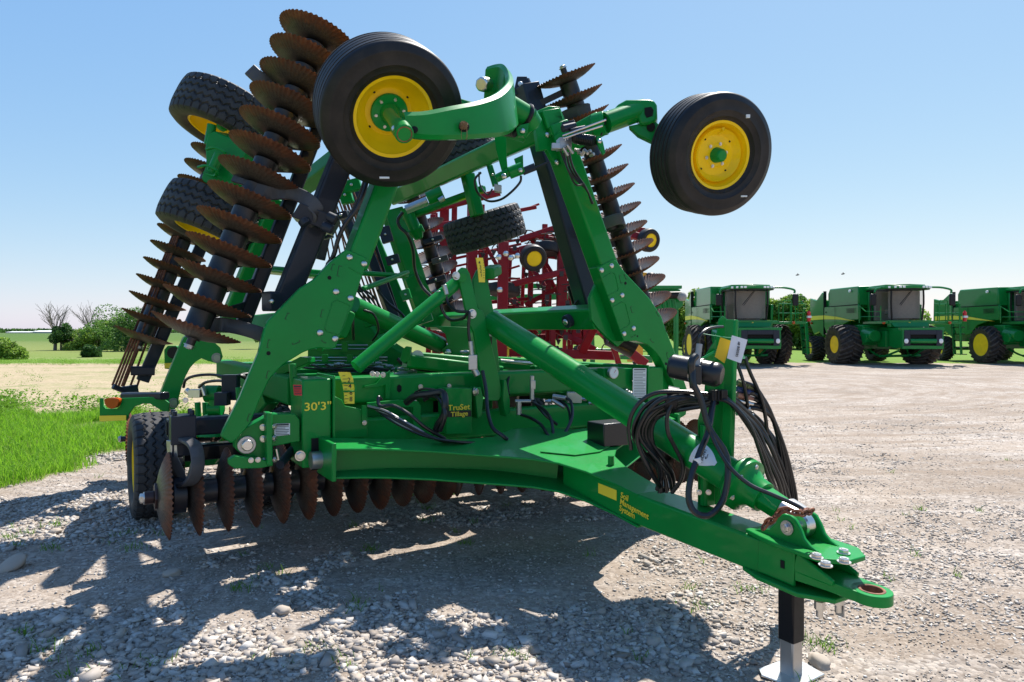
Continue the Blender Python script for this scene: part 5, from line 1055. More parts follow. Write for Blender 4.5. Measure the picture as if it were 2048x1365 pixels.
for a0 in (-0.085, 0.065):
    b = MB(); b.prism([H(a0, l, z) for l, z in ear], EA * 0.022); b.build('clevis_ear', GREEN, HAR, bevel=0.006)
pc = H(-0.088, 2.745, 0.088); b = MB(); b.cyl(pc, pc - EA * 0.006, 0.034, n=24); b.build('pin_washer', STEEL, HAR); bolt(pc - EA * 0.006, -EA, 0.020, HAR)
b = MB(); b.cyl(H(-0.07, 2.745, 0.088), H(0.07, 2.745, 0.088), 0.022); b.lathe(H(0.02, 2.745, 0.088), EA, [(-0.03, 0.02), (-0.03, 0.05), (-0.022, 0.058), (0.022, 0.058), (0.03, 0.05), (0.03, 0.02)], 28); b.build('roller', CHROME, HAR)
# turnbuckle: top link tube, flange head, nut block, clevis end
TL0 = ML(985, 645, -0.02); TL1 = D(1470, 958, 3.66)
b = MB(); b.cyl(TL0, TL1, 0.094, n=40); tl = b.build('top_link', GREEN, HAR, bevel=0.006)
ax = (TL1 - TL0).normalized(); E0 = TL1 + ax * -0.03
b = MB(); b.lathe(TL1, ax, [(-0.02, 0.094), (0.0, 0.12), (0.03, 0.145), (0.075, 0.145), (0.09, 0.11), (0.13, 0.085), (0.19, 0.08), (0.195, 0.0)], 36); b.build('link_flange', GREEN, HAR, bevel=0.003)
for k in range(6):
    t = k * math.pi / 3 + 0.4; m = rotm(ax); bolt(TL1 + ax * 0.076 + m @ V((0.115 * math.cos(t), 0.115 * math.sin(t), 0)), ax, 0.017, HAR)
b = MB(); b.cyl(TL1 + ax * 0.17, TL1 + ax * 0.30, 0.068, 0.064, n=6); b.build('link_nut', GREEN, HAR, bevel=0.006)
b = MB(); q = TL1 + ax * 0.36; m = rotm(ax, EZ); X, Y = m @ V((1, 0, 0)), m @ V((0, 1, 0))
b.box(q, ax * 0.05, X * 0.058, Y * 0.006) ; 
b = MB(); b.flat([q + X * -0.062 + Y * -0.06, q + X * -0.062 + Y * 0.035, q + X * -0.04 + Y * 0.058, q + X * 0.04 + Y * 0.058, q + X * 0.062 + Y * 0.035, q + X * 0.062 + Y * -0.06], 0.10, 0.010, ax, 3); b.build('link_guard', STEEL, HAR)
b = MB(); b.cyl(TL1 + ax * 0.28, H(0, 2.745, 0.088), 0.032); b.build('link_screw', STEEL, HAR)
# direction sticker on the top link
sc = TL0 + (TL1 - TL0) * 0.935; vn = (CP - sc); vn = (vn - ax * vn.dot(ax)).normalized(); vn = (vn + EZ * 0.15).normalized(); tt = ax.cross(vn)
if tt.z < 0: tt = -tt
b = MB(); R_ = 0.0952; nA = 12; vs = []
for i in range(nA + 1):
    for j in range(7):
        s_ = (i / nA - 0.5) * 0.16; wv = math.sqrt(max(0, 1 - (2 * (i / nA) - 1) ** 2)) if i < nA else 0.0; th_ = 0.75 * (j / 6 - 0.5) * 2 * max(0.15, 1 - 0.9 * (i / nA) ** 2)
        vs.append(sc + ax * s_ + (vn * math.cos(th_) + tt * math.sin(th_)) * R_)
b.add(vs, [(i * 7 + j, i * 7 + j + 1, (i + 1) * 7 + j + 1, (i + 1) * 7 + j) for i in range(nA) for j in range(6)]); o = b.build('sticker', WHT_DEC, tl)
text('RAISE\nFRONT\n<--', sc - ax * 0.01 + vn * 0.0975, (-ax * 0.25 + tt * 0.9), (-ax * 0.9 - tt * 0.25), 0.026, INK, o, bold=0.0006, sp=0.85)

# jack
jp = H(0.0, 2.70, -0.19)
b = MB(); b.beam(V((jp.x, jp.y, 0.175)), V((jp.x, jp.y, jp.z + 0.05)), 0.088, 0.088, EL, ch=0.006); jk = b.build('jack_stand', BLACKP, HAR, bevel=0.003)
b = MB(); b.beam(V((jp.x, jp.y, 0.005)), V((jp.x, jp.y, 0.18)), 0.076, 0.076, EL, ch=0.006); b.build('jack_leg', STEEL, jk, bevel=0.003)
b = MB(); b.prism([V((jp.x, jp.y, 0.004)) + EA * x + EL * y for x, y in ((-0.14, -0.06), (-0.10, -0.11), (0.10, -0.11), (0.15, -0.04), (0.13, 0.09), (-0.10, 0.10))], EZ * 0.010); b.build('jack_foot', CHROME, jk, bevel=0.003)
b = MB(); b.box(H(-0.115, 2.74, -0.08), EA * 0.004, EL * 0.01, EZ * 0.018); b.build('slot', HOLE, HAR)

# ---------------------------------------------------------------- lift cylinders, links, pipes
b = MB(); b.cyl(ML(917, 563, -0.05), ML(712, 735, 0.05), 0.052, n=24); b.build('lift_cylinder', GREEN, HAR); b = MB(); b.cyl(ML(925, 556, -0.05), ML(914, 566, -0.05), 0.062); b.build('cylinder_gland', GREEN, HAR)
b = MB(); b.cyl(D(705, 612, 5.9), D(880, 690, 6.9), 0.085, n=28); b.build('fold_cylinder', GREEN, HAR); b = MB(); b.cyl(D(880, 690, 6.9), D(893, 697, 6.95), 0.05); b.build('cylinder_rod', CHROME, HAR)
b = MB(); b.prism([D(u, v, 6.8) for u, v in ((855, 652), (935, 655), (940, 700), (932, 722), (905, 712), (890, 712), (882, 700), (895, 690), (890, 668), (872, 655))], V((0.05, 0.1, 0))); b.build('cylinder_bracket', GREEN, HAR, bevel=0.005)
p = D(896, 705, 6.78); bolt(p, V((0, -1, 0)), 0.035, HAR, kind='dome')
b = MB(); b.beam(D(835, 714, 6.2), D(1075, 735, 7.0), 0.05, 0.09); b.build('depth_link', GREEN, HAR, bevel=0.005)
b = MB(); b.cyl(D(835, 713, 6.1), D(835, 713, 6.2), 0.055); b.build('link_eye', STEEL, HAR)
b = MB(); b.beam(D(810, 722, 5.9), D(1000, 745, 6.4), 0.12, 0.12); b.build('rockshaft', GREEN, HAR, bevel=0.006)
b = MB(); b.prism([D(u, v, 5.85) for u, v in ((805, 700), (812, 693), (822, 695), (820, 720), (808, 728), (800, 720))], V((0, 0.06, 0))); b.build('rockshaft_arm', GREEN, HAR, bevel=0.004)
b = MB(); b.cyl(D(1000, 722, 6.5), D(1070, 728, 6.8), 0.018); b.build('chrome_rod', CHROME, HAR)
# emblem panel and pipe run behind the mast
b = MB(); b.prism([D(u, v, 7.2) for u, v in ((615, 752), (615, 640), (650, 600), (700, 600), (760, 680), (800, 705), (850, 735), (850, 752))], V((0.1, 0.1, 0))); b.build('rear_panel', GREEN, HAR, bevel=0.006)
em = [(669, 652), (676, 648), (691, 648), (695, 652), (696, 668), (691, 676), (680, 679), (669, 677), (664, 670), (664, 658)]
b = MB(); b.prism([D(u, v, 7.17) for u, v in em], V((0, 0.006, 0))); ey = b.build('emblem', YEL_DEC, HAR)
cx, cy = 680, 663
b = MB(); b.prism([D(cx + (u - cx) * 0.88, cy + (v - cy) * 0.88, 7.166) for u, v in em], V((0, 0.003, 0))); b.build('emblem_field', BLK_DEC, ey)
b = MB(); b.prism([D(u, v, 7.162) for u, v in ((668, 663), (674, 660), (680, 661), (685, 659), (688, 654), (690, 655), (689, 660), (691, 665), (694, 671), (692, 671), (687, 666), (681, 666), (676, 668), (673, 673), (672, 671), (674, 666), (669, 665))], V((0, 0.002, 0))); b.build('emblem_mark', YEL_DEC, ey)
for v0 in (690, 697, 714, 720, 728):
    b = MB(); b.cyl(D(600, v0 + (2 if v0 > 705 else 0), 6.9), D(775, v0 + 2, 7.0), 0.011, n=8); b.build('steel_pipe', CHROME, HAR)
b = MB()
for u in (640, 690, 742):
    b.box(D(u, 693, 6.86), V((0.03, 0, 0)), V((0, 0.01, 0)), V((0, 0, 0.05))); b.cut(); b.box(D(u + 10, 717, 6.86), V((0.03, 0, 0)), V((0, 0.01, 0)), V((0, 0, 0.04))); b.cut()
b.build('pipe_clamp', GREEN, HAR, bevel=0.003)
b = MB(); b.prism([D(u, v, 5.3) for u, v in ((545, 742), (600, 714), (616, 716), (617, 726), (560, 752))], V((0.02, 0.12, 0))); b.build('bracket', GREEN, HAR, bevel=0.005)
rnd = random.Random(77)
for k in range(26):                                        # elbows and unions along the pipe run and frame
    u, v, d = rnd.choice([(600 + rnd.random() * 230, 725 + rnd.random() * 14, 6.6), (780 + rnd.random() * 60, 735 + rnd.random() * 15, 6.0), (1020 + rnd.random() * 180, 785 + rnd.random() * 25, 5.9), (800 + rnd.random() * 130, 700 + rnd.random() * 40, 6.7)])
    b = MB(); w_ = 0.03 + 0.03 * rnd.random(); b.cyl(D(u, v, d), D(u, v, d) + V((w_ * 2, 0, 0)), 0.014, n=8); b.cyl(D(u, v, d) + V((w_ * .6, 0, 0)), D(u, v, d) + V((w_ * 1.3, 0, 0)), 0.021, n=6); b.build('pipe_union', STEEL, HAR)
for k in range(14):
    u = 560 + rnd.random() * 300; hose([(u, 726 + rnd.random() * 12, 6.5), (u + 30, 734 + rnd.random() * 14, 6.4), (u + 60 + rnd.random() * 30, 730 + rnd.random() * 16, 6.4), (u + 110 + rnd.random() * 40, 738 + rnd.random() * 10, 6.4)], 0.010) if k % 2 else hose([(u + 300, 742, 6.6), (u + 330, 752 + rnd.random() * 6, 6.5), (u + 380, 748, 6.5), (u + 420, 755, 6.6)], 0.011)
for (u, v, d, w_, h_) in ((700, 756, 6.4, .5, .05), (880, 745, 6.7, .45, .06), (1130, 742, 7.0, .4, .06)):
    b = MB(); b.box(D(u, v, d), EA * w_, EL * 0.05, EZ * h_); b.build('cross_member', GREEN, HAR, bevel=0.005)
for (u, v, d) in ((585, 768, 4.9), (478, 815, 5.2), (395, 845, 6.2), (410, 845, 6.4)):
    b = MB(); b.beam(D(u, v - 40, d), D(u + 4, v + 30, d), 0.05, 0.05, EL); b.build('strut', GREEN, HAR, bevel=0.004)
for i in range(4): hose([(470 + i * 3, 752, 5.6), (500, 748 + i * 4, 5.7), (540, 752 + i * 3, 5.8), (560 + i * 4, 770, 5.9), (555, 800 + i * 5, 6.0)], 0.011)
b = MB(); b.prism([D(u, v, 6.9) for u, v in ((900, 640), (945, 640), (945, 740), (905, 740))], V((0.1, 0.1, 0))); b.build('mast_rear', GREEN, HAR, bevel=0.006)
# hydraulic valve cluster behind the left hinge plate
b = MB(); b.cyl(D(412, 788, 6.0), D(440, 788, 6.0), 0.075); b.cyl(D(430, 815, 6.0), D(430, 775, 6.0), 0.055); b.cyl(D(418, 818, 6.0), D(445, 818, 6.0), 0.06); b.cyl(D(432, 830, 6.0), D(432, 870, 6.0), 0.10, 0.16); b.build('hydraulic_valve', GREEN, HAR, bevel=0.004)
b = MB(); b.box(D(392, 787, 5.9), V((0.05, 0, 0)), V((0, 0.04, 0)), V((0, 0, 0.035))); b.cyl(D(372, 780, 5.9), D(385, 790, 5.9), 0.025); b.cyl(D(402, 768, 5.9), D(410, 792, 5.9), 0.025); b.build('hose_fitting', CHROME, HAR, bevel=0.003)
b = MB(); b.box(D(462, 775, 5.4), V((0.06, 0, 0)), V((0, 0.04, 0)), V((0, 0, 0.10))); b.box(D(445, 798, 5.3), V((0.05, 0, 0)), V((0, 0.04, 0)), V((0, 0, 0.05))); b.build('valve_bracket', NAVY, HAR, bevel=0.004)
# light bracket
LB = 6.6
b = MB(); b.prism([D(u, v, LB) for u, v in ((199, 797), (205, 797), (206, 812), (212, 818), (234, 818), (240, 812), (241, 797), (322, 794), (338, 806), (338, 822), (330, 826), (300, 808), (285, 808), (268, 814), (259, 826), (252, 841), (199, 844))], V((0, 0.02, 0))); b.build('light_bracket', GREEN, HAR, bevel=0.003)
b = MB(); b.prism([D(u, v, LB - 0.015) for u, v in ((199, 832), (252, 831), (252, 841), (199, 843.5))], V((0, 0.004, 0))); b.build('reflector_strip', YEL_DEC, HAR)
lc = D(223, 803, LB - 0.02); b = MB(); b.prism([D(223 + 15 * math.cos(t), 800 + 19 * math.sin(t) * (0.95 if math.sin(t) > 0 else 0.2), LB - 0.05) for t in [2 * math.pi * i / 28 for i in range(28)]], V((0, 0.06, 0))); b.build('warning_lamp', ORANGE, HAR, bevel=0.003)
b = MB(); b.beam(D(250, 792, 6.9), D(330, 792, 6.6), 0.10, 0.07); b.build('light_arm', NAVY, HAR, bevel=0.004)
b = MB(); b.prism([D(u, v, 8.2) for u, v in ((328, 700), (335, 692), (352, 692), (358, 700), (358, 732), (347, 740), (329, 738))], V((0.02, 0.05, 0))); b.build('light_bracket', GREEN, HAR, bevel=0.004)
b = MB(); b.cyl(D(347, 706, 8.15), D(347, 706, 8.1), 0.07); b.build('warning_lamp', BLACKP, HAR); b = MB(); b.prism([D(u, v, 8.18) for u, v in ((329, 727), (345, 726), (345, 736), (329, 737))], V((0, 0.004, 0))); b.build('reflector_strip', YEL_DEC, HAR)

# ---------------------------------------------------------------- hose stand
sp = lambda u, v: MA(u, v, 0.05)
b = MB(); b.prism([MA(u, v, 0.06) for u, v in ((1452, 640), (1460, 622), (1472, 638), (1474, 1000), (1452, 1000))], EA * 0.015); 
# post as two flanges
st0 = D(1432, 1005, 3.83); st1 = D(1464, 632, 3.83)
b = MB(); b.beam(D(1452, 1010, 3.80), D(1464, 640, 3.80), 0.035, 0.07, EL, ch=0.006); sta = b.build('hose_stand', GREEN, HAR, bevel=0.004)
b = MB(); b.prism([D(u, v, 3.90) for u, v in ((1424, 690), (1432, 678), (1437, 640), (1446, 632), (1456, 640), (1462, 700), (1462, 780), (1462, 1010), (1396, 1010), (1396, 840), (1408, 800), (1412, 740), (1400, 730), (1404, 722))], V((0, 0.008, 0))); b.build('stand_plate', GREEN, HAR, bevel=0.003)
b = MB(); b.beam(D(1415, 1010, 3.85), D(1415, 850, 3.85), 0.09, 0.05, EL); b.build('stand_channel', GREEN, HAR, bevel=0.004)
for u, v in ((1398, 985), (1417, 985)): bolt(D(u, v, 3.78), V((-0.3, -1, 0)), 0.012, HAR)
c0, c1 = D(1347, 733, 3.75), D(1440, 751, 3.62)
b = MB(); ca_ = (c1 - c0).normalized(); L_ = (c1 - c0).length
b.lathe(c0, ca_, [(-0.02, 0.0), (-0.02, 0.055), (-0.005, 0.066), (0.10, 0.068), (0.103, 0.072), (0.118, 0.072), (0.12, 0.060), (L_ - 0.13, 0.060), (L_ - 0.125, 0.066), (L_ - 0.02, 0.066), (L_, 0.060), (L_ + 0.012, 0.045), (L_ + 0.014, 0)], 36); can = b.build('manual_canister', RUBBER_BLK, HAR)
for k in (0.108, L_ - 0.10):
    b = MB(); b.lathe(c0 + ca_ * k, ca_, [(-0.003, 0.0695), (-0.003, 0.0735), (0.003, 0.0735), (0.003, 0.0695)], 36, close=True); b.build('clamp_band', CHROME, can)
b = MB(); b.cyl(D(1393, 736, 3.62), D(1399, 688, 3.62), 0.016); b.build('electric_plug', plain('plug_grey', (0.28, 0.29, 0.30), 0.4), HAR, bevel=0.003)
b = MB(); b.box(D(1394, 750, 3.60), V((0.022, 0, 0)), V((0, 0.02, 0)), V((0, 0, 0.05))); b.build('plug_holder', RUBBER_BLK, HAR, bevel=0.006)
b = MB(); b.box(D(1436, 790, 3.70), V((0.045, 0.01, 0)), V((0, 0.035, 0)), V((0, 0, 0.028)))
for x in (-0.02, 0.0, 0.02): b.box(D(1436, 790, 3.66) + V((x, 0, 0)), V((0.003, 0, 0)), V((0, 0.006, 0)), V((0, 0, 0.03)))
b.build('hose_clamp', BLACKP, HAR, bevel=0.004)
b = MB(); b.beam(D(1440, 705, 3.86), D(1405, 725, 3.86), 0.03, 0.05); b.build('stand_arm', GREEN, HAR)

rnd = random.Random(11)
for i in range(9):                                         # left coil, rising from the hole over the arch to the clamp
    o = i / 8.0; du = -14 + 34 * o; dv = 26 * o; dd = rnd.uniform(-0.05, 0.08)
    hose([(1330 + rnd.uniform(-12, 14), 985, 3.95), (1318 + rnd.uniform(-14, 16) + du * 0.5, 940, 3.93 + dd), (1283 + du + rnd.uniform(-3, 3), 880, 3.9 + dd), (1292 + du, 828 + dv * 0.6, 3.88 + dd), (1325 + du * 0.7, 797 + dv, 3.84 + dd), (1370 + du * 0.2, 789 + dv, 3.80 + dd), (1410, 792 + dv * 0.5 + rnd.uniform(-4, 4), 3.76), (1432, 786 + i * 2.2, 3.72)], 0.0105 + 0.002 * (i % 3), 0.012)
hose([(1345, 985, 3.88), (1362, 960, 3.84), (1366, 930, 3.82), (1350, 895, 3.80), (1336, 865, 3.78), (1335, 830, 3.78), (1350, 800, 3.78)], 0.012); hose([(1262, 900, 3.84), (1258, 850, 3.82), (1275, 810, 3.8), (1310, 787, 3.78), (1360, 784, 3.76), (1425, 790, 3.72)], 0.012)
for i in range(9):                                         # right bundle, sweeping down to the ground side
    o = i / 8.0
    hose([(1434 + i * 1.5, 796 - i * 1.0, 3.68 + 0.02 * i), (1460 + 12 * o, 800 + 12 * (1 - o), 3.66 + 0.03 * i), (1498 + 25 * o, 842 + 12 * (1 - o), 3.66 + 0.05 * i), (1520 + 42 * o, 900, 3.68 + 0.05 * i), (1542 + 40 * o, 960, 3.72 + 0.05 * i), (1560 + 28 * o, 1010, 3.78 + 0.05 * i), (1566 + 24 * o, 1050, 3.9 + 0.03 * i), (1560 + 10 * o, 1075, 4.05)], 0.0105 + 0.0015 * (i % 3), 0.014)
for i in range(6):                                         # stowed couplers, right of the post
    o = i / 5.0
    hose([(1478 + 6 * o, 762 + i * 11, 3.95), (1512 + 5 * o, 775 + i * 9, 3.95), (1535 + 10 * o, 812 + i * 5, 3.98), (1552 + 8 * o, 860 + i * 3, 4.0), (1566 + 14 * o, 930, 4.02), (1572 + 18 * o, 1000, 4.05), (1570 + 18 * o, 1060, 4.1)], 0.0125, 0.006)
    b = MB(); p0, p1 = D(1474, 766 + i * 12, 3.93), D(1506, 776 + i * 11, 3.95); b.cyl(p0, p0.lerp(p1, 0.45), 0.017, n=12); b.cyl(p0.lerp(p1, 0.45), p1, 0.012, n=10); b.cyl(p0.lerp(p1, 0.62), p0.lerp(p1, 0.75), 0.016, n=8)
    b.build('hydraulic_coupler', [plain('olive_collar', (0.12, 0.14, 0.04), 0.4), plain('blue_collar', (0.03, 0.05, 0.16), 0.4), plain('copper_collar', (0.35, 0.16, 0.11), 0.4), CHROME, CHROME, CHROME][i], HAR)
hose([(1387, 775, 3.55), (1383, 740, 3.52), (1384, 722, 3.52), (1392, 712, 3.54)], 0.02)
hose([(1386, 740, 3.52), (1388, 770, 3.5), (1402, 800, 3.5), (1418, 855, 3.48), (1450, 905, 3.45), (1456, 950, 3.42), (1446, 1000, 3.40), (1420, 1030, 3.38), (1392, 1026, 3.40), (1378, 1000, 3.42), (1382, 955, 3.45), (1400, 905, 3.50), (1416, 865, 3.56), (1424, 820, 3.64), (1428, 800, 3.68)], 0.0165)
hose([(1418, 855, 3.48), (1432, 890, 3.44), (1460, 935, 3.38), (1500, 970, 3.30), (1545, 990, 3.22), (1590, 1010, 3.16), (1615, 1025, 3.12)], 0.010)
hose([(1490, 715, 3.9), (1500, 745, 3.9), (1520, 790, 3.92), (1530, 830, 3.95), (1535, 870, 4.0)], 0.011); hose([(1472, 720, 3.92), (1488, 770, 3.9), (1498, 830, 3.95)], 0.010)
hose([(1397, 688, 3.62), (1400, 672, 3.62), (1412, 660, 3.65), (1430, 655, 3.7), (1446, 654, 3.75)], 0.008)
b = MB(); b.lathe(D(1343, 800, 3.84), V((1, -0.2, -0.2)), [(-0.03, 0.055), (-0.03, 0.075), (0.03, 0.075), (0.03, 0.055)], 24, close=True); b.build('hose_strap', BLACKP, HAR)
for (u, v, d, ax_) in ((1395, 921, 3.48, V((-0.3, 0, 1))),):
    b = MB(); b.cyl(D(u, v, d) - ax_.normalized() * 0.013, D(u, v, d) + ax_.normalized() * 0.013, 0.0195); b.build('hose_tape', WHT_DEC, HAR)
# hoses over the front frame
for i in range(6):
    hose([(735 + i * 3, 812 + i * 1.2, 4.85), (770, 822 + i * 2, 4.75), (800, 838 + i * 2.6, 4.7), (835 + i * 3, 858 + i * 3, 4.68), (870 + i * 7, 879 + i, 4.7), (905 + i * 9, 884 + i * 0.6, 4.85)], 0.0085 + 0.002 * (i % 2), 0.003, mat=HOSE if i % 2 else HOSE_G)
hose([(763, 800, 4.8), (757, 795, 4.78), (760, 812, 4.75), (788, 812, 4.72), (820, 830, 4.7), (850, 855, 4.72), (890, 878, 4.8)], 0.013)
hose([(812, 806, 4.95), (832, 792, 4.9), (860, 788, 4.85), (885, 786, 4.8), (890, 805, 4.75), (888, 830, 4.75), (876, 850, 4.78), (870, 868, 4.8)], 0.026); hose([(848, 800, 4.9), (862, 792, 4.86), (880, 800, 4.78), (890, 830, 4.72), (880, 862, 4.75)], 0.016)
hose([(830, 785, 4.95), (848, 778, 4.9), (870, 780, 4.88)], 0.008)
hose([(965, 742, 5.25), (972, 780, 5.2), (975, 820, 5.1), (985, 855, 5.0), (1005, 872, 4.95), (1015, 880, 4.95)], 0.015)
hose([(1065, 805, 5.5), (1088, 820, 5.4), (1102, 840, 5.3), (1106, 865, 5.25), (1104, 874, 5.2)], 0.013); hose([(1042, 830, 5.5), (1060, 836, 5.4), (1080, 848, 5.3), (1092, 865, 5.2), (1100, 878, 5.15)], 0.013)
hose([(1130, 795, 5.6), (1142, 805, 5.5), (1144, 835, 5.4), (1130, 868, 5.3)], 0.013); hose([(1118, 800, 5.6), (1135, 815, 5.5), (1140, 845, 5.4), (1126, 870, 5.3)], 0.011); hose([(1020, 745, 5.8), (1015, 770, 5.7), (1018, 790, 5.6)], 0.010)
hose([(1064, 760, 5.7), (1068, 800, 5.6), (1090, 830, 5.5), (1115, 850, 5.5)], 0.012)
hose([(880, 590, 5.3), (884, 620, 5.3), (900, 640, 5.3), (925, 638, 5.2), (938, 625, 5.15), (937, 660, 5.15), (942, 700, 5.15)], 0.012); hose([(890, 575, 5.3), (895, 605, 5.3), (912, 622, 5.25), (935, 624, 5.2)], 0.012)
b = MB(); b.cyl(D(876, 583, 5.3), D(884, 605, 5.3), 0.020); b.cut(); b.cyl(D(888, 570, 5.3), D(893, 590, 5.3), 0.020); b.cut(); b.cyl(D(941, 683, 5.12), D(944, 712, 5.12), 0.018); b.box(D(946, 725, 5.12), V((0.032, 0, 0)), V((0, 0.03, 0)), V((0, 0, 0.055))); b.cyl(D(948, 738, 5.12), D(955, 752, 5.12), 0.025)
b.build('hose_fitting', STEEL, HAR, bevel=0.003)
b = MB(); b.cyl(D(1064, 752, 5.55), D(1064, 800, 5.55), 0.018); b.box(D(1066, 770, 5.55), V((0.02, 0, 0)), V((0, 0.02, 0)), V((0, 0, 0.035))); b.cut(); b.cyl(D(1038, 803, 5.5), D(1038, 830, 5.5), 0.022); b.cyl(D(1030, 803, 5.5), D(1062, 803, 5.5), 0.015); b.cut(); b.cyl(D(1106, 793, 5.6), D(1132, 797, 5.55), 0.020); b.cut(); b.cyl(D(1104, 800, 5.6), D(1130, 815, 5.55), 0.018); b.cut(); b.box(D(1148, 795, 5.7), V((0.06, 0, 0)), V((0, 0.04, 0)), V((0, 0, 0.045)))
b.build('hose_fitting', STEEL, HAR, bevel=0.003)
b = MB(); b.box(D(1245, 772, 6.3), V((0.10, 0, 0)), V((0, 0.06, 0)), V((0, 0, 0.05)))
for k in range(6): b.cyl(D(1235 + 5 * k, 778 + 3 * (k % 3), 6.25), D(1238 + 5 * k, 784 + 4 * (k % 3), 6.1), 0.022)
b.build('valve_block', STEEL, HAR, bevel=0.004)
hose([(367, 775, 5.8), (372, 760, 5.75), (392, 752, 5.7), (425, 750, 5.7), (455, 756, 5.6), (470, 765, 5.5)], 0.012); hose([(398, 775, 5.8), (412, 765, 5.7), (440, 762, 5.6), (462, 768, 5.5)], 0.012)
# hoses down the wing tubes
hose([(735, 355, 4.9), (728, 385, 4.85), (712, 420, 4.83), (690, 450, 4.82), (676, 480, 4.82), (668, 510, 4.83), (655, 530, 4.85)], 0.016); hose([(729, 360, 4.92), (716, 400, 4.87), (700, 430, 4.85), (680, 470, 4.84), (664, 515, 4.86)], 0.011, mat=plain('cable_brown', (0.05, 0.04, 0.03), 0.5))
hose([(806, 425, 8.0), (796, 440, 8.0), (800, 455, 8.0), (815, 470, 8.0), (826, 500, 8.1), (830, 540, 8.2), (845, 575, 8.2), (870, 600, 8.0)], 0.020)
for i in range(3): hose([(1128 + i * 5, 305, 5.4), (1134 + i * 6, 335, 5.45), (1148 + i * 5, 356, 5.5), (1164 + i * 2, 370, 5.5), (1176, 385, 5.55), (1184 + i, 408, 5.6)], 0.009)
hose([(1120, 300, 5.4), (1138, 345, 5.4), (1152, 370, 5.45), (1168, 368, 5.5)], 0.008)
hose([(755, 580, 7.0), (775, 605, 7.0), (800, 625, 7.0), (812, 640, 7.0)], 0.014)
hose([(706, 622, 5.85), (706, 650, 5.85), (707, 680, 5.9)], 0.012); hose([(725, 620, 5.9), (748, 630, 5.95), (757, 660, 6.0), (745, 682, 6.05)], 0.010); hose([(795, 718, 6.0), (810, 730, 6.0), (860, 742, 6.1), (915, 738, 6.2), (925, 745, 6.2)], 0.016)
# ================================================================== tags and chain on the harrow
tg = MB(); pts = [D(1441, 675, 3.74), D(1462, 682, 3.72), D(1458, 700, 3.71), D(1449, 727, 3.73), D(1430, 714, 3.75), D(1434, 700, 3.76)]
tg.prism(pts, V((0, 0.004, 0))); y = tg.build('hang_tag', plain('yellow_tag', (0.85, 0.50, 0.01), 0.5)); tag(y, 'creased yellow hang tag strung to the hose stand, left of the white tag', 'tag')
tg = MB(); tg.prism([D(1464, 671, 3.66), D(1495, 680, 3.64), D(1482, 727, 3.66), D(1454, 717, 3.68)], V((0, 0.0015, 0))); wt = tg.build('paper_tag', plain('paper', (0.72, 0.72, 0.78), 0.7)); tag(wt, 'white paper stock tag hanging in front of the hose stand', 'tag')
text('S# B00585', D(1476, 699, 3.652), D(1470.5, 727, 3.652) - D(1476, 699, 3.652), D(1500, 702, 3.652) - D(1476, 698, 3.652), 0.019, INK, wt, bold=0.0004)
tg = MB(); tg.prism([D(1486, 706, 3.72), D(1491, 718, 3.72), D(1480, 719, 3.72)], V((0, 0.003, 0))); tg.tube([D(1400, 667, 3.8), D(1425, 671, 3.78), D(1450, 675, 3.70), D(1466, 676, 3.66)], 0.002, 5, 3); tg.build('tag_wire', plain('green_wire', (0.12, 0.4, 0.2), 0.5), y)
ch = empty('safety_chain', H(-0.02, 2.55, 0.15), 'rusty safety chain draped over the hitch clevis', 'chain')
path = smooth_path([D(1527, 1056, 3.16), D(1536, 1045, 3.15), D(1548, 1038, 3.12), D(1556, 1028, 3.08), D(1570, 1020, 3.06), D(1585, 1024, 3.05), D(1600, 1027, 3.06), D(1614, 1024, 3.10), D(1625, 1022, 3.14)], 10)
L = [0]
for a, b_ in zip(path, path[1:]): L.append(L[-1] + (b_ - a).length)
def at_len(s):
    for i in range(len(L) - 1):
        if L[i + 1] >= s: return path[i].lerp(path[i + 1], (s - L[i]) / (L[i + 1] - L[i] + 1e-9))
    return path[-1]
pitch = 0.030; n = int(L[-1] / pitch)
for k in range(n):
    c = at_len((k + 0.5) * pitch); d = (at_len((k + 1) * pitch) - at_len(k * pitch)).normalized()
    up = V((0.1, -0.6, 0.8)) if k % 2 else V((0.2, 0.8, 0.6)); y_ = (up - d * up.dot(d)).normalized()
    b = MB(); P = []
    for i in range(17):
        t = 2 * math.pi * i / 16; P.append(c + d * (0.021 * math.cos(t) + (0.005 if math.cos(t) > 0 else -0.005)) + y_ * 0.0135 * math.sin(t))
    b.tube(P, 0.0062, 7, 1, smooth=False); b.build('chain_link', RUST, ch)

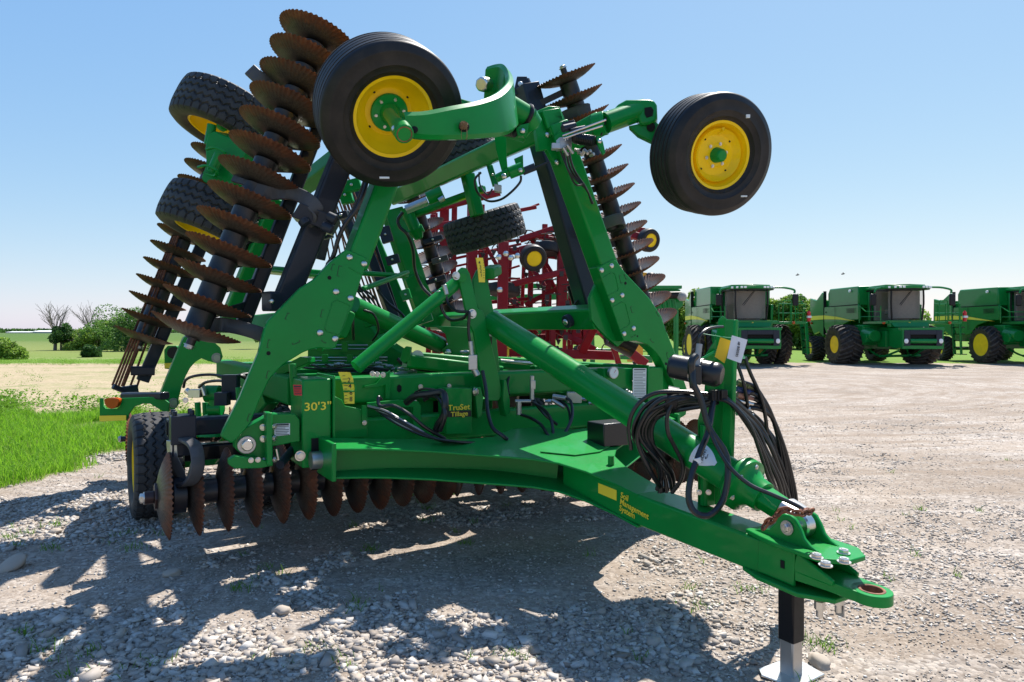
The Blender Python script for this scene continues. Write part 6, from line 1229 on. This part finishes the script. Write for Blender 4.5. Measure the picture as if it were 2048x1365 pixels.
# ================================================================== combines
LUGM = {}
LUG_AG = rubber_mat('tyre_lugs_lightened', (0.050, 0.044, 0.040), (0.18, 0.145, 0.115), 0.6, 0.8)  # dusty rubber, base colour lightened so the lugs look lit against the carcass
def ag_wheel(name, c, ydir, R, W, ri, parent, kind):
    "tractor tyre with chevron lugs, axis along local y; ydir = outward side"
    key = (R, W, ri, ydir)
    if key not in LUGM:
        b = MB(); h = W / 2; ay = V((0, ydir, 0))
        b.lathe((0, 0, 0), ay, [(-h * 0.8, ri), (-h, ri + (R - ri) * 0.4), (-h * 0.95, R * 0.88), (-h * 0.7, R * 0.93), (0, R * 0.94), (h * 0.7, R * 0.93), (h * 0.95, R * 0.88), (h, ri + (R - ri) * 0.4), (h * 0.8, ri)], 48)
        o3 = b.build('tyre', TYRE_AG, ang=40); b = MB(); n = 22
        for q in range(n * 2):
            s = 1 if q % 2 else -1; t0 = 2 * math.pi * q / (2 * n); vs = []; seg = 5; hw = math.pi / n * 0.30
            for i in range(seg + 1):
                f = i / seg; t = t0 - f * 0.30; yy = s * h * (0.02 + 0.97 * f); r1 = R * (1.0 - 0.055 * f ** 3)
                for (dt, rr) in ((-hw, r1 * 0.90), (-hw * 0.7, r1 * 1.02), (hw * 0.7, r1 * 1.02), (hw, r1 * 0.90)): vs.append((rr * math.cos(t + dt), yy, rr * math.sin(t + dt)))
            fs = [(i * 4 + j, i * 4 + (j + 1) % 4, (i + 1) * 4 + (j + 1) % 4, (i + 1) * 4 + j) for i in range(seg) for j in range(4)] + [(0, 1, 2, 3), tuple(seg * 4 + j for j in (3, 2, 1, 0))]
            b.add(vs, fs)
        o1 = b.build('tread_lugs', LUG_AG, flatshade=True)
        b = MB(); b.lathe((0, 0, 0), ay, [(h * 0.82, ri + 0.03), (h * 0.84, ri + 0.02), (h * 0.78, ri - 0.02), (h * 0.5, ri - 0.04), (h * 0.30, ri * 0.75), (h * 0.28, ri * 0.45), (h * 0.42, ri * 0.3), (h * 0.42, 0), (0, 0), (0, ri * 0.75), (-h * 0.8, ri * 0.95), (-h * 0.8, ri + 0.02)], 36)
        o2 = b.build('rim', YELLOW); LUGM[key] = (o3.data, o2.data, o1.data); [bpy.data.objects.remove(q_) for q_ in (o1, o2, o3)]
    o = bpy.data.objects.new('wheel', LUGM[key][0]); COL.objects.link(o); o.parent = parent; o.location = c; o.rotation_euler = (0, random.Random(c[0] * 3 + c[1]).random() * 3, 0)
    r = bpy.data.objects.new('rim', LUGM[key][1]); COL.objects.link(r); r.parent = o
    r = bpy.data.objects.new('tread_lugs', LUGM[key][2]); COL.objects.link(r); r.parent = o
    return o
GLASS = NT('cab_glass'); GLASS.col((0.02, 0.03, 0.03)); GLASS.set(Roughness=0.04, Alpha=0.22, Coat__Weight=0.3); GLASS = GLASS.m
TAN = plain('cab_lining', (0.30, 0.26, 0.22), 0.85)
LAMP = plain('lamp_lens', (0.85, 0.85, 0.83), 0.15)
def combine(loc, rz, label, wheels, seat_up=False, grp='combine harvesters parked side by side'):
    C = empty('combine_harvester', loc, label, 'combine', grp, rz=rz, local=True)
    def P(pts, y0, y1, name, mat=GREEN_D, bev=0.02):      # side profile in x,z extruded across y
        b = MB(); b.prism([(x, y0, z) for x, z in pts], (0, y1 - y0, 0)); return b.build(name, mat, C, bevel=bev)
    def bx(x0, x1, y0, y1, z0, z1, name, mat=GREEN_D, bev=0.02, par=None):
        b = MB(); b.abox(x0, x1, y0, y1, z0, z1); return b.build(name, mat, par or C, bevel=bev)
    # core
    bx(-4.3, 0.6, -0.75, 0.75, 1.1, 2.9, 'chassis', GREEN_D)
    P([(0.55, 3.95), (-2.55, 4.0), (-2.75, 3.75), (-2.75, 3.0), (0.55, 3.0)], -1.5, 1.5, 'grain_tank', bev=0.05)
    b = MB(); b.prism([(0.75, -1.6, 3.02), (-2.9, -1.64, 3.02), (-2.95, -1.64, 2.0), (-2.6, -1.62, 1.45), (-1.5, -1.6, 1.5), (-0.95, -1.6, 2.0), (0.1, -1.6, 2.25), (0.75, -1.58, 2.25)], (0, 0.14, 0)); sp_ = b.build('side_panel', GREEN_D, C, bevel=0.03)
    b = MB(); b.prism([(0.75, 1.6, 3.02), (-2.9, 1.64, 3.02), (-2.95, 1.64, 2.0), (-2.6, 1.62, 1.45), (-1.5, 1.6, 1.5), (-0.95, 1.6, 2.0), (0.1, 1.6, 2.25), (0.75, 1.58, 2.25)], (0, -0.14, 0)); b.build('side_panel', GREEN_D, C, bevel=0.03)
    for y in (-1, 1):
        b = MB(); b.prism([(-2.98, y * 1.62, 3.75), (-3.3, y * 1.58, 3.85), (-4.2, y * 1.5, 3.45), (-5.0, y * 1.5, 3.6), (-5.05, y * 1.5, 2.1), (-4.5, y * 1.5, 1.5), (-3.8, y * 1.52, 1.65), (-3.2, y * 1.55, 1.35), (-2.98, y * 1.6, 1.45)], (0, -y * 0.12, 0)); b.build('rear_hood', GREEN_D, C, bevel=0.03)
    bx(-5.0, -3.0, -1.4, 1.4, 1.7, 3.4, 'straw_hood', GREEN_D, 0.05)
    bx(-5.25, -5.0, -1.35, 1.35, 2.2, 3.2, 'rear_grille', plain('pale_panel', (0.25, 0.3, 0.28), 0.4), 0.05)
    # yellow stripe (both sides)
    for y in (-1.647, 1.647):
        b = MB(); b.prism([(-4.9, y * 0.925, 2.56), (-2.9, y, 2.56), (-1.4, y, 2.45), (0.5, y * 0.98, 2.19), (-1.4, y, 2.31), (-2.9, y, 2.34), (-4.9, y * 0.925, 2.32)], (0, 0.004, 0)); b.build('stripe', YEL_DEC, C)
    b = MB(); b.abox(-2.85, 0.7, -1.63, -1.60, 2.99, 3.03); b.abox(-2.96, -2.92, -1.66, -1.5, 1.5, 3.9); b.build('panel_gap', HOLE, C)
    for y in (-1.655, 1.655):                              # vents, catches and a hatch on the flank
        b = MB()
        for k in range(5): b.abox(-0.35 + 0.0, 0.45, y - 0.004, y + 0.004, 2.62 + k * 0.05, 2.64 + k * 0.05); b.cut()
        b.build('vent_slot', HOLE, C)
        b = MB(); b.abox(-1.62, -1.60, y - 0.003, y + 0.003, 1.75, 2.98); b.build('panel_gap', HOLE, C)
        b = MB(); b.cyl((-2.7, y, 2.72), (-2.7, y * 1.006, 2.72), 0.05, n=12); b.build('latch', BLACKP, C)
    b = MB(); b.prism([(0.40, -1.10, 3.66), (2.28, -1.06, 3.66), (2.70, -0.66, 3.66), (2.79, 0, 3.66), (2.70, 0.66, 3.66), (2.28, 1.06, 3.66), (0.40, 1.10, 3.66)], (0, 0, 0.055)); b.build('roof_seal', BLACKP, C)
    for y in (-0.80, 0.80):
        b = MB(); b.ball((3.55, y, 1.22), 0.10, 10, (0.4, 1, 1.2)); b.build('header_lamp', LAMP, C)
    # cab
    bx(0.55, 0.72, -1.05, 1.05, 2.15, 3.85, 'cab_rear', GREEN_D, 0.04)
    cabf = [(0.72, -0.98), (1.75, -0.95), (2.25, -0.78), (2.42, -0.35), (2.45, 0.35), (2.25, 0.78), (1.75, 0.95), (0.72, 0.98)]
    R0 = [V((x * 0.97 + 0.02, y * 0.92, 2.2)) for x, y in cabf]; R1 = [V((x, y, 3.0)) for x, y in cabf]; R2 = [V((x * 1.0, y * 0.98, 3.7)) for x, y in cabf]
    b = MB(); b.rings([R0, R1, R2]); b.build('cab_glass', GLASS, C, bevel=0.0)
    b = MB()
    for i in (0, 2, 5, 7): b.tube([R0[i] * 1.0, R1[i], R2[i]], 0.045, 6, 2); b.cut()
    b.build('cab_pillar', BLACKP, C)
    bx(0.75, 0.95, -0.84, 0.84, 2.2, 3.68, 'cab_lining', TAN, 0.03)
    b = MB(); b.prism([(1.95, -0.76, 2.3), (2.22, -0.34, 2.3), (2.24, 0.34, 2.3), (1.98, 0.76, 2.3), (1.9, 0.7, 2.3), (2.14, 0.3, 2.3), (2.12, -0.3, 2.3), (1.88, -0.7, 2.3)], (0, 0, 1.32)); b.build('sun_blind', TAN, C)
    b = MB(); b.abox(1.36, 1.85, -0.28, 0.28, 2.45, 2.62); b.abox(1.36, 1.48, -0.26, 0.26, 2.6, 3.35); b.abox(1.9, 2.15, -0.3, 0.3, 2.25, 2.6); b.abox(1.3, 1.8, -0.6, -0.45, 2.5, 2.75); b.build('driver_seat', plain('seat_cloth', (0.20, 0.18, 0.15), 0.8), C, bevel=0.04)
    b = MB(); b.lathe((1.95, 0, 2.95), (0.6, 0, 1), [(-0.015, 0.17), (0.0, 0.195), (0.015, 0.17), (0, 0.165)], 20, close=True); b.cyl((2.05, 0, 2.5), (1.95, 0, 2.95), 0.03); b.build('steering_wheel', BLACKP, C)
    b = MB(); b.prism([(0.35, -1.15, 3.72), (2.3, -1.12, 3.72), (2.75, -0.7, 3.70), (2.85, 0, 3.72), (2.75, 0.7, 3.70), (2.3, 1.12, 3.72), (0.35, 1.15, 3.72)], (0, 0, 0.13))
    b.prism([(0.45, -1.0, 3.85), (2.1, -0.95, 3.85), (2.5, 0, 3.85), (2.1, 0.95, 3.85), (0.45, 1.0, 3.85)], (0, 0, 0.08)); b.build('cab_roof', GREEN_D, C, bevel=0.03)
    b = MB(); b.tube([(2.4, 0.98, 3.78), (2.45, 1.5, 3.76), (2.4, 1.98, 3.66), (2.4, 2.0, 3.5)], 0.05, 7); b.cut(); b.tube([(2.0, -1.0, 3.78), (2.0, -1.35, 3.72), (2.0, -1.45, 3.55)], 0.045, 7); b.build('mirror_arm', GREEN_D, C)
    for (x, y, z) in ((2.42, 2.04, 3.18), (2.0, -1.5, 3.2)):
        b = MB(); b.abox(x - 0.05, x + 0.05, y - 0.14, y + 0.14, z - 0.28, z + 0.28); b.build('mirror', BLACKP, C, bevel=0.04)
    for k, y in enumerate((-0.98, -0.80, -0.62, -0.46, 0.46, 0.62, 0.80, 0.98)):
        x = (2.88 - 0.143 * abs(y)) if abs(y) < 0.7 else 2.80 - (abs(y) - 0.7) * 1.07; b = MB(); b.box((x - 0.03, y, 3.775), (0.02, 0, 0), (0, 0.06, 0), (0, 0, 0.045)); b.build('work_light', LAMP, C, bevel=0.01)
    b = MB(); b.cyl((2.48, 0.05, 3.62), (2.47, -0.5, 2.95), 0.016, n=6); b.cyl((2.48, 0.1, 3.62), (2.48, -0.45, 2.9), 0.012, n=6); b.build('wiper', BLACKP, C)
    # nose, platform and rails
    bx(0.4, 2.35, -1.2, 1.25, 2.02, 2.18, 'cab_floor', GREEN_D, 0.03); 
    b = MB(); b.prism([(2.35, -0.95, 2.2), (2.55, -0.8, 1.9), (2.55, 0.8, 1.9), (2.35, 0.95, 2.2)], (0.02, 0, -0.02)); b.abox(2.2, 2.42, -0.95, 0.95, 1.88, 2.2); b.build('nose_panel', GREEN_D, C, bevel=0.04)
    b = MB(); b.cyl((2.42, 0.0, 2.05), (2.44, 0.0, 2.05), 0.06, n=16); b.build('emblem', YEL_DEC, C)
    bx(0.3, 2.2, 1.2, 2.65, 2.02, 2.14, 'platform', GREEN_D, 0.02)
    b = MB()
    for (x, y) in ((2.15, 1.35), (2.15, 1.9), (2.15, 2.6), (1.3, 2.6), (0.4, 2.6)): b.tube([(x, y, 2.1), (x, y, 3.0)], 0.022, 6, 1)
    for z in (2.55, 3.0): b.tube([(2.15, 1.35, z), (2.15, 2.6, z), (0.4, 2.6, z)], 0.022, 6, 1, smooth=False)
    b.tube([(2.3, 1.5, 2.1), (2.3, 1.5, 3.05), (2.3, 1.62, 3.15), (2.3, 1.8, 3.15), (2.3, 1.9, 3.05), (2.3, 1.9, 2.1)], 0.022, 6, 2); b.tube([(2.3, 2.1, 2.1), (2.3, 2.1, 3.0), (2.3, 2.25, 3.1), (2.3, 2.45, 3.0), (2.3, 2.45, 2.1)], 0.022, 6, 2)
    b.build('handrail', GREEN_D, C)
    b = MB()
    for (x, y) in ((2.2, -1.25), (0.9, -1.62)): b.tube([(x, y, 2.1), (x, y, 2.9)], 0.022, 6, 1)
    b.tube([(0.9, -1.62, 2.95), (1.5, -1.62, 2.65), (2.2, -1.28, 2.62), (2.2, -1.25, 2.1)], 0.022, 6, 1); b.tube([(1.0, -1.6, 2.4), (2.2, -1.27, 2.38)], 0.02, 6, 1); b.build('handrail', GREEN_D, C)
    # ladder
    b = MB(); b.beam((1.9, 2.75, 2.1), (1.7, 2.95, 0.55), 0.05, 0.35); b.cut(); b.beam((1.35, 2.75, 2.1), (1.2, 2.95, 0.55), 0.05, 0.30); b.build('ladder_rail', GREEN_D, C, bevel=0.01)
    b = MB()
    for k in range(5): b.abox(1.2, 1.8, 2.75 + k * 0.045, 3.05 + k * 0.03, 1.85 - k * 0.33, 1.89 - k * 0.33); b.cut()
    b.build('ladder_step', BLACKP, C)
    b = MB(); b.lathe((2.25, 2.75, 2.15), (0, 0, 1), [(0, 0.0), (0, 0.085), (0.42, 0.085), (0.48, 0.04), (0.52, 0.03), (0.52, 0)], 14); fe = b.build('fire_extinguisher', plain('extinguisher_red', (0.55, 0.01, 0.015), 0.3), C); b = MB(); b.abox(2.2, 2.36, 2.66, 2.84, 2.32, 2.42); b.build('extinguisher_label', WHT_DEC, fe)
    for (x, y, z) in ((2.3, 2.0, 2.08), (2.3, -1.15, 2.08), (-4.7, -1.56, 2.15)):
        b = MB(); b.ball((x, y, z), 0.075, 10); b.build('marker_lamp', ORANGE, C)
    # feeder house
    b = MB(); b.prism([(0.7, -0.75, 1.9), (2.6, -0.75, 1.85), (3.3, -0.75, 1.6), (3.4, -0.75, 0.95), (2.6, -0.75, 0.85), (0.9, -0.75, 1.1)], (0, 1.5, 0)); b.build('feeder_house', GREEN_D, C, bevel=0.03)
    b = MB(); b.abox(3.35, 3.5, -0.95, 0.95, 0.85, 1.0); b.abox(3.35, 3.5, -0.95, -0.75, 1.0, 1.75); b.abox(3.35, 3.5, 0.75, 0.95, 1.0, 1.75); b.abox(3.2, 3.5, -1.0, 1.0, 1.72, 1.85); b.build('feeder_frame', GREEN_D, C, bevel=0.02)
    b = MB(); b.abox(3.50, 3.53, -0.88, -0.60, 1.0, 1.72); b.abox(3.50, 3.53, 0.60, 0.88, 1.0, 1.72); b.abox(3.50, 3.53, -0.6, 0.6, 1.52, 1.72); b.build('feeder_surround', NAVY, C, bevel=0.01)
    b = MB(); b.abox(3.41, 3.42, -0.72, 0.72, 1.0, 1.6); b.build('feeder_opening', HOLE, C)
    b = MB(); b.cyl((3.46, -0.6, 1.22), (3.46, 0.6, 1.22), 0.11); b.build('feeder_drum', GREEN_D, C)
    bx(0.2, 1.0, -1.5, 1.5, 1.0, 2.0, 'front_frame', GREEN_D, 0.03)
    b = MB(); b.cyl((0.9, -1.25, 1.55), (1.7, -1.25, 1.45), 0.33, 0.28); b.cyl((1.3, -1.6, 1.35), (1.3, -0.8, 1.35), 0.25); b.abox(1.2, 2.0, -0.9, -0.75, 0.9, 1.7); b.build('drive_housing', GREEN_D, C, bevel=0.02)
    b = MB(); b.beam((0, -2.0, 0.95), (0, 2.0, 0.95), 0.3, 0.35); b.cut(); b.beam((-3.7, -1.5, 0.7), (-3.7, 1.5, 0.7), 0.2, 0.2); b.build('axle', GREEN_D, C)
    b = MB(); b.tube([(0.6, -1.0, 0.75), (1.6, -0.9, 0.45), (2.6, -0.6, 0.75)], 0.05, 6); b.tube([(0.6, 0.9, 0.9), (1.6, 0.5, 0.45), (2.6, 0.6, 0.85)], 0.05, 6); b.cyl((1.6, -1.0, 0.45), (1.6, 1.0, 0.5), 0.06); b.build('lift_arms', GREEN_D, C)
    for (x, y, R, W, ri) in wheels:
        ag_wheel('wheel', (x, y, R), 1 if y > 0 else -1, R, W, ri, C, 0)
    if seat_up:
        b = MB(); b.cyl((-0.2, -1.52, 3.75), (-0.2, -1.60, 3.75), 0.07); b.build('side_lamp', LAMP, C)
    return C
def cb(u, d): return V(((u - CU) / FP * d, d, 0.0))
hd = math.atan2(-0.99, 0.0)
w_dual = [(0, -1.45, 1.0, 0.62, 0.52), (0, -2.2, 1.0, 0.62, 0.52), (0, 1.45, 1.0, 0.62, 0.52), (0, 2.2, 1.0, 0.62, 0.52), (-3.8, -1.55, 0.72, 0.55, 0.36), (-3.8, 1.55, 0.72, 0.55, 0.36)]
w_wide = [(0, -1.95, 1.0, 1.20, 0.42), (0, 1.95, 1.0, 1.20, 0.42), (-3.8, -1.75, 0.70, 0.8, 0.34), (-3.8, 1.75, 0.70, 0.8, 0.34)]
w_sing = [(0, -1.7, 0.97, 0.80, 0.56), (0, 1.7, 0.97, 0.80, 0.56), (-3.8, -1.65, 0.70, 0.6, 0.36), (-3.8, 1.65, 0.70, 0.6, 0.36)]
combine(cb(1474, 35.2), hd - 0.02, 'green combine with dual front tyres, half hidden behind the hose stand', w_dual)
combine(cb(1764, 35.0), hd - 0.00, 'green combine on extra wide flotation tyres, the middle of the three', w_wide, True)
combine(cb(2040, 35.6), hd - 0.02, 'green combine on narrow single front tyres, cut off by the right edge', w_sing, True)

# ================================================================== red cultivator behind the harrow
RC = empty('field_cultivator', V((0.9, 14.2, 0)), 'folded dark red field cultivator standing behind the harrow', 'cultivator')
DC = 14.0
def rb(a, c, w=0.12, d0=DC, d1=None, name='frame_tube'):
    b = MB(); b.beam(D(*a, d0), D(*c, d1 or d0), w, w, V((0.1, -1, 0.1))); return b.build(name, REDP, RC, bevel=0.006)
rnd = random.Random(4)
for (u, v0, v1, d) in ((862, 430, 700, 15), (885, 420, 700, 14.6), (905, 415, 640, 14.6), (936, 400, 600, 15.5), (943, 400, 640, 14), (960, 410, 640, 15), (1003, 485, 720, 13.4), (1088, 470, 640, 15), (1097, 560, 700, 14.4), (1122, 455, 660, 14), (1140, 480, 700, 14.8), (1151, 450, 690, 14.2), (1160, 560, 700, 15), (1105, 640, 700, 14), (1170, 640, 700, 14.2), (870, 600, 720, 13.8), (1060, 620, 710, 14.6)):
    rb((u, v1), (u + (4 if v0 < 560 else 0), v0), 0.20 if u in (885, 943, 1003, 1122, 1151) else 0.12, d, d)
for (a, c, d, w) in (((845, 425), (1000, 385), 14.2, .13), ((850, 458), (905, 448), 13.6, .12), ((1000, 575), (1165, 535), 13.6, .12), ((1050, 610), (1180, 545), 14.4, .1), ((1040, 480), (1165, 440), 14.6, .13), ((820, 600), (960, 560), 14.3, .12), ((940, 660), (1210, 650), 14, .12), ((900, 700), (1230, 712), 13.6, .18), ((860, 724), (1290, 740), 13.2, .16), ((1000, 690), (1190, 662), 14.6, .12), ((1060, 470), (1210, 500), 15, .1), ((995, 500), (1170, 520), 15, .12), ((1000, 615), (1110, 625), 14.5, .12), ((1180, 450), (1290, 462), 16.0, .12), ((1240, 700), (1190, 650), 13.4, .16), ((1190, 650), (1160, 712), 13.5, .16), ((1200, 660), (1290, 728), 13.0, .17), ((1225, 690), (1238, 730), 13.1, .1), ((1260, 474), (1290, 466), 16.0, .16), ((1072, 640), (1190, 700), 14.2, .12), ((990, 640), (1060, 690), 14.2, .12), ((1130, 600), (1160, 660), 14.0, .1), ((1090, 575), (1060, 530), 14.2, .1), ((1020, 600), (1090, 650), 14.6, .1)):
    rb(a, c, w, d, d + rnd.uniform(-0.2, 0.4))
rq = random.Random(23)
for k in range(11):                                         # upright rails of the folded wings
    u = 848 + k * 31 + rq.uniform(-10, 10); rb((u, rq.choice((700, 712, 690))), (u + rq.uniform(-8, 14), 415 + rq.uniform(0, 60) + (70 if u > 985 and u < 1060 else 0)), rq.choice((0.07, 0.09, 0.12)), 15.2 + rq.random() * 1.4)
for k in range(17):
    v = 430 + k * 17; u0 = 835 + rq.uniform(0, 120); rb((u0, v + 12), (u0 + rq.uniform(110, 230), v - rq.uniform(-14, 40)), rq.choice((0.05, 0.06, 0.08)), 14.6 + rq.random() * 1.5)
for k in range(10):
    u = 860 + k * 33; v = 470 + (k * 67 % 200); rb((u, v), (u + rq.choice((-1, 1)) * rq.uniform(25, 50), v + rq.uniform(50, 90)), 0.08, 14.0 + rq.random())
SPOTS = [(845 + rq.random() * 330, 440 + rq.random() * 270) for k in range(64)]
for (u, v) in SPOTS + [(862, 470), (880, 480), (900, 500), (980, 470), (1030, 470), (1065, 465), (1100, 480), (1135, 470), (1075, 490), (1115, 500), (1150, 510), (1080, 560), (1110, 560), (1140, 585), (1065, 610), (1095, 610), (1130, 612), (1160, 612), (1010, 560), (1040, 565), (1020, 640), (1180, 690), (880, 560), (905, 570), (900, 610), (880, 640), (1050, 660), (1085, 665), (1120, 670), (1150, 675), (1070, 700), (1110, 705), (1210, 690), (1265, 715), (1190, 470), (1050, 520), (1000, 520)]:
    b = MB(); s = rnd.choice((-1, 1)); d = 13.7 + rnd.random() * 1.2
    b.flat([D(u - s * 26, v - 3, d), D(u - s * 10, v - 4, d), D(u, v - 2, d), D(u + s * 6, v + 6, d), D(u + s * 4, v + 14, d)], 0.05, 0.02, V((0, -1, 0)), 4)
    b.prism([D(u + s * 4 - 5, v + 8, d), D(u + s * 4 + 5, v + 10, d), D(u + s * 4, v + 20, d)], V((0.02, 0.03, 0))); b.build('shank', plain('shank_steel', (0.035, 0.022, 0.020), 0.5) if 'SHK' not in globals() else SHK, RC)
    if 'SHK' not in globals(): SHK = bpy.data.materials['shank_steel']
def small_wheel(u, v, d, n, R=0.26):
    b = MB(); c = D(u, v, d); W = 0.22
    b.lathe(c, n, [(-W * 0.4, R * 0.55), (-W / 2, R * 0.8), (-W * 0.42, R * 0.95), (-W * 0.25, R), (-W * 0.1, R * 0.985), (0, R), (W * 0.1, R * 0.985), (W * 0.25, R), (W * 0.42, R * 0.95), (W / 2, R * 0.8), (W * 0.4, R * 0.55)], 32); o = b.build('wheel', TYRE, RC)
    b = MB(); b.lathe(c, n, [(W * 0.43, R * 0.58), (W * 0.43, R * 0.52), (W * 0.1, R * 0.45), (W * 0.12, R * 0.2), (W * 0.3, R * 0.16), (W * 0.3, 0), (0, 0), (0, R * 0.5)], 28); b.build('rim', YELLOW, o)
small_wheel(1066, 516, 13.2, V((0.25, -0.9, -0.3))); small_wheel(1297, 481, 15.6, V((0.45, -0.85, -0.15)), 0.27); small_wheel(1008, 580, 13.8, V((0.05, 0.15, 1)), 0.34); small_wheel(1095, 498, 14.0, V((0.05, 0.2, 1)), 0.25); small_wheel(1218, 660, 12.6, V((1, -0.2, 0.1)), 0.3)
rb((1040, 505), (1062, 500), 0.2, 13.3, name='wheel_arm'); rb((1262, 470), (1290, 478), 0.16, 15.7, name='wheel_arm')
b = MB()
for k in range(26): b.box(D(1010 + rnd.random() * 160, 470 + rnd.random() * 240, 13.6), V((0.04, 0, 0)), V((0, 0.04, 0)), V((0, 0, 0.05))); b.cut()
b.build('clamp', SHK, RC)
b = MB()
for u, v in ((998, 515), (1012, 508), (1022, 516), (1035, 512), (1000, 580), (1170, 560)): b.ball(D(u, v, 13.0), 0.06, 8); b.cut()
b.build('pivot_pin', CHROME, RC)
b = MB(); 
for (u, v) in ((1020, 690), (1008, 705), (1085, 700)): b.box(D(u, v, 13.4), V((0.10, 0, 0)), V((0, 0.02, 0)), V((0, 0, 0.08))); b.cut()
b.build('warning_decal', YEL_DEC, RC)

# ================================================================== machines farther back
def at_thing(name, mat, label, cat, d, bars, extra=None):
    r = empty(name, V((((bars[0][0] - CU) / FP * d), d, 0)), label, cat)
    for (u0, v0, u1, v1, w_, h_) in bars:
        b = MB(); b.beam(D(u0, v0, d), D(u1, v1, d), w_, h_, EZ); b.build('frame_tube', mat, r, bevel=0.01)
    return r
gp = at_thing('row_planter', GREEN_D, 'green implement with long toolbars standing beyond the red cultivator', 'planter', 21.0,
    [(955, 600, 1190, 590, .25, .2), (940, 570, 1200, 575, .2, .15), (1040, 655, 1200, 655, .3, .5), (960, 640, 1190, 640, .2, .2), (985, 560, 985, 720, .15, .15), (1180, 560, 1185, 726, .15, .15), (1085, 560, 1085, 640, .1, .1), (960, 630, 1060, 600, .1, .1), (1190, 590, 1080, 640, .1, .1), (950, 700, 1230, 706, .3, .25), (1240, 714, 1340, 718, .15, .15)])
b = MB()
for k in range(12):
    u = 960 + k * 19; b.prism([D(u, 640, 20.6), D(u + 9, 640, 20.6), D(u + 12, 660, 20.6), D(u + 4, 690, 20.6), D(u - 3, 662, 20.6)], V((0, 0.3, 0))); b.cut()
b.build('row_unit', GREEN_D, gp, bevel=0.01)
b = MB()
for k in range(12):
    u = 962 + k * 19; b.lathe(D(u, 705, 20.6), V((1, 0.2, 0)), [(-0.03, 0.2), (0.03, 0.2)], 18); b.cut()
b.build('gauge_wheel', TYRE, gp)
hd_ = empty('combine_header', V(((1330 - CU) / FP * 27.0, 27, 0)), 'green combine header carrying a dark auger, left of the combines', 'header')
b = MB(); b.prism([D(u, v, 27) for u, v in ((1286, 576), (1350, 575), (1360, 580), (1366, 590), (1366, 612), (1352, 622), (1290, 622))], V((0.2, 0.9, 0))); b.build('header_body', GREEN_D, hd_, bevel=0.03)
b = MB(); b.cyl(D(1284, 592, 26.8), D(1362, 590, 26.8), 0.14); b.build('auger', BLACKP, hd_); b = MB(); b.ball(D(1364, 594, 26.7), 0.19); b.build('auger_end', plain('worn_grey', (.3, .29, .27), .6), hd_)
b = MB()
for k in range(7): b.beam(D(1290 + k * 10, 600, 26.7), D(1292 + k * 10, 616, 26.7), 0.06, 0.06)
b.beam(D(1295, 575, 26.6), D(1362, 575, 26.6), 0.3, 0.12); b.beam(D(1300, 620, 27), D(1300, 726, 27), 0.15, 0.15, EL); b.beam(D(1352, 620, 27), D(1352, 726, 27), 0.15, 0.15, EL); b.build('header_frame', GREEN_D, hd_)
og = empty('yellow_boom', V(((1285 - CU) / FP * 30.0, 30, 0)), 'yellow machine arm with black hose joint poking up behind the right blades', 'machine')
b = MB(); b.beam(D(1262, 548, 30), D(1292, 552, 30), 0.3, 0.25); b.beam(D(1292, 552, 30), D(1302, 566, 30), 0.25, 0.3); b.beam(D(1270, 560, 30), D(1270, 724, 30), 0.5, 0.5, EL); b.build('boom_arm', plain('machine_yellow', (0.75, 0.33, 0.02), 0.5), og, bevel=0.02)
b = MB(); b.ball(D(1302, 552, 29.9), 0.22, 10, (1.2, 1, 0.7)); b.ball(D(1280, 545, 29.9), 0.15); b.build('hose_joint', BLACKP, og)

# birds
for (u, v, lab) in ((1595, 551, 'small dark bird flying nearer the left combine'), (1686, 549, 'small dark bird flying over the middle combine')):
    p = D(u, v, 60); b = MB(); b.lathe(p + V((-0.18, 0, 0)), V((1, 0, 0.15)), [(0, 0.0), (0.05, 0.04), (0.2, 0.06), (0.32, 0.03), (0.38, 0.0)], 8)
    b.prism([p + V((-0.05, 0, 0.03)), p + V((0.06, 0, 0.03)), p + V((0.12, 0.1, 0.16)), p + V((0.05, 0.15, 0.18))], V((0, 0.01, -0.01))); b.prism([p + V((-0.05, 0, 0.03)), p + V((0.06, 0, 0.03)), p + V((-0.05, -0.25, -0.02)), p + V((-0.14, -0.3, 0.0))], V((0, 0.01, -0.01)))
    o = b.build('bird', plain('bird_feathers', (0.02, 0.02, 0.025), 0.8)); tag(o, lab, 'bird', 'birds in flight')
